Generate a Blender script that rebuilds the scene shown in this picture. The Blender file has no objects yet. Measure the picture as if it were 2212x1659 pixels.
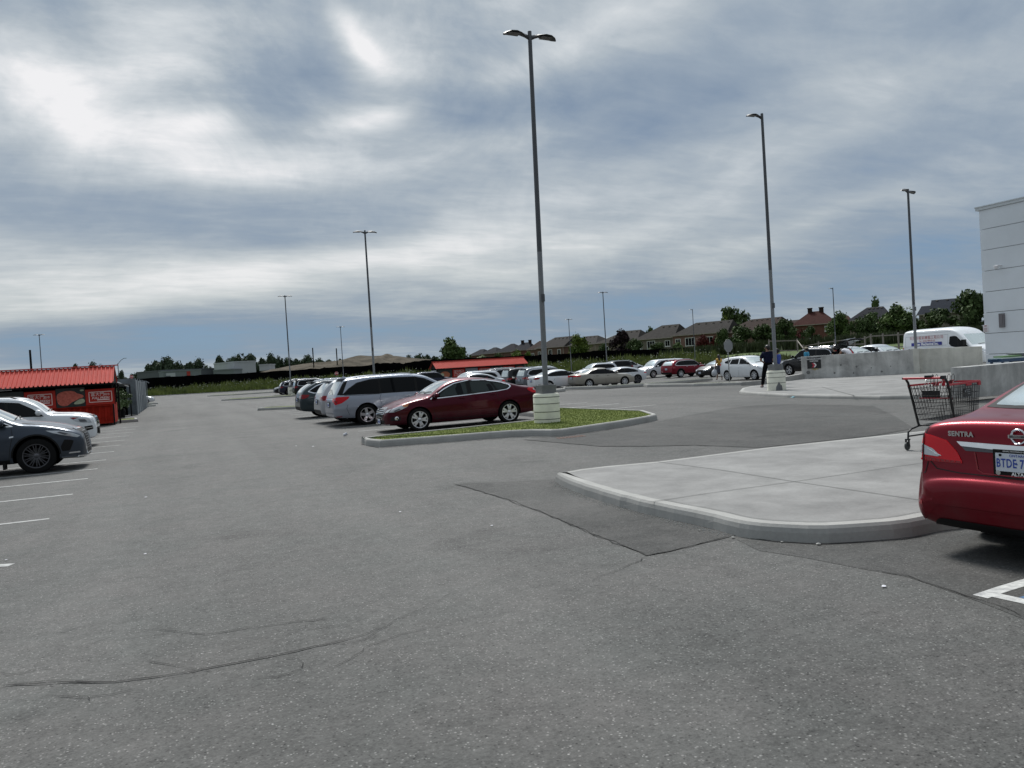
import bpy, bmesh, math, random
import numpy as np
from mathutils import Vector, Matrix
from mathutils.bvhtree import BVHTree
R=math.radians
random.seed(7)
sc=bpy.context.scene
COL=sc.collection
# ---------------- camera
cam_d=bpy.data.cameras.new('camera'); cam=bpy.data.objects.new('camera',cam_d); COL.objects.link(cam); sc.camera=cam
cam_d.sensor_width=36; cam_d.lens=36*1700/2212; cam_d.clip_end=5000; cam_d.clip_start=.05
YAW,PITCH,ROLL,HC=R(23.1),R(-1.235),R(3.51),1.70
_f=Vector((math.sin(YAW)*math.cos(PITCH),math.cos(YAW)*math.cos(PITCH),math.sin(PITCH)))
_r=Vector((math.cos(YAW),-math.sin(YAW),0)); _u=_r.cross(_f)
_X=math.cos(ROLL)*_r-math.sin(ROLL)*_u; _Y=math.sin(ROLL)*_r+math.cos(ROLL)*_u
_m=Matrix((( _X.x,_Y.x,-_f.x,0),(_X.y,_Y.y,-_f.y,0),(_X.z,_Y.z,-_f.z,HC),(0,0,0,1)))
cam.matrix_world=_m
# ---------------- exposure
EXPO=1.3
vs=sc.view_settings; sc.display_settings.display_device='sRGB'
vs.view_transform='Standard'; vs.look='None'; vs.exposure=EXPO; vs.gamma=1
try: vs.use_curve_mapping=False
except Exception: pass
# ---------------- sun
SUN_AZ,SUN_EL=R(12),R(50)
sd=Vector((math.sin(SUN_AZ)*math.cos(SUN_EL),math.cos(SUN_AZ)*math.cos(SUN_EL),math.sin(SUN_EL)))
sun_d=bpy.data.lights.new('sun','SUN'); sun_d.energy=1.35; sun_d.angle=R(16); sun_d.color=(1,.97,.92)
sun=bpy.data.objects.new('sun',sun_d); COL.objects.link(sun)
sun.rotation_euler=sd.to_track_quat('Z','Y').to_euler()
# ---------------- node helper
class NT:
    def __init__(s,tree): s.t=tree; s.n=tree.nodes; s.l=tree.links; s.x=0
    def add(s,typ,**kw):
        n=s.n.new(typ); s.x+=1; n.location=(s.x%40*160,-(s.x//40)*300)
        for k,v in kw.items(): setattr(n,k,v)
        return n
    def set(s,sock,v):
        if isinstance(v,bpy.types.NodeSocket): s.l.new(v,sock)
        elif v is not None:
            if hasattr(sock.default_value,'__len__') and hasattr(v,'__len__') and len(v)==3 and len(sock.default_value)==4: v=(*v,1)
            sock.default_value=v
    def math(s,op,a,b=None,c=None,clamp=False):
        n=s.add('ShaderNodeMath',operation=op); n.use_clamp=clamp
        for i,v in enumerate((a,b,c)):
            if v is not None: s.set(n.inputs[i],v)
        return n.outputs[0]
    def mix(s,fac,a,b,typ='RGBA',blend='MIX'):
        n=s.add('ShaderNodeMix',data_type=typ)
        if typ=='RGBA':
            n.blend_type=blend; s.set(n.inputs[0],fac); s.set(n.inputs[6],a); s.set(n.inputs[7],b); return n.outputs[2]
        s.set(n.inputs[0],fac); s.set(n.inputs[2],a); s.set(n.inputs[3],b); return n.outputs[0]
    def noise(s,vec,scale,detail=4,rough=.55,dist=0,color=False):
        n=s.add('ShaderNodeTexNoise'); 
        if vec is not None: s.set(n.inputs['Vector'],vec)
        s.set(n.inputs['Scale'],scale); s.set(n.inputs['Detail'],detail); s.set(n.inputs['Roughness'],rough); s.set(n.inputs['Distortion'],dist)
        return n.outputs[1] if color else n.outputs[0]
    def ramp(s,fac,stops,interp='LINEAR'):
        n=s.add('ShaderNodeValToRGB'); s.set(n.inputs[0],fac); e=n.color_ramp; e.interpolation=interp
        while len(e.elements)<len(stops): e.elements.new(.5)
        for i,(p,c) in enumerate(stops):
            e.elements[i].position=p; e.elements[i].color=(*c,1) if len(c)==3 else c
        return n.outputs[0]
    def maprange(s,v,a,b,c,d,smooth=False):
        n=s.add('ShaderNodeMapRange'); 
        if smooth: n.interpolation_type='SMOOTHSTEP'
        for i,q in enumerate((v,a,b,c,d)): s.set(n.inputs[i],q)
        return n.outputs[0]
    def mapping(s,vec,loc=(0,0,0),rot=(0,0,0),scale=(1,1,1)):
        n=s.add('ShaderNodeMapping'); s.set(n.inputs[0],vec); n.inputs[1].default_value=loc; n.inputs[2].default_value=rot; n.inputs[3].default_value=scale
        return n.outputs[0]
def s2l(c): return tuple(((v/255)/12.92 if v/255<=.04045 else ((v/255+.055)/1.055)**2.4) for v in c)
# ---------------- world: Nishita sky seen through broken cloud
world=bpy.data.worlds.new('World'); sc.world=world; world.use_nodes=True
wt=NT(world.node_tree); world.node_tree.nodes.clear()
geo=wt.add('ShaderNodeTexCoord').outputs['Generated']
sep=wt.add('ShaderNodeSeparateXYZ'); wt.set(sep.inputs[0],geo); dx,dy,dz=sep.outputs
az=wt.math('MULTIPLY',wt.math('ARCTAN2',dx,dy),57.2958)
el=wt.math('MULTIPLY',wt.math('ARCSINE',dz),57.2958)
elc=wt.math('MAXIMUM',dz,0.0)
den=wt.math('ADD',elc,.10)
px=wt.math('DIVIDE',dx,den); py=wt.math('DIVIDE',dy,den)
cv=wt.add('ShaderNodeCombineXYZ'); wt.set(cv.inputs[0],px); wt.set(cv.inputs[1],py)
P2=cv.outputs[0]
mp1=wt.mapping(P2,loc=(3.1,1.7,0),rot=(0,0,R(-30)),scale=(.55,1.1,1))
n1=wt.noise(mp1,1.0,8,.52,.3)
mp2=wt.mapping(P2,loc=(7.3,-2.2,0),rot=(0,0,R(-38)),scale=(1.1,2.0,1))
n2=wt.noise(mp2,1.6,8,.58,.3)
mp3=wt.mapping(geo,loc=(1,5,2),scale=(2.2,2.2,4.2))
n3=wt.noise(mp3,2.0,6,.55,.4)
def blob(c,ra,re,rot,amp):
    ca,sa=math.cos(R(rot)),math.sin(R(rot))
    a=wt.math('SUBTRACT',az,c[0]); e=wt.math('SUBTRACT',el,c[1])
    u=wt.math('ADD',wt.math('MULTIPLY',a,ca/ra),wt.math('MULTIPLY',e,sa/ra))
    v=wt.math('ADD',wt.math('MULTIPLY',a,-sa/re),wt.math('MULTIPLY',e,ca/re))
    q=wt.math('ADD',wt.math('MULTIPLY',u,u),wt.math('MULTIPLY',v,v))
    return wt.math('MULTIPLY',wt.math('EXPONENT',wt.math('MULTIPLY',q,-1)),amp)
BL=[((13.4,22.9),2.6,1.0,-50,.42),((16.0,21.4),3,1.8,0,.30),((-6.5,19.1),4.2,3.2,0,.36),((14.1,17.6),3.5,.9,5,.42),((-1.2,16.4),7,1.6,3,.28),((2.9,17.4),2.5,.9,5,.2),((-8.1,20.2),2.5,3,0,.15),
 ((6.3,14.6),9,1.8,3,.26),((19.3,16.3),5,1.6,10,.2),((25.3,10.6),9,2.6,12,.24),((7.1,7.5),13,1.5,6,.34),((-5.8,6.8),9,1.8,3,.30),((28.5,8.1),9,1.3,12,.22),
 ((43.1,13.2),9,1.8,18,.16),((44.4,8.5),7,.9,16,.16),((0.2,23.2),5,2,0,.12),((27.0,21.2),6,1.2,25,.16),
 ((7.9,19.6),4.5,3.0,0,-.12),((-2.4,13.7),8,2.5,0,.14),((2.6,21.3),5,3,0,.12),((10.6,12.8),9,2.0,5,.08),((-3.7,22.3),3,2,0,-.12),((-8.0,21.7),3.5,2.4,0,-.2),((-8.6,15.5),2.5,3.2,0,-.16),((23.4,17.8),6,1.5,8,-.34),((37.3,19.2),9,3.5,15,-.24),
 ((34.6,16.1),7,1.6,10,-.22),((4.3,12.0),15,1.6,3,-.24),((11.0,10.1),10,1.1,3,-.18),((50.3,14.3),9,6,0,-.14),((30.8,18.5),6,1.4,10,-.14),
 ((44.2,4.5),16,2.0,3,-.22),((52.5,6.8),8,1.2,10,-.1),((-7.3,3.0),14,1.5,0,-.26),((3.7,3.3),14,1.1,0,-.14),((19.8,3.3),14,1.6,2,-.20),((9.8,1.7),8,.6,4,.08),((36.5,3.9),12,1.4,3,-.08),((-2.3,19.0),10,5,0,.10),((24.5,23.6),7,2.5,0,-.10)]
acc=None
for c,ra,re,rot,amp in BL:
    b=blob(c,ra,re,-rot if False else rot,amp); acc=b if acc is None else wt.math('ADD',acc,b)
base=wt.math('ADD',wt.math('MULTIPLY',wt.math('SUBTRACT',n1,.5),.50),wt.math('MULTIPLY',wt.math('SUBTRACT',n2,.5),.20))
n4=wt.noise(wt.mapping(P2,loc=(2,8,0),rot=(0,0,R(-34)),scale=(1.0,2.2,1)),3.6,6,.6,.5)
base=wt.math('ADD',base,wt.math('ADD',wt.math('MULTIPLY',wt.math('SUBTRACT',n3,.5),.55),wt.math('MULTIPLY',wt.math('SUBTRACT',n4,.5),.26)))
hi=wt.math('MULTIPLY',wt.maprange(el,7,20,.25,1,True),wt.maprange(az,22,42,1,.45,True))
n5=wt.noise(wt.mapping(geo,loc=(4,1,7),rot=(0,R(20),R(15)),scale=(1,1,1.35)),5.2,10,.60,.55)
base=wt.math('ADD',base,wt.math('MULTIPLY',wt.math('MULTIPLY',wt.math('SUBTRACT',n5,.5),1.1),hi))
cl=wt.math('ADD',wt.math('ADD',base,wt.math('MULTIPLY',acc,.95)),.575)
K=2**(-EXPO)
def c_(r,g,b,k=1): return tuple(v*K*k for v in s2l((r,g,b)))
cloud_hi=wt.ramp(cl,[(0.0,c_(116,136,160)),(.22,c_(134,151,171)),(.42,c_(153,167,182)),(.60,c_(176,186,195)),(.80,c_(206,212,217)),(1.0,c_(240,240,242))])
cloud_lo=wt.ramp(cl,[(0.0,c_(108,136,165)),(.22,c_(124,147,170)),(.42,c_(145,160,175)),(.60,c_(170,180,187)),(.80,c_(198,204,205)),(1.0,c_(228,230,230))])
cloud=wt.mix(wt.maprange(el,3,13,0,1,True),cloud_lo,cloud_hi)
sky=wt.add('ShaderNodeTexSky',sky_type='NISHITA'); sky.sun_disc=False; sky.sun_elevation=SUN_EL; sky.sun_rotation=SUN_AZ
skc=wt.mix(1.0,sky.outputs[0],(.022,.030,.042),blend='MULTIPLY')
# thin cloud near the horizon lets the blue through
thin=wt.maprange(cl,.10,.42,1,0,True); low=wt.maprange(el,2,22,1,0,True)
fac=wt.math('MULTIPLY',wt.math('MULTIPLY',thin,low),.18)
col=wt.mix(fac,cloud,skc)
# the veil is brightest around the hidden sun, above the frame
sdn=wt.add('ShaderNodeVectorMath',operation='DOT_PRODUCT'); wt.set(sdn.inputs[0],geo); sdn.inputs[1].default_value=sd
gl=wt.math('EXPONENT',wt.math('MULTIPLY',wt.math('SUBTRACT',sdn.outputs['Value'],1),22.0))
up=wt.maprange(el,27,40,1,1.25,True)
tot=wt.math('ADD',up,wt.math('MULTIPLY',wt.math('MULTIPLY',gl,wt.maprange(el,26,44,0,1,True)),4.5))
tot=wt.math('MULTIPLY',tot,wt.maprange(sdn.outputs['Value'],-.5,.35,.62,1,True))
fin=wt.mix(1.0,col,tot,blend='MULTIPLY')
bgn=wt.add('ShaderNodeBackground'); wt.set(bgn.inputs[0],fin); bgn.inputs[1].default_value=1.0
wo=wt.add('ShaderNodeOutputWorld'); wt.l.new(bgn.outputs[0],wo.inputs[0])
world.cycles.sampling_method='MANUAL'; world.cycles.sample_map_resolution=512
# ---------------- tagging and mesh helpers
def tag(o,label=None,cat=None,group=None,kind=None):
    if label: o['label']=label
    if cat: o['category']=cat
    if group: o['group']=group
    if kind: o['kind']=kind
    return o
def empty(name,loc=(0,0,0),rz=0,label=None,cat=None,group=None):
    o=bpy.data.objects.new(name,None); COL.objects.link(o); o.location=loc; o.rotation_euler=(0,0,rz); o.empty_display_size=.3
    return tag(o,label,cat,group)
def link(name,me,parent=None,label=None,cat=None,group=None,kind=None,loc=None):
    o=bpy.data.objects.new(name,me); COL.objects.link(o)
    if parent: o.parent=parent
    if loc is not None: o.location=loc
    return tag(o,label,cat,group,kind)
def copy_tree(o,parent=None,loc=None,rz=None,scale=None,label=None,group=None):
    c=o.copy(); COL.objects.link(c); c.parent=parent
    if loc is not None: c.location=loc
    if rz is not None: c.rotation_euler=(0,0,rz)
    if scale is not None: c.scale=scale
    if label: c['label']=label
    if group: c['group']=group
    for ch in o.children: copy_tree(ch,c)
    return c
class MB:
    def __init__(s): s.v=[]; s.f=[]; s.m=[]; s.cm=0; s.st=[]
    def addf(s,vs,fs):
        s.st.append((len(s.v),len(s.f))); o=len(s.v); s.v+= [tuple(v) for v in vs]; s.f+=[tuple(i+o for i in f) for f in fs]; s.m+=[s.cm]*len(fs); return s
    def box(s,c,size,rz=0,rot=None):
        M=rot if rot is not None else Matrix.Rotation(rz,3,'Z'); c=Vector(c); h=[d/2 for d in size]
        vs=[c+M@Vector((x*h[0],y*h[1],z*h[2])) for x in(-1,1) for y in(-1,1) for z in(-1,1)]
        return s.addf(vs,[(0,1,3,2),(4,6,7,5),(0,4,5,1),(2,3,7,6),(0,2,6,4),(1,5,7,3)])
    def span(s,a,b,w,h,up=(0,0,1)):
        a=Vector(a); b=Vector(b); d=(b-a); L=d.length; d.normalize(); u=Vector(up)
        if abs(d.dot(u))>.98: u=Vector((0,1,0))
        sx=d.cross(u).normalized(); uz=sx.cross(d)
        M=Matrix((d,sx,uz)).transposed(); return s.box((a+b)/2,(L,w,h),rot=M)
    def tube(s,pts,r,n=8,cap=True):
        pts=[Vector(p) for p in pts]; rs=r if hasattr(r,'__len__') else [r]*len(pts); o=len(s.v); vs=[]
        pu=None
        for i,p in enumerate(pts):
            d=(pts[min(i+1,len(pts)-1)]-pts[max(i-1,0)]).normalized()
            if pu is None:
                pu=Vector((0,0,1)) if abs(d.z)<.9 else Vector((1,0,0))
            a=d.cross(pu); a.normalize(); b=a.cross(d).normalized(); pu=b
            for k in range(n):
                t=2*math.pi*k/n; vs.append(p+(a*math.cos(t)+b*math.sin(t))*rs[i])
        fs=[(i*n+k,i*n+(k+1)%n,(i+1)*n+(k+1)%n,(i+1)*n+k) for i in range(len(pts)-1) for k in range(n)]
        if cap: fs+=[tuple(range(n)),tuple(range((len(pts)-1)*n,len(pts)*n))[::-1]]
        return s.addf(vs,fs)
    def lathe(s,prof,n=24,M=None,center=(0,0,0)):
        # prof: (r,h) along Z
        M=M or Matrix.Identity(3); c=Vector(center); vs=[];m=len(prof)
        for k in range(n):
            t=2*math.pi*k/n
            for r,h in prof: vs.append(c+M@Vector((r*math.cos(t),r*math.sin(t),h)))
        fs=[(k*m+i,((k+1)%n)*m+i,((k+1)%n)*m+i+1,k*m+i+1) for k in range(n) for i in range(m-1)]
        return s.addf(vs,fs)
    def prism(s,poly,z0,z1,M=None):
        n=len(poly); M=M or Matrix.Identity(4)
        vs=[M@Vector((x,y,z0)) for x,y in poly]+[M@Vector((x,y,z1)) for x,y in poly]
        return s.addf(vs,[tuple(range(n))[::-1],tuple(range(n,2*n))]+[(i,(i+1)%n,n+(i+1)%n,n+i) for i in range(n)])
    def mesh(s,name,mats,smooth=None):
        me=bpy.data.meshes.new(name); me.from_pydata(s.v,[],s.f)
        mats=mats if isinstance(mats,(list,tuple)) else [mats]
        for m in mats: me.materials.append(m)
        me.polygons.foreach_set('material_index',s.m)
        bm=bmesh.new(); bm.from_mesh(me); bmesh.ops.recalc_face_normals(bm,faces=bm.faces); bm.to_mesh(me); bm.free()
        if smooth is not None:
            me.shade_smooth(); me.set_sharp_from_angle(angle=R(smooth))
        return me
    def build(s,name,mats,parent=None,smooth=None,**kw):
        return link(name,s.mesh(name,mats,smooth),parent,**kw)
def build_split(b,name,m,parent):
    st=b.st+[(len(b.v),len(b.f))]; out=[]
    for i in range(len(st)-1):
        (v0,f0),(v1,f1)=st[i],st[i+1]; q=MB(); q.addf(b.v[v0:v1],[tuple(k-v0 for k in f) for f in b.f[f0:f1]]); out.append(q.build(name,m,parent))
    return out
def chaikin(p,it=2,closed=True):
    for _ in range(it):
        q=[]; n=len(p)
        rng=range(n) if closed else range(n-1)
        if not closed: q.append(p[0])
        for i in rng:
            a=p[i]; b=p[(i+1)%n]
            q.append(tuple(a[k]*.75+b[k]*.25 for k in range(len(a)))); q.append(tuple(a[k]*.25+b[k]*.75 for k in range(len(a))))
        if not closed: q.append(p[-1])
        p=q
    return p
def rpoly(p,r=.03,n=3):
    out=[]; m=len(p)
    for i in range(m):
        a=Vector(p[i-1]); b=Vector(p[i]); c=Vector(p[(i+1)%m])
        da=(a-b); dc=(c-b); t=min(r,da.length*.45,dc.length*.45)
        A=b+da.normalized()*t; C=b+dc.normalized()*t
        for k in range(n+1):
            s_=k/n; out.append(tuple((1-s_)**2*A+2*s_*(1-s_)*b+s_*s_*C))
    return out
def stroke(pts,w):
    pts=[Vector(p) for p in pts]; L=[];Rr=[]
    for i,p in enumerate(pts):
        d=(pts[min(i+1,len(pts)-1)]-pts[max(i-1,0)]).normalized(); nrm=Vector((-d.y,d.x))*w/2
        L.append(tuple(p+nrm)); Rr.append(tuple(p-nrm))
    return L+Rr[::-1]
def pchip(pts):
    pts=sorted(pts); x=np.array([p[0] for p in pts],float); y=np.array([p[1] for p in pts],float)
    h=np.diff(x); h[h<1e-6]=1e-6; d=np.diff(y)/h; n=len(x); m=np.zeros(n); m[0]=d[0]; m[-1]=d[-1]
    for i in range(1,n-1):
        if d[i-1]*d[i]<=0: m[i]=0
        else:
            w1=2*h[i]+h[i-1]; w2=h[i]+2*h[i-1]; m[i]=(w1+w2)/(w1/d[i-1]+w2/d[i])
    def f(q):
        if q<=x[0]: return float(y[0])
        if q>=x[-1]: return float(y[-1])
        i=int(np.searchsorted(x,q)-1); i=max(0,min(n-2,i)); t=(q-x[i])/h[i]
        return float((2*t**3-3*t**2+1)*y[i]+(t**3-2*t**2+t)*h[i]*m[i]+(-2*t**3+3*t**2)*y[i+1]+(t**3-t**2)*h[i]*m[i+1])
    return f
# ---------------- materials
def mat(name,col,rough=.6,metal=0,spec=None,coat=0,emit=None,var=0,vscale=3,bump=0,bscale=40,coord='Object',ior=None,vcol=None,alpha=None):
    m=bpy.data.materials.new(name); m.use_nodes=True; t=NT(m.node_tree); b=m.node_tree.nodes['Principled BSDF']
    base=(*col,1); b.inputs['Base Color'].default_value=base; b.inputs['Roughness'].default_value=rough; b.inputs['Metallic'].default_value=metal
    if spec is not None: b.inputs['Specular IOR Level'].default_value=spec
    if ior: b.inputs['IOR'].default_value=ior
    if coat: b.inputs['Coat Weight'].default_value=coat; b.inputs['Coat Roughness'].default_value=.04
    if emit: b.inputs['Emission Color'].default_value=(*emit[:3],1); b.inputs['Emission Strength'].default_value=emit[3]
    if var or bump: co=t.add('ShaderNodeTexCoord').outputs[coord] if coord!='World' else t.add('ShaderNodeNewGeometry').outputs['Position']
    if var:
        n=t.noise(co,vscale,6,.6); c2=vcol or tuple(max(0,v*(1-var)) for v in col); c1=tuple(min(1,v*(1+var*.6)) for v in col) if vcol is None else col
        t.set(b.inputs['Base Color'],t.ramp(n,[(.3,c2),(.7,c1)]))
    if bump:
        n=t.noise(co,bscale,5,.6); bn=t.add('ShaderNodeBump'); bn.inputs['Strength'].default_value=bump; bn.inputs['Distance'].default_value=.02; t.set(bn.inputs['Height'],n); t.set(b.inputs['Normal'],bn.outputs[0])
    return m
def paint(name,col,metal=.45,rough=.38,spec=.5,coat=.45):
    m=mat(name,col,rough,metal,spec=.25,coat=coat); b=m.node_tree.nodes['Principled BSDF']; t=NT(m.node_tree)
    # faint road film low on the panels and slight orange-peel
    co=t.add('ShaderNodeTexCoord').outputs['Object']; n=t.noise(co,2.5,5,.6)
    sx=t.add('ShaderNodeSeparateXYZ'); t.set(sx.inputs[0],co)
    lo=t.math('MULTIPLY',t.maprange(sx.outputs[2],.15,.75,1,0,True),t.maprange(n,.35,.7,.0,.28))
    t.set(b.inputs['Base Color'],t.mix(lo,(*col,1),(.11,.105,.10,1)))
    t.set(b.inputs['Coat Roughness'],t.math('ADD',t.math('MULTIPLY',lo,.5),.03))
    return m
M={}
M['glass']=mat('dark_glass',(.003,.004,.005),.03,0,spec=.22,coat=0,ior=1.4)
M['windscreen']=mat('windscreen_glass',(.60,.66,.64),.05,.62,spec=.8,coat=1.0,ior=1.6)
M['black']=mat('black_plastic',(.005,.005,.005),.6,spec=.25)
M['rubber']=mat('tyre_rubber',(.009,.009,.009),.85,spec=.15,var=.3,vscale=8)
M['void']=mat('wheel_well_black',(.004,.004,.004),1,spec=.0)
M['chrome']=mat('chrome',(.75,.76,.78),.1,1)
M['alloy']=mat('alloy_silver',(.66,.67,.69),.3,.85)
M['alloy_dark']=mat('alloy_dark',(.11,.11,.12),.35,.8)
M['hubcap']=mat('hubcap_silver',(.55,.56,.58),.4,.3)
M['brake']=mat('brake_steel',(.05,.05,.05),.6,.5)
M['seam']=mat('panel_gap',(.008,.008,.008),.8)
M['red_lens']=mat('red_lens',(.60,.003,.012),.18,0,spec=.25,coat=.25)
M['red_lens_dk']=mat('red_lens_dark',(.24,.003,.008),.15,0,spec=.3,coat=.4)
M['clear_lens']=mat('clear_lens',(.46,.48,.5),.12,.3,coat=1)
M['amber']=mat('amber_lens',(.55,.16,.03),.15,0,coat=1)
M['plate']=mat('plate_white',(.62,.66,.72),.4)
M['plate_blue']=mat('plate_lettering_blue',(.03,.07,.35),.5)
M['white']=paint('white_paint',(.72,.74,.76),0,.4)
M['conc']=None

# ================= ground =================
CA,SA=math.cos(R(23.1)),math.sin(R(23.1))
def lf(l,d): return (l*CA+d*SA,-l*SA+d*CA)      # lateral / depth along the camera's heading -> world
def tolf(x,y): return (x*CA-y*SA,x*SA+y*CA)
_B=pchip([(-400,215),(-83,182),(-55,171),(-29,161),(0,152),(25,143),(44,126),(58,112),(120,95),(400,80)])
def gz(x,y): return -0.28*math.exp(-((x-34)/17)**2-((y-64)/17)**2)
_hill=pchip([(-400,1.5),(-83,1.6),(-29,1.5),(0,1.6),(25,1.9),(60,2.1),(400,2.4)])
def T(x,y):
    l,d=tolf(x,y); z=gz(x,y)
    if d>60:
        t=(d-_B(l)-1)/22; t=max(0,min(1,t)); t=t*t*(3-2*t); z+=t*_hill(l)
    return z
def asphalt(name,base,var=.22,dark=0,spk=.5,bs=.5):
    m=bpy.data.materials.new(name); m.use_nodes=True; t=NT(m.node_tree); b=m.node_tree.nodes['Principled BSDF']
    p=t.add('ShaderNodeNewGeometry').outputs['Position']
    big=t.noise(p,.11,5,.6,.4); mid=t.noise(p,.9,6,.65,.3); fine=t.noise(p,38,4,.75)
    v=t.add('ShaderNodeTexVoronoi'); t.set(v.inputs['Vector'],p); v.inputs['Scale'].default_value=75
    sv=t.add('ShaderNodeSeparateColor'); t.set(sv.inputs[0],v.outputs['Color'])
    stone=t.math('MULTIPLY',t.maprange(sv.outputs[0],.86,.99,0,1),t.maprange(v.outputs['Distance'],.25,.5,1,0))
    pit=t.math('MULTIPLY',t.maprange(sv.outputs[1],.86,.98,0,1),t.maprange(v.outputs['Distance'],.3,.6,1,0))
    k=t.math('ADD',t.maprange(big,.3,.7,1-var*.6,1+var*.6),t.maprange(mid,.3,.7,-var*.35,var*.35))
    g1=t.noise(p,9,5,.8); k=t.math('ADD',k,t.maprange(fine,.3,.7,-.34,.34)); k=t.math('ADD',k,t.maprange(g1,.35,.65,-.17,.17)); g2=t.noise(p,3.2,9,.88); k=t.math('ADD',k,t.maprange(g2,.4,.6,-.13,.13))
    # long worn bands where cars run along the lane
    sp=t.add('ShaderNodeMapping'); t.set(sp.inputs[0],p); sp.inputs[3].default_value=(.8,.035,1); band=t.noise(sp.outputs[0],1.0,4,.5,.3)
    k=t.math('ADD',k,t.maprange(band,.35,.65,-.12,.12))
    k=t.math('ADD',k,t.math('MULTIPLY',stone,2.3*spk*2)); v2=t.add('ShaderNodeTexVoronoi'); t.set(v2.inputs['Vector'],p); v2.inputs['Scale'].default_value=44; s2=t.add('ShaderNodeSeparateColor'); t.set(s2.inputs[0],v2.outputs['Color']); k=t.math('ADD',k,t.math('MULTIPLY',t.math('MULTIPLY',t.maprange(s2.outputs[2],.93,.97,0,1),t.maprange(v2.outputs['Distance'],.18,.34,1,0)),1.5*spk*2)); k=t.math('SUBTRACT',k,t.math('MULTIPLY',t.math('MULTIPLY',t.maprange(s2.outputs[1],.93,.97,0,1),t.maprange(v2.outputs['Distance'],.2,.34,1,0)),.55)); k=t.math('SUBTRACT',k,t.math('MULTIPLY',pit,.6)); k=t.math('MAXIMUM',k,.12)
    # oil stains
    ov=t.noise(p,.45,3,.5,1.2); k=t.math('SUBTRACT',k,t.maprange(ov,.60,.74,0,.30))
    tint=t.mix(t.maprange(mid,.35,.65,0,1),(base*1.0,base*1.01,base*.955,1),(base*1.04,base*1.0,base*.95,1))
    t.set(b.inputs['Base Color'],t.mix(1.0,tint,k,blend='MULTIPLY'))
    b.inputs['Roughness'].default_value=.82; b.inputs['Specular IOR Level'].default_value=.35
    h=t.math('ADD',t.math('MULTIPLY',fine,.6),t.math('MULTIPLY',t.math('SUBTRACT',.6,v.outputs['Distance']),.5))
    bn=t.add('ShaderNodeBump'); bn.inputs['Strength'].default_value=bs; bn.inputs['Distance'].default_value=.008; t.set(bn.inputs['Height'],h); t.set(b.inputs['Normal'],bn.outputs[0])
    return m
def concrete(name,base=.36,tint=(1,.985,.95),stain=.25,sc_=1.0,bump=.12):
    m=bpy.data.materials.new(name); m.use_nodes=True; t=NT(m.node_tree); b=m.node_tree.nodes['Principled BSDF']
    p=t.add('ShaderNodeNewGeometry').outputs['Position']
    a=t.noise(p,.8*sc_,7,.65,.5); f=t.noise(p,30,4,.7); w=t.mapping(p,scale=(1.6,1.6,.25)); dr=t.noise(w,1.3*sc_,6,.6,.3)
    k=t.math('ADD',t.maprange(a,.3,.7,1-stain,1+stain*.5),t.maprange(f,.3,.7,-.07,.07)); k=t.math('ADD',k,t.maprange(dr,.3,.7,-stain*.5,stain*.5))
    v=t.add('ShaderNodeTexVoronoi'); t.set(v.inputs['Vector'],p); v.inputs['Scale'].default_value=2.1; k=t.math('SUBTRACT',k,t.maprange(v.outputs['Distance'],.02,.10,.12,0))
    t.set(b.inputs['Base Color'],t.mix(1.0,tuple(base*c for c in tint)+(1,),k,blend='MULTIPLY')); b.inputs['Roughness'].default_value=.85
    bn=t.add('ShaderNodeBump'); bn.inputs['Strength'].default_value=bump; bn.inputs['Distance'].default_value=.01; t.set(bn.inputs['Height'],f); t.set(b.inputs['Normal'],bn.outputs[0])
    return m
M['asphalt']=asphalt('asphalt_old',.086,.30,spk=.42)
M['patch']=asphalt('asphalt_patch',.058,.5,spk=.25)
M['patch2']=asphalt('asphalt_patch_rough',.060,.9,spk=.4,bs=1.0)
M['sidewalk']=concrete('sidewalk_concrete',.232,stain=.28,bump=.08)
M['kerb']=concrete('kerb_concrete',.34,(1,.985,.93),.18)
M['wallc']=concrete('wall_concrete',.52,(1,.99,.95),.42,1.3)
M['wallc2']=concrete('wall_concrete_warm',.60,(1,.98,.88),.25,1.2)
M['line']=mat('road_paint',(.52,.52,.50),.8,var=.35,vscale=9,coord='World',vcol=(.26,.26,.255))
M['line_hot']=mat('road_paint_thick',(.66,.66,.63),.8,var=.3,vscale=14,coord='World',vcol=(.3,.3,.3))
M['blue_paint']=mat('road_paint_blue',(.05,.16,.34),.8,var=.4,vscale=12,coord='World',vcol=(.09,.09,.10))
M['crack']=mat('crack_dark',(.018,.017,.016),.95)
M['grass']=mat('mown_grass',(.19,.22,.062),.95,spec=.1,var=.55,vscale=1.6,coord='World',vcol=(.10,.125,.035),bump=.35,bscale=40)
M['blade']=mat('grass_blades',(.21,.255,.07),.85,spec=.1,var=.5,vscale=1.8,coord='World',vcol=(.11,.15,.04))
M['field']=mat('field_grass',(.10,.14,.035),.95,var=.6,vscale=.25,coord='World',vcol=(.04,.07,.018),bump=.8,bscale=2)
def gridmesh(us,vs_,fn):
    V=[fn(u,v) for v in vs_ for u in us]; n=len(us)
    F=[(j*n+i,j*n+i+1,(j+1)*n+i+1,(j+1)*n+i) for j in range(len(vs_)-1) for i in range(n-1)]
    return V,F
# lot surface
us=[-260+6.5*i for i in range(81)]
def pl(u,t):
    d=-40+(_B(u)+40)*t; x,y=lf(u,d); return (x,y,gz(x,y))
V,F=gridmesh(us,[i/60 for i in range(61)],pl)
me=bpy.data.meshes.new('parking_lot'); me.from_pydata(V,[],F); me.materials.append(M['asphalt']); me.shade_smooth(); link('parking_lot',me,kind='structure')
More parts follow.
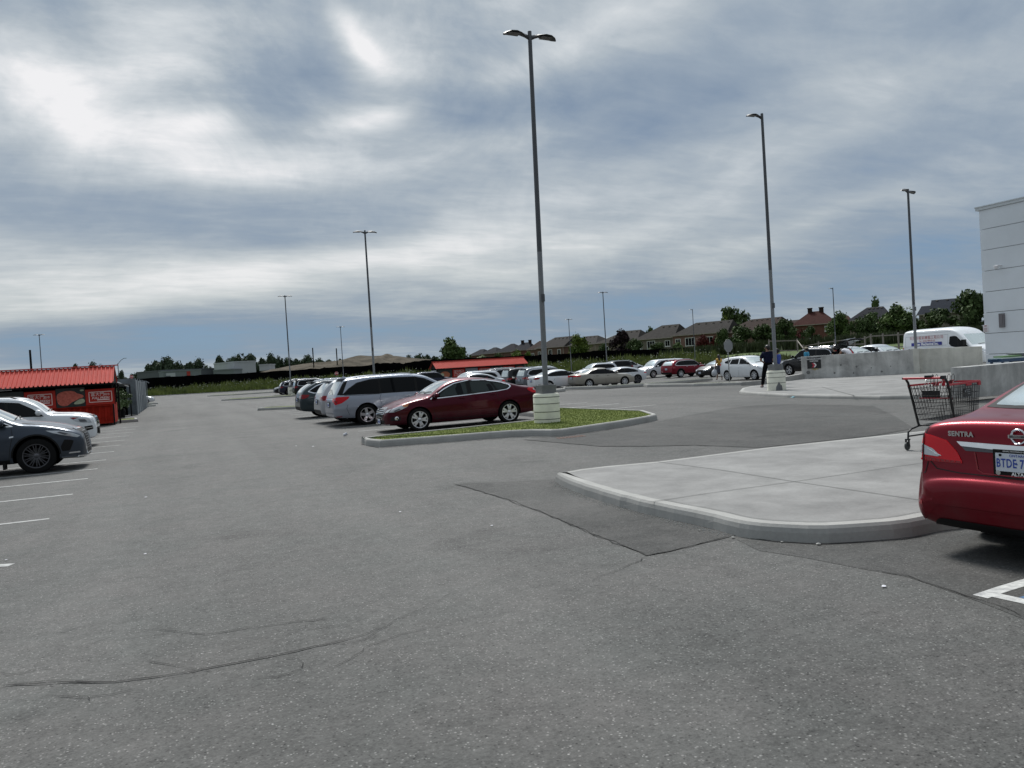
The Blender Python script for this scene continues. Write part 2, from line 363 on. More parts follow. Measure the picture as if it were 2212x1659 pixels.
# surrounding ground, one sheet to the horizon
ds=[-300,-60,0,60,90]+[100+3*i for i in range(60)]+[300,350,420,600,1000,2600]
uu=[-2400,-1200,-600,-400]+[-300+8*i for i in range(86)]+[500,700,1200,2400]
def gl_(u,d):
    x,y=lf(u,d); return (x,y,T(x,y)-.05-(.6 if d<_B(u)-2 else 0))
V,F=gridmesh(uu,ds,gl_)
me=bpy.data.meshes.new('ground'); me.from_pydata(V,[],F); me.materials.append(M['field']); me.shade_smooth(); link('ground',me,kind='structure')
def flat(name,poly,z,m,kind='structure',parent=None,**kw):
    b=MB(); b.addf([(x,y,z) for x,y in poly],[tuple(range(len(poly)))]); return b.build(name,m,parent,kind=kind,**kw)
def offset(poly,dist):
    # inward offset of a CCW polygon
    A=sum(poly[i-1][0]*poly[i][1]-poly[i][0]*poly[i-1][1] for i in range(len(poly)))
    if A<0: poly=poly[::-1]
    n=len(poly); out=[]
    for i in range(n):
        a=Vector(poly[i-1]); b=Vector(poly[i]); c=Vector(poly[(i+1)%n]); d1=(b-a).normalized(); d2=(c-b).normalized()
        n1=Vector((-d1.y,d1.x)); n2=Vector((-d2.y,d2.x)); bis=(n1+n2); bis=bis.normalized() if bis.length>1e-6 else n1
        k=dist/max(.45,bis.dot(n1)); out.append(tuple(b+bis*k))
    return poly,out
def slab(name,outline,h,km,fm,kw=.16,drop=0,z0=0,label=None,cat=None,kind='structure',group=None,hv=None):
    outline,_=offset(outline,0); rings=[]
    for off,z in ((0,-.02),(0.015,h*.55),(.03,h-.025),(.055,h)): rings.append(([tuple(p) for p in offset(outline,off)[1]],z))
    rings.append((offset(outline,kw)[1],h))
    if drop: rings.append((offset(outline,kw+.005)[1],h-drop))
    b=MB(); n=len(outline); V=[]
    for r,z in rings: V+=[(x,y,z0+z) for x,y in r]
    nr=len(rings); F=[(k*n+i,k*n+(i+1)%n,(k+1)*n+(i+1)%n,(k+1)*n+i) for k in range(nr-1) for i in range(n)]
    b.addf(V,F); b.cm=1; b.addf([(x,y,z0+rings[-1][1]) for x,y in rings[-1][0]],[tuple(range(n))])
    return b.build(name,[km,fm],label=label,cat=cat,kind=kind,group=group)
# near sidewalk
near=[(4.95,10.25),(4.83,9.79),(4.76,9.38),(4.66,8.54),(4.63,7.86),(4.64,7.05),(4.71,6.39),(4.69,5.96),(4.74,5.73),(4.84,5.55),(5.06,5.26),(5.36,5.12),(5.77,4.97),(6.11,4.98)]
near=[near[0]]+chaikin(near,1,False)[1:-1]+[near[-1],(8.0,4.80),(13,4.75),(40,4.7),(40,10.6),(22,10.8)]
near+=[(11.95,9.88),(10.57,9.97),(8.65,10.15),(6.59,10.10),(5.78,10.26),(5.36,10.27),(5.04,10.17)]
def rough(poly,i0,i1,st,j):
    out=[]
    for i,p in enumerate(poly):
        out.append(p)
        if i0<=i<i1:
            a=Vector(p); c_=Vector(poly[i+1]); n=int((c_-a).length/st)
            for k in range(1,n): q=a.lerp(c_,k/n); out.append((q.x+random.gauss(0,j),q.y+random.gauss(0,j)))
    return out
NF=[p for p in near[:40]]
near_r=rough(near,0,28,.12,.006)
slab('sidewalk',near_r,.145,M['kerb'],M['sidewalk'],kw=.17)
def jline(name_pts,z,w,m,b,jit=0):
    pts=name_pts
    if jit:
        q=[]
        for i in range(len(pts)-1):
            a=Vector(pts[i]); c=Vector(pts[i+1]); n=max(2,int((c-a).length/.12)); 
            for k in range(n):
                p=a.lerp(c,k/n); q.append((p.x+random.gauss(0,jit),p.y+random.gauss(0,jit)))
        q.append(pts[-1]); pts=q
    V=[]
    for i,p in enumerate(pts):
        p=Vector(p); d=(Vector(pts[min(i+1,len(pts)-1)])-Vector(pts[max(i-1,0)])); d=d.normalized() if d.length>0 else Vector((1,0)); nn=Vector((-d.y,d.x))
        ww=w*(1 if not jit else random.uniform(.35,1.2))/2
        if jit and i in(0,len(pts)-1): ww*=.1
        V+=[(*(p+nn*ww),z),(*(p-nn*ww),z)]
    b.addf(V,[(2*i,2*i+1,2*i+3,2*i+2) for i in range(len(pts)-1)])
M['joint']=mat('joint_dark',(.10,.10,.095),.9)  # even dark grey for the joint lines in the sidewalk slabs
b=MB()
jline([(6.56,9.99),(6.65,8.60),(6.62,7.23),(6.64,6.26),(6.65,5.51)],.150,.012,M,b)
jline([(4.29,7.25),(5.42,7.28),(6.62,7.23),(8.47,7.24),(9.66,7.22)],.1505,.011,M,b)
jline([(4.45,6.01),(4.53,6.01)],.151,.015,M,b)
_,inn=offset(near,.19); jline(inn[10:44],.1502,.006,M,b)
b.build('sidewalk_joints',M['joint'],kind='structure')
# far sidewalk
fs=[(21.77,26.76),(21.09,25.48),(20.54,23.81),(20.08,22.07),(19.89,19.93),(19.87,17.85),(20.37,16.78),(20.73,15.85),(30,13.6),(42,11.9),(42,22),(36.3,25.6),(34.57,28.86),(32.70,30.78),(30.57,32.17),(30.4,32.6),(28.42,31.29),(26.27,30.09),(24.77,29.58),(23.39,28.56)]
slab('sidewalk_far',fs,.12,M['kerb'],M['sidewalk'],kw=.17)
b=MB()
jline([(24.06,24.44),(19.60,18.49)],.127,.03,M,b); jline([(20.22,18.52),(21.13,17.90),(22.44,17.31)],.1275,.03,M,b)
b.build('sidewalk_joints',M['joint'],kind='structure')
# patches
dp=[(7.31,16.69),(8.13,16.51),(9.26,16.66),(11.77,17.84),(13.26,18.69),(15.45,19.82),(16.71,20.04),(17.58,19.34),(17.72,17.76),(17.73,16.13),(15.51,13.56),(13.32,11.16),(11.97,10.90),(9.47,11.11),(8.98,12.41),(8.33,13.00),(7.74,13.77),(7.53,15.21)]
dp=[(x,y) for x,y in dp]
flat('asphalt_patch',dp,.006,M['patch'])
tp=[(3.73,11.20),(5.06,10.46),(4.83,9.79),(4.66,8.54),(4.62,7.30),(4.71,6.39),(4.71,5.94),(4.01,5.83),(3.64,5.80),(3.73,7.22),(3.83,9.30)]
tp2=[]
for i in range(len(tp)):
    a=Vector(tp[i]); c_=Vector(tp[(i+1)%len(tp)]); n=max(2,int((c_-a).length/.15))
    for k in range(n): p=a.lerp(c_,k/n); tp2.append((p.x+random.gauss(0,.008),p.y+random.gauss(0,.008)))
flat('asphalt_patch',tp2,.005,M['patch2'])
flat('asphalt_bay',[(4.61,5.81),(4.82,5.53),(5.04,5.24),(5.33,5.10),(5.74,4.95),(6.08,4.96),(7,4.75),(14,4.6),(14,-1),(4.38,2.55),(4.58,3.14),(4.67,3.48),(4.72,3.72),(4.79,4.14),(4.70,4.52),(4.62,4.97),(4.49,5.37)],.0025,asphalt('asphalt_bay_worn',.062,.35,spk=.4))
b=MB()
cr=[([(3.73,11.20),(3.81,9.90),(3.79,8.24),(3.69,6.77),(3.64,5.80)],.020),([(3.64,5.80),(4.00,5.82),(4.67,5.96)],.018),([(3.73,11.20),(4.51,10.90),(5.04,10.48)],.010),
 ([(-1.07,5.47),(-0.92,5.42),(-0.69,5.30),(-0.43,5.15),(-0.24,5.11),(-0.01,5.07),(0.10,5.08),(0.36,5.07),(0.59,5.08),(0.82,5.10),(1.04,5.16),(1.25,5.22)],.018),
 ([(-1.07,5.50),(-0.87,5.43),(-0.69,5.35),(-0.56,5.23)],.014),
 ([(-0.29,6.15),(-0.05,5.91),(0.12,5.77),(0.30,5.74),(0.55,5.71),(0.79,5.67),(0.90,5.63)],.011),
 ([(-0.30,5.44),(-0.16,5.28),(0.02,5.09),(0.09,5.00)],.009),([(-0.95,6.41),(-0.79,6.48),(-0.59,6.59)],.006),
 ([(0.68,4.65),(0.83,4.72),(0.94,4.83),(1.02,4.92),(1.50,5.08)],.006),([(-0.78,5.12),(-0.59,4.99),(-0.30,4.97)],.009),([(-0.62,5.32),(-0.31,5.19),(-0.24,5.11)],.005),
 ([(3.62,5.77),(3.49,5.69),(3.15,5.51),(2.88,5.39)],.010),([(0.92,4.99),(1.31,5.34),(1.76,5.66),(1.96,5.82)],.005),
 ([(4.72,4.54),(4.81,4.15),(4.74,3.73),(4.69,3.49),(4.69,3.37),(4.60,3.16)],.012),
 ([(4.66,5.91),(4.82,5.51),(5.03,5.23),(5.34,5.07),(5.73,4.93),(6.05,4.93)],.022),
 ([(4.16,19.58),(4.27,18.11),(5.95,17.68),(7.51,17.30),(8.07,16.42),(9.21,16.75),(11.77,17.84)],.045),
 ([(7.31,16.69),(7.53,15.21),(7.74,13.77),(8.33,13.00),(8.98,12.41)],.03),
 ([(8.94,12.35),(9.43,11.06)],.03),([(17.73,16.13),(17.58,19.34),(16.71,20.04)],.03)]
for pts,w in cr: jline(pts,.0075,w*(.75 if w<.03 else 1),M,b,jit=.010)
# crazing beside the main crack
for _ in range(7):
    x,y=(-0.00,5.34); x+=random.uniform(-1.2,1.1); y+=random.uniform(-.35,.7); pts=[(x,y)]
    a=random.uniform(-.7,.5)
    for k in range(random.randint(3,6)):
        a+=random.gauss(0,.5); x+=.09*math.cos(a); y+=.09*math.sin(a); pts.append((x,y))
    jline(pts,.0072,.005,M,b,jit=.006)
b.build('pavement_cracks',M['crack'],kind='structure')
# painted lines
b=MB()
for y in (12.48,15.2,17.7,19.75,22.1,24.9,27.6,30.2,32.8,35.4,38,40.6): jline([(-1.72,y+.02),(-7.6,y-.02)],.004,.10,M,b)
jline([(-1.65,9.37),(-3.2,10.0)],.004,.13,M,b)
for k in range(20):
    y=24.3+2.6*k
    if 46<y<52: continue
    jline([(5.1,y),(10.6,y)],.0042,.10,M,b); jline([(10.9,y),(16,y)],.0044,.10,M,b)
for k in range(3,10): jline([(23.4,48.6+2.6*k),(28.6,48.6+2.6*k)],gz(26,48.6+2.6*k)+.006,.10,M,b)
b.build('stall_lines',M['line'],kind='structure')
b=MB()
V1,V2,V3=(4.77,3.56),(5.25,3.59),(4.82,3.30)
jline([V1,(5.05,3.59),(5.53,3.62),(6.34,3.66)],.004,.10,M,b); jline([(4.87,3.53),(4.89,3.35),(4.89,3.02)],.0045,.10,M,b)
b.build('bay_marking',M['line_hot'],kind='structure')
flat('blue_bay_paint',[(4.94,3.42),(5.00,3.42),(5.91,3.42),(4.99,2.90),(4.97,3.26)],.0035,M['blue_paint'])
# islands
isl=[(4.29,20.15),(4.16,19.07),(4.33,18.34),(5.17,18.13),(6.03,17.91),(6.92,17.74),(7.46,17.57),(7.82,17.29),(8.08,16.78),(8.30,16.62),(8.82,16.78),(9.33,16.97),(10.49,17.40),(11.63,17.98),(12.13,18.37),(12.24,18.57),(12.95,20.3),(12.6,26.2),(10.9,26.2),(10.75,22.0),(9.42,20.52),(6.80,20.13),(4.86,20.01),(4.33,19.78)]
slab('grass_island',isl,.16,M['kerb'],M['grass'],kw=.15,drop=.025)
def strip_island(front,w,h=.15,drop=.02,w2=None):
    f2=[(x+SA*(w if i else (w2 or w)),y+CA*w) for i,(x,y) in enumerate(front)]
    return slab('grass_island',front+f2[::-1],h,M['kerb'],M['grass'],kw=.15,drop=drop)
strip_island([(4.46,50.13),(7.0,47.7),(10.5,47.6),(15.5,47.6)],1.6)
strip_island([(4.33,88.88),(7.5,86.0),(10.5,86.0),(16,86)],3.2)
strip_island([(4.47,132.88),(8,126.5),(12,126.5),(16,126.5)],3.0)
strip_island([(17.2,40.6),(19.0,40.9),(22.7,44.6)],.9)
strip_island([(23.78,46.92),(24.97,43.39),(27.38,42.34),(30.16,42.79),(33.10,43.27)],1.1)
strip_island([(26.47,41.04),(26.62,36.57),(27.31,34.92),(27.63,33.40)],1.4)
# left rows' island by the produce stand and grass verge
slab('grass_island',[(-1.95,46.6),(-2.1,48.9),(-9,49),(-9,46.5)],.16,M['kerb'],M['grass'],drop=.02)
slab('grass_island',[(-1.9,84.5),(-2.2,86.2),(-9,86.4),(-9,84.3)],.16,M['kerb'],M['grass'],drop=.02)
slab('grass_island',[(-1.9,96),(-2.2,98),(-9,98.4),(-9,95.6)],.16,M['kerb'],M['grass'],drop=.02)
# far kerb at the edge of the lot
b=MB(); pts=[lf(l,_B(l)) for l in range(-120,90,6)]
for i in range(len(pts)-1): b.span((*pts[i],.06),(*pts[i+1],.06),.25,.2)
b.build('far_kerb',M['kerb'],kind='structure')
# grass blades on the near islands
def blades(name,poly,n,h,z,m,w=.006):
    xs=[p[0] for p in poly]; ys=[p[1] for p in poly]; b=MB(); k=0
    def inside(x,y):
        c=False
        for i in range(len(poly)):
            x1,y1=poly[i-1]; x2,y2=poly[i]
            if (y1>y)!=(y2>y) and x<(x2-x1)*(y-y1)/(y2-y1)+x1: c=not c
        return c
    while k<n:
        x=random.uniform(min(xs),max(xs)); y=random.uniform(min(ys),max(ys))
        if not inside(x,y): continue
        a=random.uniform(0,6.28); hh=h*random.uniform(.4,1.3)*(2.0 if random.random()<.02 else 1); lx,ly=random.gauss(0,hh*.35),random.gauss(0,hh*.35)
        b.addf([(x-w*math.cos(a),y-w*math.sin(a),z),(x+w*math.cos(a),y+w*math.sin(a),z),(x+lx,y+ly,z+hh)],[(0,1,2)]); k+=1
    return b.build(name,m,label='short green grass growing in the kerbed parking island',cat='grass',kind='stuff')
_,gi=offset(isl,.17); blades('grass',gi,26000,.035,.13,M['blade'])

# ================= large structures =================
def text(s,size,ext=0.004,align='CENTER',shear=0,space=1,bold=0):
    c=bpy.data.curves.new('lettering','FONT'); c.body=s; c.size=size; c.extrude=ext; c.align_x=align; c.align_y='CENTER'; c.shear=shear; c.space_character=space; c.offset=bold; c.resolution_u=3
    o=bpy.data.objects.new('tmp_text',c); COL.objects.link(o); dg=bpy.context.evaluated_depsgraph_get(); dg.update()
    me=bpy.data.meshes.new_from_object(o.evaluated_get(dg)); bpy.data.objects.remove(o); bpy.data.curves.remove(c); return me
def put_text(name,s,size,Mx,m,parent,**kw):
    me=text(s,size,**kw); me.transform(Mx); me.materials.clear(); me.materials.append(m); return link(name,me,parent)
FRONT=Matrix(((1,0,0,0),(0,0,-1,0),(0,1,0,0),(0,0,0,1)))  # text in XZ plane facing -Y
# ---- grey panel building
M['panel']=mat('panel_cladding',(.70,.74,.78),.45,.15,var=.07,vscale=.6,coord='World')
M['flash']=mat('roof_flashing',(.55,.58,.60),.4,.3)
M['fixture']=mat('fixture_grey',(.16,.15,.16),.5)
M['notice']=mat('notice_white',(.7,.7,.72),.6)
BX,BY,BZ=(36.19,26.03,8.01)
bld=empty('store_building',(BX,BY,0),label='pale grey panel-clad store building at the right edge of the picture',cat='building')
def lb(o,x,y,z): return (x-BX,y-BY,z)
zt=BZ-.17; z=zt-.93; edges=[zt,z]
while z>0: z-=1.0; edges.append(max(z,-.1))
core=MB(); core.box((15,-20,(BZ-.3)/2-.05),(29.9,39.9,BZ-.5)); core.build('wall_core',M['seam'],bld)
for i in range(len(edges)-1):
    h=edges[i]-edges[i+1]-.022; zc=(edges[i]+edges[i+1])/2
    p=MB(); p.box((-.03,-20,zc),(.12,40,h)); p.box((15.08,-.03,zc),(29.9,.12,h)); p.build('wall_panel',M['panel'],bld)
f=MB(); f.box((15,-20,BZ-.085),(30.3,40.3,.17)); f.box((15,-20,BZ-.01),(30.36,40.36,.05)); f.build('roof_flashing',M['flash'],bld)
y_,z_=(25.11,2.48); f=MB(); f.box((-.14,y_-BY,z_),(.10,.24,.66)); f.box((-.20,y_-BY,z_+.02),(.02,.13,.46)); f.build('wall_light',M['fixture'],bld)
y_,z_=(25.12,5.02); f=MB(); f.tube([(-.06,y_-BY-.1,z_+.05),(-.3,y_-BY,z_+.05)],.035); f.lathe([(0,-.12),(.07,-.1),(.11,-.02),(.11,.05),(0,.08)],12,center=(-.34,y_-BY,z_)); f.build('security_camera',M['notice'],bld,smooth=40)
y_,z_=(25.96,2.15); f=MB(); f.box((-.10,y_-BY,z_),(.02,.26,.36)); n_=f.build('notice_board',M['notice'],bld); 
f=MB()
for k in range(4): f.box((-.115,y_-BY,z_+.02-.05*k),(.006,.18,.012))
f.box((-.115,y_-BY,z_+.13),(.006,.12,.04)); f.build('lettering',M['red_lens_dk'],n_)
# ---- concrete ramp walls
def wall(name,pts,zb,zts,th,m,label,cat='wall',cap=None):
    b=MB(); V=[]; n=len(pts)
    for i,p in enumerate(pts):
        p=Vector(p); d=(Vector(pts[min(i+1,n-1)])-Vector(pts[max(i-1,0)])).normalized(); nn=Vector((-d.y,d.x))*th/2
        zt_=zts[i] if hasattr(zts,'__len__') else zts
        V+=[(p.x-nn.x,p.y-nn.y,zb),(p.x-nn.x,p.y-nn.y,zt_-.015),(p.x-nn.x*.93,p.y-nn.y*.93,zt_),(p.x+nn.x*.93,p.y+nn.y*.93,zt_),(p.x+nn.x,p.y+nn.y,zt_-.015),(p.x+nn.x,p.y+nn.y,zb)]
    F=[(6*i+k,6*(i+1)+k,6*(i+1)+(k+1)%6,6*i+(k+1)%6) for i in range(n-1) for k in range(6)]
    F+=[tuple(range(6)),tuple(range(6*n-6,6*n))[::-1]]
    b.addf(V,F); return b.build(name,m,label=label,cat=cat)
WA=Vector((30.60,32.43)); WB=Vector((34.57,28.82)); WC=Vector((36.35,26.35))
h1=(29.87,31.40,1.30)[2]; h2=(34.83,28.96,1.34)[2]; h3=(37.45,26.97,1.31)[2]
dirw=(WB-WA).normalized(); nw=Vector((-dirw.y,dirw.x)); nw=nw if nw.dot(Vector((1,1)))>0 else -nw
off=nw*.15
wl=wall('ramp_wall',[WA+off,WB+off],0,[h1,h2],.30,M['wallc'],'stained grey concrete ramp wall carrying the black parking sign')
wall('ramp_wall',[WB+off+dirw*.3,WC+off],0,[h2+.02,h3],.30,M['wallc2'],'paler beige concrete ramp wall between the lamp pilaster and the store')
b=MB()
for i,(t,zz,w) in enumerate([(.06,.45,.10),(.30,.35,.05),(.36,.75,.05),(.47,.3,.04),(.50,.62,.05),(.63,.52,.03),(.72,.3,.05),(.8,.55,.03)]):
    p=WA.lerp(WB,t)-nw*.004+off*0; 
    c=Vector((p.x,p.y,zz)); b.tube([c,c+Vector((nw.x,nw.y,0))*.01],w,10)
b.build('tie_hole_stain',mat('stain_dark',(.17,.17,.165),.9),wl)
# pilaster where the lamp stands
PL=WB+off+dirw*.15
# low kerb wall left of it
lw=[WA+off*.5,Vector((28.42,31.29))+Vector((.3,.3)),Vector((27.35,31.32))+Vector((.2,.4)),Vector((27.23,32.93))+Vector((.1,.3))]
wall('kerb_wall',lw,-.02,[.40,.36,.26,.17],.28,M['kerb'],'low curved concrete kerb wall behind the man and the lamp base')
b=MB(); 
# near wall
nx,ny=(19.36,14.79); zn=(22.14,16.86,0.95)[2]
wall('ramp_wall',[(nx+.15,ny+.15),(nx+7,ny+.05),(nx+22,ny-.4)],.1,[zn,zn+.03,zn+.1],.34,M['wallc'],'grey patched concrete parapet wall behind the shopping cart')
# sign on ramp wall
M['signblk']=mat('sign_black',(.012,.013,.014),.45); M['signwht']=mat('sign_white',(.75,.75,.75),.5); M['signred']=mat('sign_red',(.45,.03,.06),.5); M['yellow']=mat('paint_yellow',(.55,.38,.05),.7)
sp=WA+dirw*.28
ang=math.atan2(dirw.y,dirw.x)
sg=empty('parking_sign',(sp.x-nw.x*.02,sp.y-nw.y*.02,0),ang,label='black UNDERGROUND PARKING sign with red and white arrow on the ramp wall',cat='sign')
zc=h1-.36
f=MB(); f.box((.35,0,zc),(.68,.03,.58)); pn=f.build('sign_panel',M['signblk'],sg)
T_=lambda x,z: Matrix.Translation((x,-.02,z))@FRONT
put_text('lettering','UNDERGROUND',.098,T_(.35,zc+.20),M['signwht'],pn,bold=.002,space=1.0); put_text('lettering','PARKING',.098,T_(.35,zc+.095),M['signwht'],pn,bold=.002)
f=MB(); f.prism([(x*.62,z*.62) for x,z in ((.02,-.22),(.16,-.22),(.30,-.03),(.16,.16),(.02,.16),(.14,-.03))],0,.006,Matrix.Translation((.21,-.021,zc-.10))@FRONT); f.build('arrow',M['signred'],pn)
f=MB(); f.prism([(x*.62,z*.62) for x,z in ((.17,-.22),(.29,-.22),(.43,-.03),(.29,.16),(.17,.16),(.31,-.03))],0,.006,Matrix.Translation((.21,-.021,zc-.10))@FRONT); f.build('arrow',M['signwht'],pn)
f=MB(); f.box((.38,.003,zc-.33),(.32,.006,.025)); f.box((.38,.003,zc-.36),(.018,.006,.10)); f.build('yellow_mark',M['yellow'],sg)
# ---- produce stands made from shipping containers
M['cred']=mat('container_red',(.36,.020,.010),.7,.0,var=.35,vscale=2.5,spec=.12)
M['roofred']=mat('roof_sheet_red',(.50,.078,.060),.7,.0,spec=.12,var=.08,vscale=1.5)
M['signbrick']=mat('poster_red',(.42,.035,.025),.7,spec=.12)
M['poster_dark']=mat('poster_dark',(.02,.03,.025),.5,var=.9,vscale=5,vcol=(.004,.005,.005))
M['meat']=mat('poster_meat',(.62,.15,.10),.6,var=.5,vscale=9,vcol=(.36,.06,.04))
M['lime']=mat('poster_pale',(.42,.45,.30),.6,var=.3,vscale=6)
M['poster_line']=mat('poster_line',(.80,.66,.62),.6,spec=.1)
M['orange']=mat('poster_orange',(.50,.19,.08),.55,var=.5,vscale=14,vcol=(.3,.06,.03))
M['greyp']=mat('grey_panel',(.24,.26,.28),.6)
M['frame']=mat('dark_frame',(.012,.012,.012),.7,spec=.1)
M['green']=mat('vegetable_green',(.05,.10,.02),.8,var=.7,vscale=8)
def corrug(b,x0,x1,y,z0,z1,p,dep):
    V=[];n=int((x1-x0)/p); xs=[]
    for i in range(n+1):
        for u,dd in ((0,0),(.3,0),(.45,dep),(.85,dep),(1,0)): xs.append((min(x1,x0+(i+u)*p),dd))
    xs=[q for i,q in enumerate(xs) if i==0 or q[0]>xs[i-1][0]+1e-5 ]
    for x,dd in xs: V+=[(x,y+dd,z0),(x,y+dd,z1)]
    b.addf(V,[(2*i,2*i+2,2*i+3,2*i+1) for i in range(len(xs)-1)])
def stand(loc,L,panels,label,zb=.12,tall=2.2,ridge=3.02,full=False,xoff=0):
    # origin at the front right corner of the body, body runs to -X
    t=empty('produce_stand',loc,label=label,cat='food stall',group='red container produce stands')
    b=MB(); corrug(b,-L,0,.02,zb,1.02,.28,.045); b.box((-L/2,1.3,.62),(L,2.3,1.0)); b.box((-.04,.0,.62),(.09,.09,1.0)); b.box((-L/2,-.02,1.03),(L,.06,.06)); b.box((-L/2,.0,zb+.04),(L,.07,.1)); b.build('container_body',M['cred'],t)
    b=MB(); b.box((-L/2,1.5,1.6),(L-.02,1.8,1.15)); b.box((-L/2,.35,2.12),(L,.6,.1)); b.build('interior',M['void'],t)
    b=MB()
    for x in (-.02,-L*.33,-L*.66,-L+.04): b.box((x,-.03,tall/2),(.07,.07,tall)); b.box((x,2.4,tall/2),(.07,.07,tall))
    b.box((.08,-.05,1.45),(.03,.1,.8)); build_split(b,'post',M['frame'],t)
    # pitched roof of ribbed sheet
    b=MB(); rib=.193; n=int((L+.5)/rib); y0,z0,y1,z1,y2=-.42,tall-.05,1.15,ridge,2.85
    V=[];
    prof=[(0,0),(.60,0),(.68,.06),(.88,.06),(1.0,0)]
    for side in (0,1):
        rows=[]
        for i in range(n):
            for u,h in prof[:-1]:
                x=-L-.25+(i+u)*rib
                a=(x,y0,z0+h) if side==0 else (x,y2,z0+h); c=(x,y1,z1+h); rows.append((a,c))
        V=[q for r_ in rows for q in r_]; b.addf(V,[(2*i,2*i+2,2*i+3,2*i+1) for i in range(len(rows)-1)])
    for i in range(len(b.v)): pass
    b.box((-L/2,y1,z1+.045),(L+.5,.22,.05)); b.build('roof',M['roofred'],t)
    b=MB()
    for x in (.02,-L-.02): b.addf([(x,-.3,tall-.07),(x,2.7,tall-.07),(x,1.15,ridge-.06)],[(0,1,2)])
    b.box((-L/2,-.36,tall-.10),(L+.4,.05,.05)); b.build('gable',M['frame'],t)
    for (xa,xb,kind,z0,z1) in panels:
        xa,xb=min(xa,xb),max(xa,xb); w=xb-xa; h=z1-z0; xc=(xa+xb)/2; zc=(z0+z1)/2; yf=-.06
        if kind=='sign':
            b=MB(); b.box((xc,yf,zc),(w,.03,h)); p=b.build('poster',M['signbrick'],t)
            b=MB(); fw,fh=w*.76,h*.64
            for q,s in (((xc,yf-.02,zc+fh/2),(fw,.008,.03)),((xc,yf-.02,zc-fh/2),(fw,.008,.03)),((xc-fw/2,yf-.02,zc),(.03,.008,fh)),((xc+fw/2,yf-.02,zc),(.03,.008,fh))): b.box(q,s)
            b.box((xc+.12,yf-.02,zc-.19*h),(w*.42,.008,.045)); b.build('poster_frame',M['poster_line'],p)
            TT=lambda x,z: Matrix.Translation((x,yf-.022,z))@FRONT
            put_text('lettering','富大門',.26*h,TT(xc-.10*w,zc+.15*h),M['poster_line'],p); put_text('lettering','超市',.16*h,TT(xc+.22*w,zc+.13*h),M['poster_line'],p)
            put_text('lettering','FULL FRESH',.19*h,TT(xc,zc-.075*h),M['poster_line'],p,shear=.15,bold=.003)
        elif kind=='meat':
            b=MB(); b.box((xc,yf,zc),(w,.03,h)); p=b.build('poster',M['poster_dark'],t)
            b=MB(); pl_=[(-.49,.14),(-.36,.30),(-.1,.37),(.14,.33),(.22,.20),(.30,.17),(.44,.10),(.46,-.02),(.3,-.08),(.18,-.16),(.02,-.26),(-.12,-.42),(-.3,-.44),(-.46,-.3)]
            b.prism([(xc+x*w,zc+z*h) for x,z in chaikin(pl_,2)],0,.008,Matrix.Translation((0,yf-.015,0))@FRONT); b.build('printed_picture',M['meat'],p)
            b=MB(); b.prism([(xc+x*w,zc+z*h) for x,z in chaikin([(.05,-.36),(.25,-.14),(.4,-.08),(.49,-.16),(.48,-.3),(.3,-.38)],2)],0,.008,Matrix.Translation((0,yf-.018,0))@FRONT)
            b.prism([(xc+x*w,zc+z*h) for x,z in chaikin([(.32,.38),(.46,.40),(.49,.32),(.36,.29)],2)],0,.008,Matrix.Translation((0,yf-.018,0))@FRONT); build_split(b,'printed_picture',M['lime'],p)
        elif kind=='bowl':
            b=MB(); b.box((xc,yf,zc),(w,.03,h)); p=b.build('poster',M['poster_dark'],t)
            b=MB(); b.prism([(xc+.36*w*math.cos(a*.35),zc-.1*h+.36*h*math.sin(a*.35)) for a in range(18)],0,.006,Matrix.Translation((0,yf-.015,0))@FRONT); b.build('printed_picture',M['orange'],p)
            b=MB(); b.prism([(xc-.2*w+.12*w*math.cos(a*.35),zc-.1*h+.2*h*math.sin(a*.35)) for a in range(18)],0,.006,Matrix.Translation((0,yf-.022,0))@FRONT); b.build('printed_picture',M['lime'],p)
        elif kind=='grey':
            b=MB(); b.box((xc,yf,zc),(w,.03,h)); b.build('poster',M['greyp'],t)
    return t
sx,sy=-2.95,44.8
pn=[]
for kind,a,c in (('sign',(186,0),(248,0)),('meat',0,0)): pass
x1,z1=(-2.85,1.87); x2,z2=(-4.19,1.08); x3,_z=(-5.50,1.32); x4,_z=(-6.85,1.19); x5,_z=(-8.09,1.28)
pan=[(x2-sx+.0,x1-sx,'sign',z2,z1),(x3-sx+.02,x2-sx-.02,'meat',z2-.03,z1+.13),(x4-sx+.02,x3-sx,'sign',z2-.02,z1+.05),(x5-sx,x4-sx,'bowl',z2,z1+.1),(x5-sx-1.6,x5-sx-.02,'sign',z2,z1)]
st=stand((sx,sy,0),12.19,pan,'red container produce stand behind the white and dark parked SUVs')
b=MB(); b.box((-4.62,-.25,2.13),(.55,.12,.17)); b.box((-4.1,-.25,2.10),(.4,.08,.05)); b.tube([(-6.95,-.1,2.12),(-6.95,-.1,1.75)],.045); build_split(b,'light_fitting',M['notice'],st)
cx,cy,cz=(29.99,93.78,2.03)
L2=12.19
pan2=[(-L2+.1,-L2+1.9,'bowl',.9,2.05)]+[(-L2+2.0+i*1.72,-L2+3.65+i*1.72,k,.95,2.0) for i,k in enumerate(('sign','grey','sign','meat','sign','meat'))]
pan2=[(a,min(b_,-.02),k,z0,z1) for a,b_,k,z0,z1 in pan2]
st2=stand((cx+L2,cy,gz(cx,cy)-.1),L2,pan2,'long red container produce stand seen behind the middle rows of cars')
b=MB(); b.box((-L2-.03,1.2,1.25),(.05,2.0,1.5)); b.build('end_door',M['greyp'],st2)
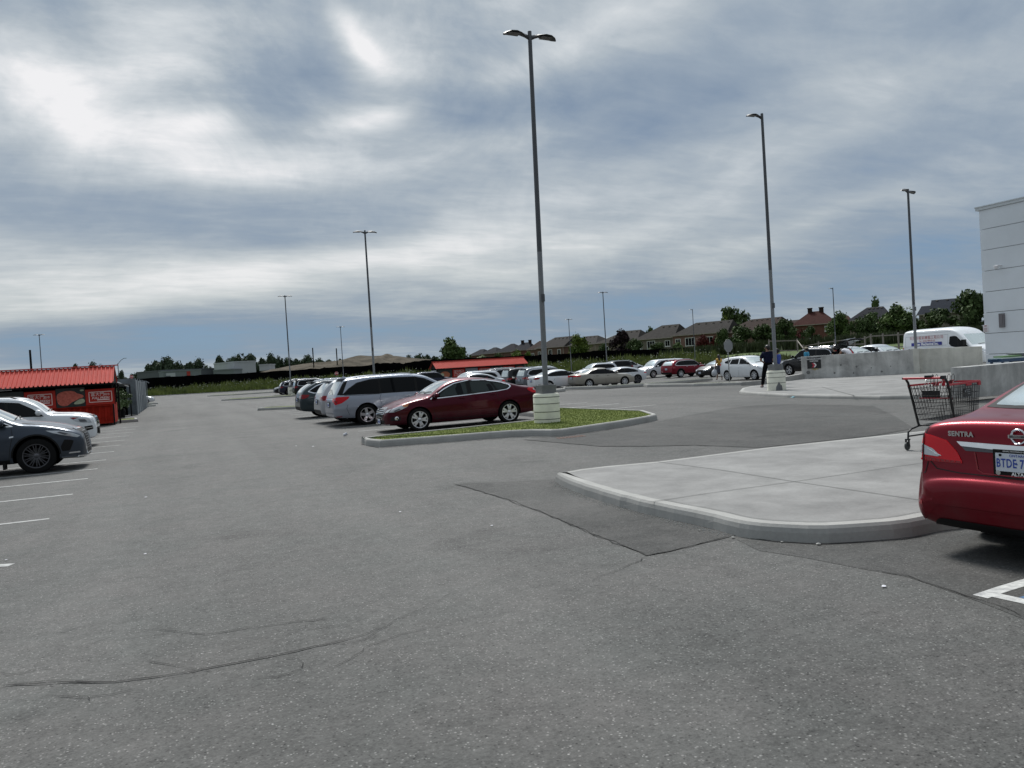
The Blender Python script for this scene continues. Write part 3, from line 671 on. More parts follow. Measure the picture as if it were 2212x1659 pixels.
# lean-to of dark frames and vegetables beside the near stand, then a hoarding of grey mesh
sh=empty('plant_shelter',(-2.75,46.3,0),label='dark lean-to shelter with glazed awning between red stand and grey hoarding',cat='shelter')
b=MB()
for x,y in ((-.05,0),(-.05,11.5),(-3,11.5),(-3,5)): b.box((x,y,1.05),(.08,.08,2.1))
b.box((-.05,5.7,2.08),(.07,11.5,.07)); build_split(b,'post',M['frame'],sh)
b=MB(); b.span((-.6,.6,2.45),(-.1,11.6,1.95),.04,.05); b.span((-2.6,.6,2.5),(-2.0,11.6,2.1),.04,.05); build_split(b,'awning_rail',M['notice'],sh)
b=MB(); b.addf([(-2.6,.6,2.5),(-.6,.6,2.45),(-.1,11.6,1.95),(-2,11.6,2.1)],[(0,1,2,3)]); b.build('awning_sheet',mat('awning_film',(.25,.28,.30),.3),sh)
b=MB(); b.box((-1.6,12.4,1.05),(2.6,.1,2.0)); b.box((-2.6,6,.5),(1.6,10,1.0)); build_split(b,'back_panel',M['void'],sh)
M['hoard']=mat('hoarding_mesh_grey',(.16,.185,.20),.7,.2,var=.35,vscale=1.8,bump=.3,bscale=6)
fa=Vector((-2.54,59.22)); fb=Vector((-2.59,82.77))
hd=empty('mesh_hoarding',(fa.x,fa.y,0),label='tall grey mesh covered temporary fence along the aisle beyond the stand',cat='fence')
b=MB(); d_=fb-fa; n=26; V=[]
for i in range(n+1):
    p=d_*(i/n); wv=.10*math.sin(i*1.7)+.05*math.sin(i*3.1); zt=2.42+.06*math.sin(i*2.3)-(.08 if i%6==3 else 0); V+=[(p.x+wv*.5,p.y,.05),(p.x+wv*.5-.05,p.y,zt)]
b.addf(V,[(2*i,2*i+2,2*i+3,2*i+1) for i in range(n)]); V2=[(x-.04,y,z) for x,y,z in V]; b.addf(V2,[(2*i,2*i+1,2*i+3,2*i+2) for i in range(n)]); 
b.addf([(0.02,0,.05),(-2.6,.2,.05),(-2.6,.2,2.5),(0.02,0,2.5)],[(0,1,2,3)])
b.build('mesh_sheet',M['hoard'],hd,smooth=60)
b=MB()
for i in range(8): p=d_*(i/7); b.tube([(p.x+.05,p.y,0),(p.x+.05,p.y,2.5)],.03,6)
for i in (1,3): b.span((d_.x*i/7-.1,d_.y*i/7,1.3),(d_.x*(i+.5)/7+.06,d_.y*(i+.5)/7,1.32),.03,.05)
b.tube([(d_.x+.05,d_.y,2.45),(d_.x+.25,d_.y+.3,2.3)],.04); build_split(b,'fence_post',M['greyp'],hd)
# ---- black construction fence
M['tarp']=mat('fence_tarp_black',(.004,.004,.0045),1.0,spec=0,var=.5,vscale=.8)
fp=[(-47.49,237.81,4.79),(-29.84,228.11,4.66),(-15.73,219.91,4.64),(-2.43,212.06,4.53),(4.38,208.07,4.40),(10.13,203.44,4.33),(16.06,198.73,4.19),(25.28,191.53,4.05),(30.10,187.30,4.23),(34.81,183.12,4.24),(40.83,177.29,4.08),(42.75,175.39,4.44),(45.28,173.22,4.26),(47.01,171.39,3.94),(49.14,169.40,4.34),(52.63,166.82,4.38),(57.99,162.36,4.25),(62.84,158.12,4.11),(68.38,153.58,4.00),(72.58,150.69,3.88),(76.46,147.95,3.79),(80.53,144.04,4.00),(86.37,138.28,3.59),(91.00,133.04,3.47),(94.81,128.15,3.26)]
fn=empty('construction_fence',(fp[0][0],fp[0][1],0),label='long black tarpaulin construction fence beyond the weeds at the back of the lot',cat='fence')
o=Vector((fp[0][0],fp[0][1],0)); b=MB(); V=[]; q=[]
for i in range(len(fp)-1):
    for k in range(5):
        a=Vector(fp[i]).lerp(Vector(fp[i+1]),k/5); a.z+=random.gauss(0,.07); q.append(a)
q.append(Vector(fp[-1]))
for p in q: zb=T(p.x,p.y)-.2; V+=[tuple(Vector((p.x,p.y,zb))-o),tuple(p-o),tuple(p-o+Vector((.03,.08,0))),tuple(Vector((p.x+.03,p.y+.08,zb))-o)]
b.addf(V,[(4*i+k,4*i+4+k,4*i+4+(k+1)%4,4*i+(k+1)%4) for i in range(len(q)-1) for k in range(3)]); b.build('tarpaulin',M['tarp'],fn)
for p in q[::6]:
    b=MB(); b.box((p.x-o.x,p.y-o.y+.1,p.z-.8),(.09,.09,1.9)); b.build('fence_post',M['frame'],fn)
# ---- earth mound
M['dirt']=mat('bare_earth',(.12,.10,.075),.95,spec=.1,var=.7,vscale=.3,coord='World',bump=1.0,bscale=.8,vcol=(.035,.030,.02))
prof=pchip([(480,1.6),(500,2.5),(535,4.8),(583,6.1),(645,6.9),(726,7.5),(750,8.1),(770,8.5),(785,8.3),(800,8.1),(820,8.0),(831,8.5),(838,7.9),(855,7.5),(880,6.8),(905,6.2),(955,5.3),(1000,4.0),(1060,1.5)])
from mathutils import noise as mnoise
us=[480+4*i for i in range(146)]; vs2=[i/34 for i in range(35)]
def mfn(u,v):
    d=205+80*v; l=(u-1106)/1700*235; x,y=lf(l,d); h=prof(u); sh=math.sin(math.pi*min(1,max(0,v)))**.75
    nz=mnoise.fractal(Vector((x*.06,y*.06,1)),1,2,5)*1.3*sh
    ridge=abs(mnoise.noise(Vector((x*.11,y*.03,5))))*1.3*sh
    return (x,y,T(x,y)*(1-sh)-.3+h*sh+nz*.55*(1 if v<.44 else .3)-ridge*(1.6 if v<.46 else 0))
V,F=gridmesh(us,vs2,mfn); me=bpy.data.meshes.new('dirt_hill'); me.from_pydata(V,[],F); me.materials.append(M['dirt']); me.shade_smooth(); link('dirt_hill',me,kind='structure')
for i,(x_,y_,h_) in enumerate([(640,784,1.5),(678,758,2.4),(765,755,0)]): pass
# utility posts on the mound
for nm,(x,y,z),h,lab in (('utility_post',(36.10,226.13,6.93),3.6,'first dark utility post standing on the earth mound'),('utility_post',(42.23,223.51,6.78),3.2,'second dark utility post on the mound, nearer its peak'),('utility_post',(60.67,180.80,4.63),4.5,'tall dark utility post beside the tree left of the far houses')):
    b=MB(); b.tube([(0,0,-4),(0,0,h)],.16,8); b.build(nm,M['frame'],label=lab,cat='post',loc=(x,y,z),group='dark posts by the mound')
# ---- distant low buildings
M['bgrey']=mat('far_wall_grey',(.10,.11,.12),.8,var=.15,vscale=.05); M['bgrey2']=mat('far_wall_pale',(.17,.19,.20),.85); M['bwhite']=mat('far_wall_white',(.40,.42,.44),.7,var=.1,vscale=.2)
def block(name,a,c,dep,ztop,m,label,zb=0,roof=None):
    a=Vector(a[:2]); c=Vector(c[:2]); t=empty(name,(a.x,a.y,0),math.atan2((c-a).y,(c-a).x),label=label,cat='building'); w=(c-a).length
    b=MB(); b.box((w/2,dep/2,(ztop+zb)/2),(w,dep,ztop-zb)); b.build('wall',m,t)
    b=MB(); b.box((w/2,dep/2,ztop+.15),(w+.3,dep+.3,.4)); b.build('roof',roof or m,t); return t,w
z_=(3.56,313.97,7.67)[2]
t,w=block('low_building',(-3.92,315.00,8.30),(9.09,318.14,7.78),30,z_,M['bgrey2'],'low grey industrial building with a red corner beyond the black fence')
b=MB(); b.box((w*.66,-.1,z_-4),(w*.09,.3,7.6)); b.build('red_panel',mat('far_red',(.35,.03,.02),.6),t)
b=MB(); b.box((w*.19,-.1,z_-2.1),(w*.24,.2,3.2)); sgn=b.build('sign_panel',M['bwhite'],t)
b=MB(); b.box((w*.12,-.25,z_-1.9),(1.6,.1,.9)); b.box((w*.22,-.25,z_-2.2),(4,.1,.4)); b.build('lettering',M['bgrey'],sgn)
for i in range(9):
    b=MB(); b.box((w*(.08+.1*i),-.08,z_-5.6),(w*.07,.15,2.2)); b.build('window',M['glass'],t)
z_=(-7.58,325.26,8.19)[2]
block('low_building',(-13.23,332.01,7.95),(-4.17,319.45,7.71),26,z_,M['bgrey'],'dark grey long shed wall left of the building with red corner')
for px_,lab in (((-11.45,328.01,8.47),'a'),((-8.39,326.70,8.44),'b'),((-5.49,324.37,8.23),'c')): pass
z_=(18.07,286.07,9.06)[2]
block('tall_box_building',(18.80,283.58,9.03),(26.05,287.01,9.06),14,z_,M['bwhite'],'tall white box building standing left of the earth mound')
z_=(14.54,278.82,6.50)[2]
block('low_building',(11.84,279.97,6.52),(18.10,277.30,6.72),8,z_,M['bgrey2'],'low pale annexe wall beside the tall white box building')
z_=(27.37,273.36,7.34)[2]
block('rooftop_box',(25.95,273.97,7.28),(29.08,272.63,7.30),6,z_,M['bwhite'],'small white flat-roofed box right of the tall white building',zb=z_-1.8)
# ---- houses
def hmat(n,c,v=.2): return mat(n,c,.9,spec=.1,var=v,vscale=1.2)
WM={'brick':hmat('brick_pinkish',(.21,.125,.105)),'brick2':hmat('brick_brown',(.15,.095,.076)),'taupe':hmat('brick_taupe',(.17,.15,.125)),'tan':hmat('brick_tan',(.20,.165,.13)),'maroon':hmat('brick_red',(.15,.07,.055))}
RM={'grey':hmat('shingle_grey_brown',(.042,.038,.035),.25),'brown':hmat('shingle_brown',(.038,.026,.022),.25),'dark':hmat('shingle_dark',(.018,.019,.024),.25),'blue':hmat('shingle_blue_grey',(.015,.019,.028),.25),'red':hmat('shingle_red_brown',(.045,.015,.012),.25)}
M['fascia']=mat('fascia_dark',(.10,.09,.085),.6); M['wframe']=mat('window_frame_white',(.62,.62,.6),.5); M['gutter']=mat('gutter_beige',(.30,.26,.22),.6)
def house(label,P1,P2,zr,ra,rb,dep,wm,rm,wins=(),chim=(),vents=0,zb=None):
    a=Vector(P1[:2]); c=Vector(P2[:2]); w=(c-a).length; ze=(P1[2]+P2[2])/2; z0=zb if zb is not None else T(*((a+c)/2))-.5
    t=empty('house',(a.x,a.y,0),math.atan2((c-a).y,(c-a).x),label=label,cat='house',group='two storey houses behind the lot')
    b=MB(); b.box((w/2,dep/2,(ze+z0)/2),(w,dep,ze-z0))
    ov=.45; r1=(w*ra,dep/2,zr); r2=(w*rb,dep/2,zr)
    if ra<=0: b.addf([(0.02,.02,ze),(0.02,dep-.02,ze),(0.02,dep/2,zr-.12)],[(0,1,2)])
    if rb>=1: b.addf([(w-.02,.02,ze),(w-.02,dep-.02,ze),(w-.02,dep/2,zr-.12)],[(0,1,2)])
    b.build('wall',WM[wm],t)
    e=[(-ov,-ov,ze-.1),(w+ov,-ov,ze-.1),(w+ov,dep+ov,ze-.1),(-ov,dep+ov,ze-.1)]
    b=MB(); b.addf(e+[r1,r2],[(0,1,5,4),(2,3,4,5),(1,2,5),(3,0,4)] ); rf=b.build('roof',RM[rm],t)
    b=MB(); b.box((w/2,-ov-.02,ze-.16),(w+2*ov,.1,.16)); b.box((w+ov+.02,dep/2,ze-.16),(.1,dep+2*ov,.16)); b.box((w-.1,-.1,(ze+z0)/2),(.12,.12,ze-z0-.3)); b.build('gutter',M['gutter'],t)
    for u,dz,ww,hh in wins:
        b=MB(); b.box((w*u,-.03,ze-dz),(ww+.22,.1,hh+.22)); b.box((w*u,-.06,ze-dz-hh/2-.16),(ww+.4,.14,.12)); f=b.build('window',M['wframe'],t)
        b=MB(); n=2 if ww<1.7 else 3
        for k in range(n): b.box((w*u-ww/2+ww*(k+.5)/n,-.085,ze-dz),(ww/n-.1,.02,hh-.06))
        b.build('pane',M['glass'],f)
    for u in chim:
        b=MB(); b.box((w*(ra+(rb-ra)*u),dep/2-.2,zr+.1),(.95,.95,1.3)); b.box((w*(ra+(rb-ra)*u),dep/2-.2,zr+.78),(1.15,1.15,.16)); b.build('chimney',RM['brown'],rf)
    for k in range(vents):
        u=ra+(rb-ra)*(k+.5)/vents; b=MB(); b.box((w*u,dep/2-.9,zr-.9*(zr-ze)/(dep/2+ov)+.12),(.42,.42,.28)); b.build('roof_vent',M['gutter'],rf)
    return t
house('far maroon-roofed house with two dark roof chimneys',(133.25,143.38,7.44),(139.13,136.52,7.31),(141.23,144.40,10.51)[2],.38,.66,12,'maroon','red',[(.37,2.3,1.5,1.9),(.82,1.3,.7,1.0)],(0,1),0)
house('red-brown roofed wing on the right of the chimney house',(146.12,144.42,7.22),(148.97,141.03,7.32),(153.51,147.84,9.29)[2],.15,.8,12,'maroon','red')
house('dark blue-roofed house half hidden by two trees',(140.70,133.69,7.56),(146.21,126.98,7.47),(150.38,135.06,10.39)[2],.40,.80,13,'tan','dark',[(.5,2.4,1.4,1.6)],(),4)
house('low slate-roofed wing with a dark red gable',(146.56,120.31,7.51),(150.64,114.22,7.64),(153.43,121.77,9.45)[2],.02,.98,9,'taupe','blue')
house('tall slate-roofed house at far right behind dense trees',(152.64,122.10,8.69),(157.65,115.60,8.55),(162.72,124.37,10.92)[2],.0,1.0,12,'taupe','blue',(),(),4)
house('long brown-roofed house partly hidden by three bushes',(127.12,161.21,6.92),(131.63,148.42,7.14),(136.08,159.64,9.99)[2],.33,.95,12.5,'brick2','brown',[(.30,1.6,2.2,1.6),(.72,2.1,1.5,2.0)],(),6)
house('brown-roofed rear house right of the tall lamp post',(134.43,151.57,7.26),(137.15,146.07,7.33),(141.10,155.30,9.02)[2],.05,.9,12,'brick2','brown')
house('pinkish brick house with four white windows and red shrubs',(119.03,171.19,7.21),(126.61,159.26,7.33),(129.68,171.07,10.32)[2],.30,1.0,12,'brick','grey',[(.10,2.0,1.2,1.9),(.33,1.9,2.4,1.9),(.67,2.1,2.4,2.1),(.93,1.9,1.1,2.0)],(),5)
house('taupe brick house left of the pinkish brick house',(114.36,181.88,6.92),(119.72,171.98,7.05),(122.38,181.80,10.46)[2],.45,.92,12,'taupe','grey',[(.1,1.7,1.6,1.5),(.42,1.7,2.2,1.9),(.85,1.6,1.3,1.4)],(),3)
house('grey-brown hip-roofed house behind the dark purple tree',(110.61,196.52,6.91),(116.87,185.16,7.06),(120.08,196.91,10.00)[2],.48,.86,12,'tan','grey',[(.25,2.0,1.4,1.6)],(),3)
house('grey roofed house right of the yellow-green tree',(113.74,219.12,7.36),(118.26,210.67,7.30),(121.04,222.59,9.94)[2],.25,.72,12,'tan','grey',[(.55,2.2,1.2,1.9)],(),3)
house('brown brick house with long ridge left of yellow-green tree',(110.89,237.74,7.40),(115.64,227.01,7.44),(120.46,240.26,10.70)[2],.30,1.0,12,'brick2','grey',[(.12,2.2,1,1.8),(.52,1.9,1.3,2.0),(.84,2.0,1.2,2.0)],(),5)
house('small gabled house just behind the tallest lamp post',(114.92,253.42,7.36),(117.11,250.32,7.61),(119.90,257.89,10.41)[2],.4,.9,12,'brick2','brown',[(.5,2.4,1.1,1.8)])
house('dark roofed house with two small ridge chimneys',(113.13,262.89,7.70),(117.88,258.69,7.70),(118.99,266.98,10.43)[2],.35,.8,12,'maroon','dark',[(.3,3.4,1.0,1.6),(.7,3.0,1.0,1.6)],(0,1))
house('dark steep-roofed house with pale ridge flashing',(112.45,278.40,7.52),(117.87,271.74,7.68),(119.21,282.11,10.67)[2],.45,.6,13,'brick2','dark',[(.4,3.0,1.0,1.6),(.75,3.2,1.0,1.6)])
house('dark pyramid roof house among the trees',(112.77,294.58,7.61),(117.12,289.46,7.74),(118.57,299.77,10.08)[2],.42,.6,13,'brick2','dark')
house('leftmost distant dark roof beside the big leafy tree',(111.93,305.81,7.52),(115.61,300.97,7.53),(116.30,309.43,9.86)[2],.35,.65,12,'brick2','dark')
# ---- trees
def leafmat(n,c,dk,sc=3.0):
    m=mat(n,c,.75,spec=.2,var=.6,vscale=sc,vcol=dk,coord='Object'); return m
LM={'dark':leafmat('leaves_dark',(.078,.118,.036),(.026,.044,.015)),'mid':leafmat('leaves_mid',(.11,.16,.044),(.030,.055,.016)),'lime':leafmat('leaves_yellow_green',(.13,.17,.025),(.05,.085,.015)),'purple':leafmat('leaves_purple',(.035,.018,.022),(.012,.008,.010)),'far':leafmat('leaves_far',(.065,.092,.050),(.028,.045,.024)),'redb':leafmat('leaves_red',(.13,.025,.02),(.05,.01,.01))}
M['bark']=mat('bark',(.06,.045,.035),.9,var=.4,vscale=8)
def crown_mesh(seed,n=2400,leaf=.05,clumps=18,squat=1.0,gap=.25):
    rr=random.Random(seed); b=MB(); C=[]
    for i in range(clumps):
        a=rr.uniform(0,6.28); h=rr.random()**.8; rad=(math.sin(math.pi*min(.97,.12+h*.86))**.7)*.5*rr.uniform(.25,1.0)
        C.append((Vector((rad*.92*math.cos(a),rad*.92*math.sin(a),.12+.76*h)),rr.uniform(.12,.23)))
    for i in range(n):
        c,r=C[rr.randrange(clumps)]; v=Vector((rr.gauss(0,1),rr.gauss(0,1),rr.gauss(0,.8))); v.normalize(); rad=r*(rr.uniform(.25,1.0)**.6)*(1.35 if rr.random()<.06 else 1)
        p=c+v*rad; nrm=(v+Vector((rr.gauss(0,.7),rr.gauss(0,.7),rr.gauss(0,.7)+.2))).normalized(); t1=nrm.orthogonal().normalized(); t1.rotate(Matrix.Rotation(rr.uniform(0,6.28),3,nrm)); t2=nrm.cross(t1); s=leaf*rr.uniform(.5,1.2)
        b.addf([p-t1*s,p+t2*s*.6,p+t1*s,p-t2*s*.6],[(0,1,2,3)])
    return b
PROTO={}
def protos(kind):
    if kind in PROTO: return PROTO[kind]
    L=[]
    for s in range(4): L.append(crown_mesh(sum(map(ord,kind))*7+s,3000,.055,20+4*s).mesh('crown',LM[kind]))
    PROTO[kind]=L; return L
def trunk_mesh():
    b=MB(); b.tube([(0,0,-.05),(.01,0,.2),(0,.01,.45),(.01,0,.75)],[.035,.028,.02,.008],8)
    for k in range(5):
        a=k*1.3; z=.25+.08*k; b.tube([(0,0,z),(.12*math.cos(a),.12*math.sin(a),z+.14),(.24*math.cos(a),.24*math.sin(a),z+.3)],[.014,.009,.004],5)
    return b.mesh('trunk',M['bark'],60)
TRUNK=trunk_mesh(); tk=0
def tree(label,base,H,W,kind,name='tree',cat='tree',group=None,k=None,dz=0):
    global tk; tk+=1; L=protos(kind)
    z=T(base[0],base[1])-.1 if len(base)<3 else base[2]
    t=empty(name,(base[0],base[1],z+dz),random.uniform(0,6.28),label=label,cat=cat,group=group)
    t.scale=(W,W,H)
    link('crown',L[(tk if k is None else k)%4],t); link('trunk',TRUNK,t)
    return t
def T_at(px_l,top,d,wpx,kind,label,group=None,**kw):
    # px_l: (x,y,z) world point of the crown top
    x,y,z=top; zb=T(x,y)-.2; return tree(label,(x,y),max(1.5,z-zb)*1.04,wpx/1700*d*1.15,kind,group=group,**kw)
PT_=crown_mesh(5,900,.05,10)
for (x_,y_,h_,l_) in ((-3.3,49.6,1.5,'leafy potted plant at the front of the dark shelter'),(-3.6,52.0,1.7,'second leafy plant deeper inside the dark shelter'),(-3.2,54.6,1.4,'third leafy plant under the awning')):
    t_=empty('potted_plant',(x_,y_,.45),0,label=l_,cat='plant'); t_.scale=(1.5,1.5,h_); link('foliage',PT_.mesh('foliage',mat('plant_leaves',(.12,.19,.06),.7,var=.6,vscale=4,vcol=(.04,.07,.02))),t_); b=MB(); b.lathe([(0,-.3),(.12,-.3),(.16,.05),(0,.05)],12); b.build('pot',M['frame'],t_)
near_t=[((58.52,170.94,8.55),180,58,'mid','leafy green tree rising behind the left end of the far red stand'),
((67.38,188.87,7.27),200,30,'dark','darker tree tucked behind the big leafy tree'),
((71.76,186.94,4.62),200,60,'mid','low pale green scrub right of the big leafy tree'),
((83.15,203.85,5.53),220,26,'dark','rounded shrub in front of the dark steep roof'),
((82.29,187.92,5.68),205,30,'lime','yellow-green bush left of the tallest lamp post'),
((84.70,186.87,5.15),205,20,'lime','smaller yellow bush touching the tallest lamp post'),
((81.41,152.45,7.46),172,46,'lime','bright yellow-green tree above the black fence'),
((92.48,152.08,7.81),176,50,'purple','dark purple-leaved tree in front of the hip-roofed house'),
((92.59,147.64,5.90),172,34,'dark','dark green bush right of the purple tree'),
((86.32,150.31,5.41),172,22,'dark','small dark bush left of the purple tree'),
((97.20,145.66,4.98),172,36,'dark','dark shrub under the taupe house windows'),
((100.19,142.19,4.57),170,26,'mid','green shrub between the taupe and the pinkish houses'),
((114.43,152.47,6.10),185,26,'redb','dark red shrub against the pinkish brick house'),
((116.29,150.58,5.80),184,20,'redb','second red shrub at the right corner of the pinkish house'),
((112.95,143.34,7.17),176,28,'dark','dark conical evergreen between two brick houses'),
((105.74,129.01,7.03),160,58,'dark','broad dark green tree left of the man and stop sign'),
((108.95,125.46,6.76),158,50,'dark','dense dark green tree just left of the second lamp post'),
((111.52,122.21,7.63),156,46,'dark','tall dark tree right of the second lamp post'),
((117.60,123.91,5.30),160,26,'redb','reddish shrub below the maroon-roofed house'),
((115.57,119.36,5.90),155,34,'dark','round green tree in front of the maroon-roofed house'),
((115.61,111.77,7.71),148,46,'mid','leafy green tree behind the third small lamp post'),
((118.95,108.16,7.48),146,52,'dark','dark spreading tree in front of the dark blue roof'),
((118.67,101.77,8.09),140,64,'mid','broad light green tree left of the right-hand lamp post'),
((121.85,96.04,6.91),136,62,'dark','dark green tree in front of the slate-roofed wing'),
((121.29,89.81,9.19),130,70,'dark','tallest dark tree beside the corner of the store'),
((163.58,202.42,16.04),250,66,'dark','large round dark tree rising above the brown roofs'),
((159.65,201.84,12.88),248,30,'lime','small yellowish treetop showing over the pinkish house roof'),
((136.61,208.36,10.83),245,24,'mid','sparse treetop peeking over the taupe house ridge'),
((176.78,158.67,13.52),215,32,'mid','light green treetop above the dark blue roof'),
((130.40,107.60,6.03),150,40,'dark','dark bush directly behind the right-hand lamp post')]
for top,d,w,k,l in near_t: T_at(None,top,d,w,k,l,'trees around the houses')
far_t=[(162,789,24),(200,787,30),(222,790,18),(322,789,24),(336,782,34),(358,776,48),(380,783,30),(262,802,14),(410,784,30),(430,779,34),(448,790,22),(340,795,60),
(473,771,28),(488,786,30),(512,768,52),(543,767,34),(565,775,22),(584,768,30),(604,771,20),(622,775,28),(640,777,24),(663,771,34),(690,776,36),(712,779,24),(735,777,22),(883,770,22),(905,766,34),(922,768,18),(938,771,26),(700,784,60),(460,796,40),(540,790,80),(620,788,80)]
FT=[(-34.72,341.29,12.56),(-28.55,338.65,12.50),(-25.02,337.13,11.74),(-9.40,352.21,11.44),(-6.90,351.17,12.60),(-3.01,347.36,13.40),(0.69,350.09,11.97),(-19.92,356.66,9.69),(5.90,347.86,11.43),(9.43,346.37,12.14),(12.43,345.04,9.85),(-6.56,361.85,10.37),
(16.37,330.38,12.73),(18.82,331.44,9.88),(22.78,325.47,12.77),(28.31,327.46,12.75),(32.13,327.97,11.09),(34.75,320.34,11.97),(38.54,323.06,11.33),(41.52,321.77,10.39),(45.10,324.58,9.93),(46.61,306.55,10.32),(50.92,304.68,9.15),(54.82,305.18,8.43),(58.20,301.56,8.49),(84.99,301.01,8.33),(85.85,289.77,8.59),(90.35,294.36,8.18),(92.96,293.23,7.46),(53.50,310.07,7.75),(14.26,339.88,8.50),(28.42,338.19,8.79),(42.08,330.18,8.20)]
extra=[((3.27,357.66,10.30),50,'low dark thicket between the two left far clumps'),((12.77,348.11,8.00),50,'low thicket behind the red-cornered building'),((21.48,339.04,11.46),50,'dense crown behind the white box, left side'),((34.97,338.71,10.73),60,'dense crown behind the small white box'),((47.35,327.95,9.17),60,'low thicket left of the first utility post'),((60.21,317.01,8.14),60,'low thicket behind the second utility post'),((-23.84,358.29,8.07),60,'faint low trees behind the grey hoarding'),((93.22,308.35,7.62),50,'low thicket at the right end of the mound'),((-13.62,359.38,8.61),50,'low trees over the dark grey shed')]
for p_,w_,l_ in extra: T_at(None,p_,tolf(p_[0],p_[1])[1],w_,'far',l_,'far trees on the horizon')
LB=['small treetop over the left stand roof','rounder treetop over the left stand roof','treetop at the right end of the left stand roof','low left edge tree of the left far clump','mid-height tree in the left far clump','tallest tree of the left far clump','right shoulder tree of the left far clump','tiny tree by the thin street light','spindly tree right of the left far clump','forked-top tree above the red-cornered building','low tree right of the red-cornered building','broad low tree behind the grey shed','narrow upright tree left of the white box building','low bushy tree left of the white box building','wide domed tree directly behind the white box building','ragged tree right of the white box building','short tree between white box and earth mound','upright tree above the small white box','thin slanted tree left of the fourth lamp post','tree immediately left of the fourth lamp post','tree immediately right of the fourth lamp post','small pointed tree on the mound horizon','low tree behind the first utility post','low tree between the two utility posts','tiny tree beyond the mound shoulder','tiny dark tree on the mound right end','round dark tree behind the mound right end','small tree with bare stem behind mound','feathery tree left of the big leafy tree','long low hedge-like tree behind the mound','broad low trees behind the pale annexe','wide dark tree mass behind the white box building','wide tree mass left of the mound peak']
for (px_,py_,w),p,l in zip(far_t,FT,LB):
    d=tolf(p[0],p[1])[1]; T_at(None,p,d,w,'far',l+' on the horizon','far trees on the horizon')
# ---- weeds, wild flowers and rail fences
def tufts(name,n,fn,label,m,hh,ww,tri=3):
    b=MB()
    for _ in range(n):
        x,y,s=fn(); z=T(x,y)-.05
        for k in range(tri):
            a=random.uniform(0,3.14); h=hh*s*random.uniform(.6,1.2); w=ww*random.uniform(.6,1.2); lx=random.gauss(0,.2*h); ox,oy=random.gauss(0,.25),random.gauss(0,.25)
            b.addf([(x+ox-w*math.cos(a),y+oy-w*math.sin(a),z),(x+ox+w*math.cos(a),y+oy+w*math.sin(a),z),(x+ox+lx,y+oy+lx,z+h)],[(0,1,2)])
    return b.build(name,m,label=label,cat='weeds',kind='stuff')
M['weed']=mat('weed_leaves',(.20,.23,.055),.85,var=.7,vscale=.5,coord='World',vcol=(.07,.10,.025))
M['flower']=mat('umbel_flowers',(.45,.45,.38),.8)
def wf():
    l=random.uniform(-125,38); t=random.random(); d=_B(l)+3+11*t; x,y=lf(l,d); return x,y,.55+.6*t*random.random()+.3*math.sin(l*.35)**2
tufts('weeds',11000,wf,'tall olive weeds growing between the lot edge and the black fence',M['weed'],1.5,.20)
def wf2():
    l=random.uniform(30,80); t=random.random(); d=_B(l)+18+7*t; x,y=lf(l,d); return x,y,.8+.6*random.random()
tufts('weeds',4200,wf2,'darker shrubby weeds along the top of the right grass bank',mat('weed_dark',(.06,.08,.022),.85,var=.7,vscale=.4,coord='World',vcol=(.02,.03,.01)),1.3,.28)
def wf3():
    l=random.uniform(18,46); t=random.random(); d=_B(l)+1+10*t; x,y=lf(l,d); return x,y,.4+.5*random.random()
tufts('weeds',1500,wf3,'pale coarse weeds on the bank behind the red SUV',mat('weed_pale',(.15,.17,.06),.85,var=.6,vscale=.5,coord='World',vcol=(.06,.08,.025)),1.0,.22)
b=MB()
for _ in range(900):
    l=random.uniform(-125,40); t=random.random()**.6; d=_B(l)+4+10*t; x,y=lf(l,d); z=T(x,y)+random.uniform(.7,1.7)
    s=random.uniform(.06,.16); b.addf([(x-s,y,z),(x,y-s*.6,z+.02),(x+s,y,z),(x,y+s*.6,z+.08),(x,y,z+s)],[(0,1,4),(1,2,4),(2,3,4),(3,0,4)])
b.build('wild_flowers',M['flower'],label='white wild flower heads among the tall weeds',cat='flowers',kind='stuff')
M['wood']=mat('weathered_rail',(.26,.235,.20),.85,var=.3,vscale=2)
def rail(label,pts,h,rails=(1.0,.45),name='rail_fence',diag=False):
    P=[Vector((*p[:2],T(p[0],p[1]))) if len(p)==2 else Vector(p) for p in pts]
    t=empty(name,tuple(P[0]),label=label,cat='fence'); o=P[0]
    for p in P:
        b=MB(); b.box(tuple(p-o+Vector((0,0,-h/2+.1))),(.16,.16,h+.4)); b.build('fence_post',M['wood'],t)
    for i in range(len(P)-1):
        for r_ in rails:
            q=Vector((0,0,-h*(1-r_))); b=MB(); b.span(P[i]-o+q,P[i+1]-o+q,.08,.14); b.build('fence_rail',M['wood'],t)
    return t
rail('white wooden rail frame on the grass bank behind the man',[(89.00,101.27,3.33),(91.77,97.91,3.14)],1.7,(1.0,.08))
b=MB(); p0=Vector((91.77,97.91,3.14)); p1=Vector((86.69,91.34,1.85)); b.span((0,0,0),p1-p0,.12,.12); b.build('rail_brace',M['wood'],label='slanting white brace rail at the right end of the rail frame',cat='rail',loc=tuple(p0))
rail('long weathered rail running uphill behind the lamp post',[(89.65,94.44,2.11),(90.35,91.97,2.42),(91.09,89.48,2.60),(92.26,86.81,2.75),(92.03,84.73,2.71)],1.6,(1.0,.5))
rail('wooden rail fence behind the raised tailgate, left of the van',[(83.96,77.30,2.62),(83.89,76.25,2.86),(84.51,74.89,2.82),(84.65,72.66,2.79),(85.61,70.08,2.77),(85.95,67.76,2.78)],2.2,(1.0,.3))

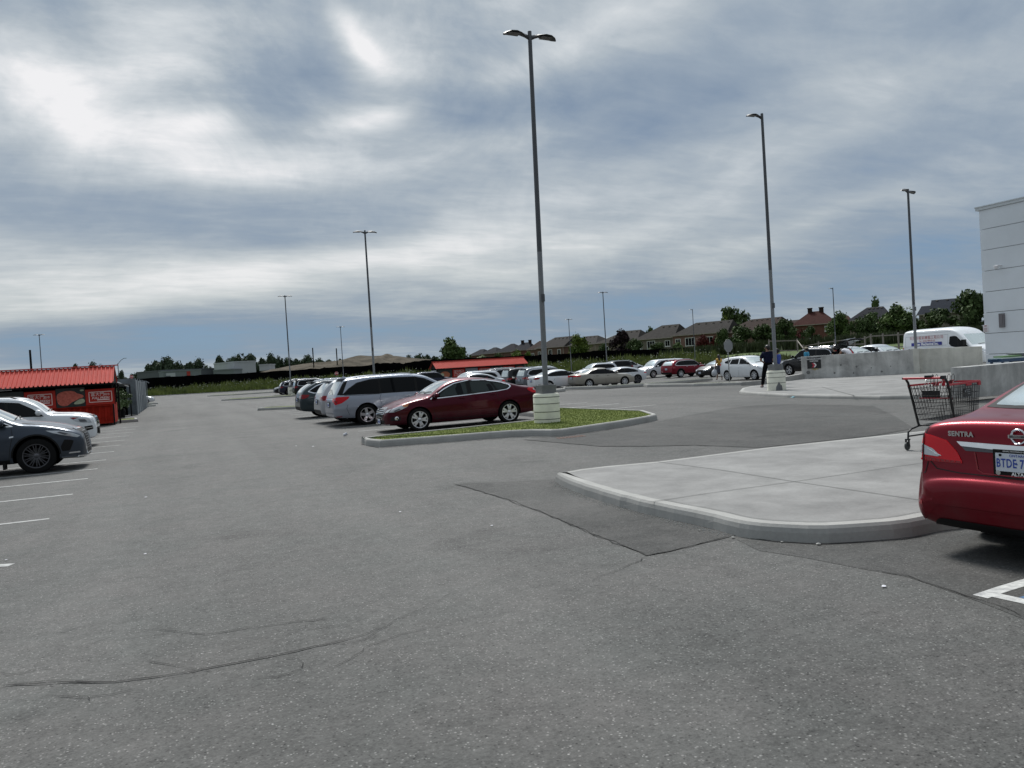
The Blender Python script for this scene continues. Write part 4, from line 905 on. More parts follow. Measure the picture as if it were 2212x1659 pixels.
# ================= cars =================
# side coordinates: x forward (nose +), z up; the car's origin is the ground under its centre
def cut_arches(me,wheels,W,ra):
    b=MB(); b.cm=1
    for wx,r in wheels:
        for s in (1,-1):
            Mx=Matrix(((1,0,0),(0,0,1),(0,1,0)))
            n=28; vs=[]
            for yy in (s*(W/2-.33),s*(W/2+.3)):
                for k in range(n):
                    t=2*math.pi*k/n; vs.append((wx+ra*math.cos(t),yy,r+ra*math.sin(t)))
            b.addf(vs,[tuple(range(n)),tuple(range(n,2*n))[::-1]]+[(k,(k+1)%n,n+(k+1)%n,n+k) for k in range(n)])
    cme=b.mesh('cut',[me.materials[0],M['void']]); co=bpy.data.objects.new('cut',cme); bo=bpy.data.objects.new('bodytmp',me); COL.objects.link(co); COL.objects.link(bo)
    md=bo.modifiers.new('b','BOOLEAN'); md.operation='DIFFERENCE'; md.object=co; md.solver='EXACT'
    try: md.material_mode='INDEX'
    except Exception: pass
    dg=bpy.context.evaluated_depsgraph_get(); dg.update(); out=bpy.data.meshes.new_from_object(bo.evaluated_get(dg))
    bpy.data.objects.remove(co); bpy.data.objects.remove(bo); return out
def body_mesh(sp,pm):
    L,W=sp['L'],sp['W']; top=pchip(sp['top']); bot=pchip(sp['bot']); belt=pchip(sp['belt']); plan=pchip(sp['plan']); tum=sp.get('tum',.42); N=sp.get('N',96)
    low=pchip(sp.get('low',[(0,.93),(.10,.965),(.35,.99),(.6,1.0),(.85,.985),(1,.955)])); ex=sp.get('ex',2.6); rcr=sp.get('rc_roof',.13); rch=sp.get('rc_hood',.13)
    xs=[]
    for i in range(N):
        t=i/(N-1); xs.append(-L/2+L*(t-.93*math.sin(2*math.pi*t)/(2*math.pi)))
    wheels=sp['wheels']
    def ring(x):
        zt=top(x); zb=bot(x); zt=max(zt,zb+.02); hw=plan(x)*W/2; zbelt=min(belt(x),zt-.01)
        g=max(0,min(1,(zt-belt(x))/.28)); g=g*g*(3-2*g)
        rc=min(rch+(rcr-rch)*g,(zt-zb)*.5)
        zbl=max(belt(x) if zt>belt(x) else zt-.02, zb+.1)
        def ys(z):
            if z<=zbl:
                t=max(0,min(1,(z-zb)/(zbl-zb))); y=hw*low(t)
                for wx,r in wheels: y+=.018*math.exp(-((x-wx)/.42)**2)*math.exp(-((z-r-.12)/.25)**2)
                cr=sp.get('crease')
                if cr: y+=.012*math.exp(-((z-(cr[0]+cr[1]*x))/.05)**2)
                return y
            return hw*low(1)-(z-zbl)*tum
        zs=zt-rc; pts=[(0,zb),(hw*.5,zb),(hw*.82,zb+.005)]
        ns=18
        for k in range(ns+1):
            z=zb+(zs-zb)*k/ns
            if k==0: z=zb+min(.03,(zs-zb)*.2); 
            pts.append((max(.01,ys(z)),z))
        y0=pts[-1][0]; nc=9
        for k in range(1,nc+1):
            th=math.pi/2*k/nc; c=max(0,math.cos(th)); s_=math.sin(th); pts.append((y0*c**(2/ex) if k<nc else 0,zs+rc*s_**(2/ex)))
        return pts
    V=[];F=[];m=None
    for x in xs:
        p=ring(x); h=len(p)
        full=[(y,z) for y,z in p]+[(-y,z) for y,z in p[1:-1][::-1]]
        m=len(full); V+=[(x,y,z) for y,z in full]
    for i in range(len(xs)-1):
        for k in range(m): F.append((i*m+k,i*m+(k+1)%m,(i+1)*m+(k+1)%m,(i+1)*m+k))
    h=(m+2)//2
    for i,rev in ((0,False),(len(xs)-1,True)):
        o=i*m
        for k in range(h-1):
            a,b_=k,k+1; c=(m-k-1)%m; d=(m-k)%m
            q=[o+a,o+b_,o+c,o+d] if k>0 else [o+a,o+b_,o+c]
            if k==h-2: q=[o+a,o+b_,o+d]
            F.append(tuple(q if not rev else q[::-1]))
    me=bpy.data.meshes.new('body'); me.from_pydata(V,[],F); me.materials.append(pm); me.materials.append(M['void'])
    bm=bmesh.new(); bm.from_mesh(me); bmesh.ops.remove_doubles(bm,verts=bm.verts,dist=1e-5); bmesh.ops.recalc_face_normals(bm,faces=bm.faces); bm.to_mesh(me)
    bvh=BVHTree.FromBMesh(bm); bm.free()
    try:
        out=cut_arches(me,wheels,W,sp.get('arch',wheels[0][1]+.055))
        if len(out.polygons)>500: me=out
    except Exception as e: print('arch fail',e)
    me.shade_smooth(); me.set_sharp_from_angle(angle=R(38)); return me,bvh
def proj_patch(bvh,poly,view,off,rim=.012,step=.07,maxd=None):
    bm=bmesh.new(); vs=[bm.verts.new((p[0],p[1],0)) for p in poly]
    try: bm.faces.new(vs)
    except Exception: bm.free(); return None
    bm.normal_update(); bmesh.ops.triangulate(bm,faces=bm.faces,ngon_method='EAR_CLIP')
    bmesh.ops.dissolve_limit(bm,angle_limit=.01,verts=[],edges=[]) if False else None
    xs=[p[0] for p in poly]; ys=[p[1] for p in poly]
    for ax,(lo,hi) in enumerate(((min(xs),max(xs)),(min(ys),max(ys)))):
        v=math.ceil(lo/step)*step
        while v<hi:
            no=(1,0,0) if ax==0 else (0,1,0); co=(v,0,0) if ax==0 else (0,v,0)
            bmesh.ops.bisect_plane(bm,geom=bm.verts[:]+bm.edges[:]+bm.faces[:],plane_co=co,plane_no=no); v+=step
    D={'L':Vector((0,-1,0)),'R':Vector((0,1,0)),'F':Vector((-1,0,0)),'B':Vector((1,0,0)),'T':Vector((0,0,-1))}[view]
    def o3(u,v):
        if view=='L': return Vector((u,3,v))
        if view=='R': return Vector((u,-3,v))
        if view=='F': return Vector((5,u,v))
        if view=='B': return Vector((-5,u,v))
        return Vector((u,v,5))
    for v in bm.verts:
        o=o3(v.co.x,v.co.y); loc,nr,idx,dist=bvh.ray_cast(o,D)
        if loc is None:
            q=o+D*( 2.2 if view in 'LR' else 2.8); loc,nr,idx,dist=bvh.find_nearest(q)
        if nr.dot(D)>0: nr=-nr
        if nr.dot(-D)<.25: nr=(nr-D*.6).normalized()
        v.co=loc+nr*off
    bmesh.ops.recalc_face_normals(bm,faces=bm.faces)
    s=sum((f.normal.dot(D)) for f in bm.faces)
    if s>0: bmesh.ops.reverse_faces(bm,faces=bm.faces)
    if rim:
        be=[e for e in bm.edges if e.is_boundary]; r=bmesh.ops.extrude_edge_only(bm,edges=be)
        for v in [g for g in r['geom'] if isinstance(g,bmesh.types.BMVert)]: v.co+=D*rim
    me=bpy.data.meshes.new('patch'); bm.to_mesh(me); bm.free(); me.shade_smooth(); me.set_sharp_from_angle(angle=R(40)); return me
WHC={}
def wheel_meshes(r,w,rim,style,rm):
    key=(r,w,rim,style,rm)
    if key in WHC: return WHC[key]
    # outward = +Y
    My=Matrix(((1,0,0),(0,0,1),(0,-1,0)))  # local z -> +y
    b=MB(); hw=w/2; b.lathe([(rim,-hw),(rim+.01,-hw),(r-.02,-hw),(r,-hw*.78),(r,hw*.78),(r-.012,hw*.95),(r-.045,hw),(rim+.012,hw*.96),(rim,hw*.85),(rim,-hw)],40,My)
    b.cm=1; b.lathe([(0,-hw*.2),(rim,-hw*.2)],24,My); b.cm=2; b.lathe([(0.0,hw*.1),(rim*.62,hw*.1),(rim*.62,-hw*.1)],24,My)
    ty=b.mesh('wheel',[M['rubber'],M['void'],M['brake']],35)
    b=MB(); b.lathe([(rim+.004,hw*.86),(rim+.006,hw*.99),(rim-.012,hw*.97),(rim-.022,hw*.6),(rim-.022,-hw*.2)],40,My)
    n,tw,sw,dish=style; yo=hw*(.86-dish)
    def spoke(a,wi,wo,ri=.05,ro=None,tilt=0):
        ro=ro or rim-.012; ca,sa=math.cos(a),math.sin(a); ca2,sa2=math.cos(a+tilt),math.sin(a+tilt)
        pts=[]
        for rr_,ww,yy,c_2,s_2 in ((ri,wi,yo,ca,sa),(rim*.5,(wi+wo)/2,yo+.012,(ca+ca2)/2,(sa+sa2)/2),(ro,wo,hw*.84,ca2,sa2)):
            for sg in (-1,1): pts.append((rr_*c_2-sg*ww*sa,yy,rr_*s_2+sg*ww*ca)); 
            for sg in (1,-1): pts.append((rr_*c_2-sg*ww*sa*.8,yy-.035,rr_*s_2+sg*ww*ca*.8))
        F=[(4*i+k,4*i+(k+1)%4,4*i+4+(k+1)%4,4*i+4+k) for i in range(2) for k in range(4)]+[(0,1,2,3),(11,10,9,8)]
        b.addf(pts,F)
    for k in range(n):
        a=2*math.pi*k/n+math.pi/2
        if tw==0: spoke(a,sw*.8,sw)
        elif tw==1: spoke(a,sw,sw*.8,tilt=.22); spoke(a,sw,sw*.8,tilt=-.22)
        elif tw==2: spoke(a+.12,sw,sw,tilt=-.0); spoke(a-.12,sw,sw,tilt=.0)
        elif tw==3: spoke(a,sw*1.6,sw*.5,tilt=.30)
    b.lathe([(0,yo+.012),(.03,yo+.012),(.045,yo+.004),(.068,yo-.01),(.068,yo-.05)],20,My)
    ri=b.mesh('rim',rm,40); WHC[key]=(ty,ri); return ty,ri
class Car:
    def __init__(s,name,sp,pm,label,cat='car',group=None):
        s.sp=sp; s.pm=pm; s.t=empty(name,label=label,cat=cat,group=group)
        me,s.bvh=body_mesh(sp,pm); s.body=link('body',me,s.t)
    def patch(s,name,poly,view='LR',off=.004,m='black',parent=None,rim=.012,r=.0,label=None,step=.07):
        out=[]
        if r: poly=rpoly(poly,r)
        for v in view:
            me=proj_patch(s.bvh,poly,v,off,rim,step)
            if me is None: continue
            me.materials.append(M[m] if isinstance(m,str) else m); out.append(link(name,me,parent or s.t,label=label))
        return out
    def wheels(s,style=(5,1,.03,.1),rm='alloy',w=.225,rim=None):
        for wx,r in s.sp['wheels']:
            ty,ri=wheel_meshes(r,w,rim or r*.68,style,M[rm])
            for sd in (1,-1):
                o=link('wheel',ty,s.t); o.location=(wx,sd*(s.sp['W']/2-w/2-.012),r); o.rotation_euler=(0,random.uniform(0,6),0 if sd==1 else math.pi)
                link('rim',ri,o)
    def mesh(s,name,mb,m,parent=None,smooth=None): return mb.build(name,M[m] if isinstance(m,str) else m,parent or s.t,smooth=smooth)
    def mirror(s,x,z,m,sz=(.14,.22,.15),blk=True):
        for sd in (1,-1):
            p=s.bvh.ray_cast(Vector((x,sd*3,z-.03)),Vector((0,-sd,0)))[0]; y=p.y if p else sd*s.sp['W']/2*.93
            b=MB(); b.lathe([(0,-.5),(.30,-.48),(.46,-.30),(.5,0),(.46,.3),(.34,.46),(0,.5)],14,Matrix(((sz[0],0,0),(0,0,sz[1]),(0,sz[2],0))),(x+.02,y+sd*.14,z+.02)); o=s.mesh('mirror',b,m,smooth=60)
            b=MB(); b.box((x-.045,y+sd*.14,z+.02),(.02,sz[1]*.78,sz[2]*.72)); s.mesh('mirror_glass',b,'glass',o)
            b=MB(); b.span((x+.02,y-sd*.02,z-.03),(x+.02,y+sd*.08,z-.01),.05,.03); s.mesh('mirror_stalk',b,'black',o)
    def handles(s,pts,m='seam'):
        for x,z in pts:
            for sd in (1,-1):
                p=s.bvh.ray_cast(Vector((x,sd*3,z)),Vector((0,-sd,0)))[0]
                if p is None: continue
                b=MB(); b.tube([(x-.10,p.y+sd*.004,z),(x-.07,p.y+sd*.028,z),(x+.07,p.y+sd*.028,z),(x+.10,p.y+sd*.004,z)],.012,6); s.mesh('door_handle',b,m,smooth=60)
    def seams(s,lines,w=.010):
        for ln in lines: s.patch('door_gap',stroke(ln,w),'LR',.0018,'seam',rim=0,step=.2)
    def plate(s,x,z,front=False,txt=None,w=.305):
        p=s.bvh.ray_cast(Vector((5 if front else -5,0,z)),Vector((-1 if front else 1,0,0)))[0]; xx=p.x if p else x; sg=1 if front else -1
        b=MB(); b.box((xx+sg*.012,0,z),(.02,w+.04,.19)); f=s.mesh('plate_frame',b,'black'); b=MB(); b.box((xx+sg*.024,0,z),(.006,w,.15)); pl_=s.mesh('number_plate',b,'plate',f)
        b=MB()
        for k in range(7):
            if k!=3: b.box((xx+sg*.028,(-3+k)*.036,z-.01),(.003,.022,.065))
        if not txt: s.mesh('lettering',b,'plate_blue',pl_)
        return xx
    def rails(s,x0,x1,m='chrome',h=.05):
        top=pchip(s.sp['top'])
        for sd in (1,-1):
            pts=[]; n=9
            for k in range(n):
                x=x0+(x1-x0)*k/(n-1); y=sd*(s.sp['W']/2*.955-(top(x)-1.05)*s.sp.get('tum',.42)-.07); p=s.bvh.ray_cast(Vector((x,y,4)),Vector((0,0,-1)))[0]; z=(p.z if p else top(x)); pts.append((x,y,z+(h if 0<k<n-1 else -.01)))
            b=MB(); b.tube(pts,.018,6); s.mesh('roof_rail',b,m,smooth=60)
    def antenna(s,x,m=None):
        z=s.bvh.ray_cast(Vector((x,0,4)),Vector((0,0,-1)))[0].z; b=MB(); b.addf([(x+.09,0,z),(x-.08,.03,z-.005),(x-.08,-.03,z-.005),(x-.09,0,z+.06)],[(0,1,3),(0,3,2),(1,2,3)]); s.mesh('antenna_fin',b,m or s.pm)
    def place(s,x,y,deg,z=None):
        s.t.location=(x,y,gz(x,y) if z is None else z); s.t.rotation_euler=(0,0,R(deg)); return s
def sc_pts(p,sx,sz): return [(a*sx,b*sz) for a,b in p]
PLAN_SEDAN=[(-1,.70),(-.985,.78),(-.95,.86),(-.88,.93),(-.6,.985),(0,1),(.6,.99),(.82,.94),(.92,.86),(.965,.76),(.99,.64),(1,.56)]
PLAN_SUV=[(-1,.80),(-.985,.87),(-.95,.92),(-.85,.965),(-.5,.995),(0,1),(.6,.995),(.84,.95),(.93,.88),(.97,.80),(.99,.70),(1,.62)]
def plan(p,L): return [(a*L/2,b) for a,b in p]
# ---- generic builders -------------------------------------------------
def sedan_spec(L=4.85,W=1.83,H=1.46,wf=1.42,wr=-1.40,r=.33,deck=1.08,low_roof=0,cowl=1.0,rg=(-1.75,1.13),A=.95,peak=-.35,nose=.60,hood=.86):
    top=[(-L/2,.52),(-L/2+.012,.80),(-L/2+.05,.98),(-L/2+.12,deck-.02),(-L/2+.3,deck),(rg[0],rg[1]),(rg[0]+.45,rg[1]+(H-rg[1])*.55),(rg[0]+.85,H-.06),(peak-.25,H-.005),(peak,H),(peak+.4,H-.03),(A-.75,H-.10),(A-.35,(H+cowl)/2+.02),(A,cowl+.03),(A+.06,cowl),(A+.5,cowl-.05),(L/2-.75,hood+.03),(L/2-.35,hood-.06),(L/2-.12,nose+.10),(L/2-.02,nose),(L/2,nose-.08)]
    bot=[(-L/2,.44),(-L/2+.02,.34),(-L/2+.25,.27),(wr,.22),(0,.19),(wf,.19),(L/2-.3,.20),(L/2-.05,.24),(L/2,.34)]
    belt=[(-L/2,1.0),(-1.6,1.0),(-.5,.975),(.6,.94),(1.1,.91),(L/2,.85)]
    return dict(L=L,W=W,H=H,top=top,bot=bot,belt=belt,plan=plan(PLAN_SEDAN,L),wheels=[(wf,r),(wr,r)])
def suv_spec(L=4.75,W=1.87,H=1.68,wf=1.42,wr=-1.33,r=.365,cowl=1.12,A=1.1,hood=1.02,nose=.85,tail=(-2.12,1.12),slope=.28,boxy=0,belt_=1.06):
    hb=-L/2
    top=[(hb,.60),(hb+.012,.85),(hb+.05,1.0),(hb+.09,1.12),(hb+.09+slope*.5,1.12+(H-1.12)*.55),(hb+.09+slope,H-.10),(hb+.22+slope,H-.045),(hb+.9+slope*.5,H-.008),(-.2,H),(A-.85,H-.03),(A-.62,H-.09),(A-.30+.05*boxy,(H+cowl)/2+.02),(A,cowl+.03),(A+.07,cowl),(A+.5,cowl-.04),(L/2-.55,hood),(L/2-.22,hood-.08),(L/2-.08,nose),(L/2-.02,nose-.16),(L/2,nose-.28)]
    bot=[(-L/2,.50),(-L/2+.03,.38),(-L/2+.3,.30),(wr,.26),(0,.24),(wf,.24),(L/2-.3,.25),(L/2-.05,.30),(L/2,.42)]
    belt=[(-L/2,belt_+.06),(-1.2,belt_+.03),(0,belt_),(A,belt_-.05),(L/2,belt_-.12)]
    return dict(L=L,W=W,H=H,top=top,bot=bot,belt=belt,plan=plan(PLAN_SUV,L),wheels=[(wf,r),(wr,r)],tum=.34,rc_roof=.12)
def glass_front(c,zc,zt,wb=.70,wt=.56,m='windscreen'):
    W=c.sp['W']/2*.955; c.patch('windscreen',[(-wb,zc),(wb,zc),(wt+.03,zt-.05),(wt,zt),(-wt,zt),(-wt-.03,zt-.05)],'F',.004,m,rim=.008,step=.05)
    b=MB()
    for y0 in (-.45,.12):
        a=c.bvh.ray_cast(Vector((5,y0,zc+.02)),Vector((-1,0,0)))[0]; e=c.bvh.ray_cast(Vector((5,y0+.52,zc+.05)),Vector((-1,0,0)))[0]
        if a and e: b.span(a+Vector((.02,0,.015)),e+Vector((.02,0,.015)),.02,.012)
    if b.v: c.mesh('wiper',b,'black')
def glass_rear(c,zc,zt,wb=.62,wt=.52,m='windscreen'):
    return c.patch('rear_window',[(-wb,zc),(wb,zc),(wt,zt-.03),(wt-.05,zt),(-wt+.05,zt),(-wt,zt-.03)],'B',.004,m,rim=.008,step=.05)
def dlo(c,frame,panes,trim=None,fm='black'):
    if trim: c.patch('window_trim',rpoly(trim,.05),'LR',.003,'chrome',rim=.01)
    c.patch('window_frame',rpoly(frame,.04),'LR',.0055,fm,rim=.01)
    for p in panes: c.patch('side_window',rpoly(p,.03),'LR',.008,'glass',rim=.006)
def cladding(c,z=.38,m='black',arch=.07):
    sp=c.sp
    for wx,r in sp['wheels']:
        ra=sp.get('arch',r+.055); o=[(wx+(ra+arch)*math.cos(t),r+(ra+arch)*math.sin(t)) for t in [math.pi*k/14 for k in range(15)]]; i_=[(wx+(ra-.004)*math.cos(t),r+(ra-.004)*math.sin(t)) for t in [math.pi*k/14 for k in range(15)]][::-1]
        c.patch('arch_trim',o+i_,'LR',.006,m,rim=.01,step=.12)
    (wf,r),(wr,_)=sp['wheels']; ra=sp.get('arch',r+.055)+.05
    c.patch('sill_trim',[(wr+ra,.27),(wf-ra,.27),(wf-ra,z),(wr+ra,z)],'LR',.006,m,rim=.01,step=.15)
def tail_band(c,poly,m='red_lens',name='tail_light'):
    return c.patch(name,poly,'LR',.006,m,rim=.01,step=.05)
def rear_light(c,poly,m='red_lens',name='tail_light'):
    a=c.patch(name,poly,'B',.006,m,rim=.01,step=.05); b_=c.patch(name,[(-y,z) for y,z in poly][::-1],'B',.006,m,rim=.01,step=.05); return a+b_
def front_pair(c,name,poly,m,off=.005):
    a=c.patch(name,poly,'F',off,m,rim=.01,step=.05); b_=c.patch(name,[(-y,z) for y,z in poly][::-1],'F',off,m,rim=.01,step=.05); return a+b_
def generic_suv(name,pm,label,group,L=4.75,W=1.87,H=1.68,rim=('alloy',(5,0,.05,.1)),clad=True,chrome=False,boxy=0,slope=.28,belt_=1.06,r=.365,dark_pillar=False,rails=True,sp=None,A=1.1,cowl=1.12,tail='side'):
    sp=sp or suv_spec(L,W,H,boxy=boxy,slope=slope,belt_=belt_,r=r,A=A,cowl=cowl); c=Car(name,sp,pm,label,'car',group); hb=-L/2; z0=belt_+.03; zt=H-.16
    fr=[(A-.04,z0-.05),(A-.55,zt-.03),(A-.85,zt+.01),(-.4,zt+.03),(hb+.75+slope*.5,zt-.01),(hb+.42+slope*.6,zt-.10),(hb+.40,z0+.10),(hb+.62,z0+.02),(0,z0-.02)]
    tr=[(A+.02,z0-.075),(A-.57,zt),(A-.86,zt+.04),(-.4,zt+.06),(hb+.74+slope*.5,zt+.025),(hb+.38+slope*.6,zt-.08),(hb+.34,z0+.08),(hb+.58,z0-.01),(0,z0-.05)]
    x1,x2=.18,-.78
    panes=[[(A-.12,z0-.02),(A-.58,zt-.05),(x1+.04,zt-.01),(x1+.04,z0)],[(x1-.04,z0),(x1-.04,zt-.01),(x2+.06,zt-.0),(x2-.03,z0+.01)],[(x2-.11,z0+.02),(x2-.03,zt-.01),(hb+.77+slope*.5,zt-.04),(hb+.50+slope*.5,zt-.13),(hb+.50,z0+.11),(hb+.66,z0+.05)]]
    dlo(c,fr,panes,tr if chrome else None)
    glass_front(c,cowl+.03,H-.10,.70,.58); glass_rear(c,1.15,H-.14,.66,.56)
    b=MB(); bx=hb+.09+slope; b.box((bx+.02,0,H-.07),(.22,1.16,.03)); c.mesh('rear_spoiler',b,pm)
    if tail=='side':
        tail_band(c,rpoly([(hb+.02,.90),(hb+.10,1.06),(hb+.42,1.03),(hb+.34,.93),(hb+.12,.86)],.03),'red_lens_dk'); rear_light(c,rpoly([(W/2*.86,.88),(W/2*.86,1.04),(W/2*.5,1.0),(W/2*.55,.90)],.03),'red_lens_dk')
    elif tail=='tall':
        tail_band(c,rpoly([(hb+.02,.80),(hb+.06,1.30),(hb+.16,1.32),(hb+.18,.82)],.03)); rear_light(c,rpoly([(W/2*.86,.78),(W/2*.80,1.28),(W/2*.66,1.28),(W/2*.70,.8)],.03))
    c.patch('headlight',rpoly([(L/2-.06,.74),(L/2-.16,.90),(L/2-.55,.97),(L/2-.50,.85),(L/2-.2,.74)],.03),'LR',.006,'clear_lens',rim=.01,step=.05)
    front_pair(c,'headlight',rpoly([(.42,.72),(.45,.84),(W/2*.80,.88),(W/2*.80,.74)],.02),'clear_lens')
    c.patch('grille',rpoly([(-.36,.58),(-.40,.84),(.40,.84),(.36,.58)],.04),'F',.005,'black',rim=.01,step=.06)
    c.patch('front_intake',rpoly([(-.6,.33),(-.62,.46),(.62,.46),(.6,.33)],.03),'F',.005,'black',rim=.01,step=.08)
    c.patch('rear_bumper_trim',rpoly([(-.7,.36),(-.72,.52),(.72,.52),(.7,.36)],.03),'B',.006,'black',rim=.01,step=.08)
    if clad: cladding(c)
    c.seams([[(A-.18,.34),(A-.08,.7),(A-.06,z0-.06)],[(.18,.3),(.18,z0-.02)],[(-.78,.72),(-.70,z0-.0)]],.012)
    c.handles([(.36,.95),(-.6,.97)],'chrome' if chrome else pm); c.mirror(A-.12,z0+.04,pm); c.plate(-L/2,.82); c.plate(L/2,.5,True)
    if rails: c.rails(A-.9,hb+.75)
    c.wheels(rim[1],rim[0]); c.antenna(hb+.7+slope); return c
def generic_sedan(name,pm,label,group,L=4.85,W=1.83,H=1.46,rim=('alloy',(5,1,.028,.1)),chrome=True,sp=None,A=.95,cowl=1.0,rg=(-1.75,1.13),tail='red_lens',r=.33,hatch=False,deck=1.08):
    sp=sp or sedan_spec(L,W,H,A=A,cowl=cowl,rg=rg,r=r,deck=deck); c=Car(name,sp,pm,label,'car',group); hb=-L/2; z0=.98; zt=H-.13
    fr=[(A-.02,z0-.05),(A-.50,zt-.07),(A-.85,zt-.01),(-.35,zt+.01),(rg[0]+.75,zt-.05),(rg[0]+.28,z0+.13),(rg[0]+.22,z0+.05),(rg[0]+.5,z0+.01),(0,z0-.02)]
    panes=[[(A-.12,z0-.02),(A-.52,zt-.09),(.10,zt-.02),(.10,z0)],[(.03,z0),(.03,zt-.02),(-.60,zt-.03),(-.80,z0+.02)],[(-.88,z0+.03),(-.68,zt-.04),(rg[0]+.74,zt-.08),(rg[0]+.33,z0+.12),(rg[0]+.35,z0+.06)]]
    tr=[(fr[0][0]+.04,fr[0][1]-.02)]+[(x,z+.022) for x,z in fr[1:5]]+[(fr[5][0]-.04,fr[5][1]),(fr[6][0]-.03,fr[6][1]-.015)]+[(x,z-.022) for x,z in fr[7:]]
    dlo(c,fr,panes,tr if chrome else None); glass_front(c,cowl+.03,H-.09,.70,.54); glass_rear(c,rg[1]+.02,H-.10,.60,.48)
    tail_band(c,rpoly([(hb+.015,.80),(hb+.06,.96),(hb+.36,.95),(hb+.28,.84)],.03),tail); rear_light(c,rpoly([(W/2*.80,.80),(W/2*.80,.95),(W/2*.42,.93),(W/2*.46,.83)],.03),tail)
    c.patch('headlight',rpoly([(L/2-.06,.58),(L/2-.14,.70),(L/2-.50,.80),(L/2-.45,.69),(L/2-.2,.60)],.03),'LR',.006,'clear_lens',rim=.01,step=.05)
    front_pair(c,'headlight',rpoly([(.40,.57),(.44,.66),(W/2*.74,.72),(W/2*.76,.60)],.02),'clear_lens')
    c.patch('grille',rpoly([(-.34,.46),(-.38,.66),(.38,.66),(.34,.46)],.04),'F',.005,'black',rim=.01,step=.06)
    c.patch('front_intake',rpoly([(-.55,.28),(-.58,.38),(.58,.38),(.55,.28)],.03),'F',.005,'black',rim=.01,step=.08)
    c.seams([[(A-.2,.28),(A-.06,.6),(A-.02,z0-.05)],[(.07,.26),(.07,z0-.02)],[(-1.02,.66),(-.84,z0)]],.012)
    c.handles([(.26,.87),(-.66,.88)],pm); c.mirror(A-.12,z0+.03,pm); c.plate(-L/2,.72); c.plate(L/2,.42,True); c.wheels(rim[1],rim[0],w=.215); return c
# ---- 1. maroon sedan by the island
P_mar=paint('maroon_paint',(.066,.001,.010),.72,.34,coat=.3)
sp=dict(L=4.87,W=1.85,H=1.48,wheels=[(1.47,.335),(-1.38,.335)],arch=.385,tum=.42,crease=(.74,-.045),rc_hood=.11,
 top=[(-2.435,.50),(-2.42,.80),(-2.38,.98),(-2.33,1.07),(-2.2,1.10),(-1.95,1.13),(-1.55,1.235),(-1.05,1.375),(-.6,1.455),(-.25,1.48),(.15,1.465),(.45,1.40),(.8,1.24),(1.12,1.045),(1.2,1.01),(1.5,.96),(1.85,.88),(2.1,.80),(2.28,.72),(2.38,.64),(2.42,.56),(2.435,.46)],
 bot=[(-2.435,.44),(-2.40,.33),(-2.1,.27),(-1.4,.22),(0,.185),(1.5,.19),(2.1,.20),(2.38,.22),(2.435,.30)],
 belt=[(-2.435,1.06),(-1.6,1.06),(-.8,1.01),(0,.975),(.8,.935),(1.2,.90),(2.435,.80)],plan=plan(PLAN_SEDAN,4.87))
c=Car('parked_car',sp,P_mar,'dark maroon sedan with silver five-spoke wheels parked along the grass island','car','cars parked in the middle rows')
fr=[(1.06,.925),(.62,1.17),(.30,1.305),(-.15,1.375),(-.65,1.355),(-1.10,1.27),(-1.42,1.165),(-1.46,1.12),(-1.36,1.05),(-1.0,1.015),(0,.965)]
tr=[(1.14,.895),(.63,1.20),(.31,1.335),(-.15,1.40),(-.66,1.38),(-1.12,1.295),(-1.46,1.185),(-1.51,1.12),(-1.38,1.03),(-1.0,.99),(0,.94)]
dlo(c,fr,[[(.86,.96),(.60,1.145),(.30,1.275),(-.06,1.335),(-.06,.98)],[(-.20,.985),(-.20,1.345),(-.62,1.33),(-.84,1.285),(-.98,1.035)],[(-1.04,1.04),(-.91,1.275),(-1.12,1.23),(-1.38,1.15),(-1.38,1.08)]],tr)
M['glass_int']=mat('tinted_glass_over_cabin',(.018,.027,.026),.05,0,spec=.3)
for o in c.t.children:
    if o.name.startswith('side_window'): o.data.materials.clear(); o.data.materials.append(M['glass_int'])
for pz in ([(.26,.98),(.30,1.16),(.24,1.22),(.22,1.30),(.10,1.31),(.08,1.20),(.06,.98)],[(-.78,1.02),(-.74,1.14),(-.70,1.22),(-.82,1.24),(-.88,1.16),(-.92,1.04)]): c.patch('seat',rpoly(pz,.03),'LR',.0095,'glass',rim=0)
c.patch('mirror_sail',[(1.02,.93),(.88,.955),(.84,1.03)],'LR',.009,'black')
glass_front(c,1.06,1.40,.72,.54); glass_rear(c,1.16,1.40,.60,.46)
hl=c.patch('headlight',rpoly([(2.33,.60),(2.22,.70),(1.95,.79),(1.76,.815),(1.80,.74),(2.0,.66),(2.2,.60)],.03),'LR',.006,'clear_lens',rim=.01,step=.04)
c.patch('indicator',rpoly([(1.96,.785),(1.755,.82),(1.80,.745),(1.90,.72)],.02),'LR',.009,'amber',rim=.01,step=.04)
c.patch('headlight_reflector',rpoly([(2.2,.64),(2.05,.70),(2.0,.67),(2.18,.615)],.02),'LR',.009,'alloy_dark',rim=.01,step=.04)
front_pair(c,'headlight',rpoly([(.50,.58),(.55,.66),(.72,.70),(.70,.60)],.02),'clear_lens')
c.patch('grille',rpoly([(-.32,.42),(-.43,.55),(-.38,.70),(.38,.70),(.43,.55),(.32,.42)],.05),'F',.006,'black',rim=.01,step=.04)
for k in range(6):
    z=.45+.045*k; w=.34+.02*math.sin(k*.7); c.patch('grille_bar',[(-w-.03,z),(-w-.03,z+.018),(w+.03,z+.018),(w+.03,z)],'F',.018,'chrome',rim=.01,step=.1)
c.patch('grille_surround',stroke([(-.30,.405),(-.44,.55),(-.39,.715),(.39,.715),(.44,.55),(.30,.405),(-.30,.405)],.022),'F',.014,'chrome',rim=.012,step=.1)
c.patch('front_intake',rpoly([(-.5,.27),(-.55,.37),(.55,.37),(.5,.27)],.03),'F',.006,'black',rim=.01)
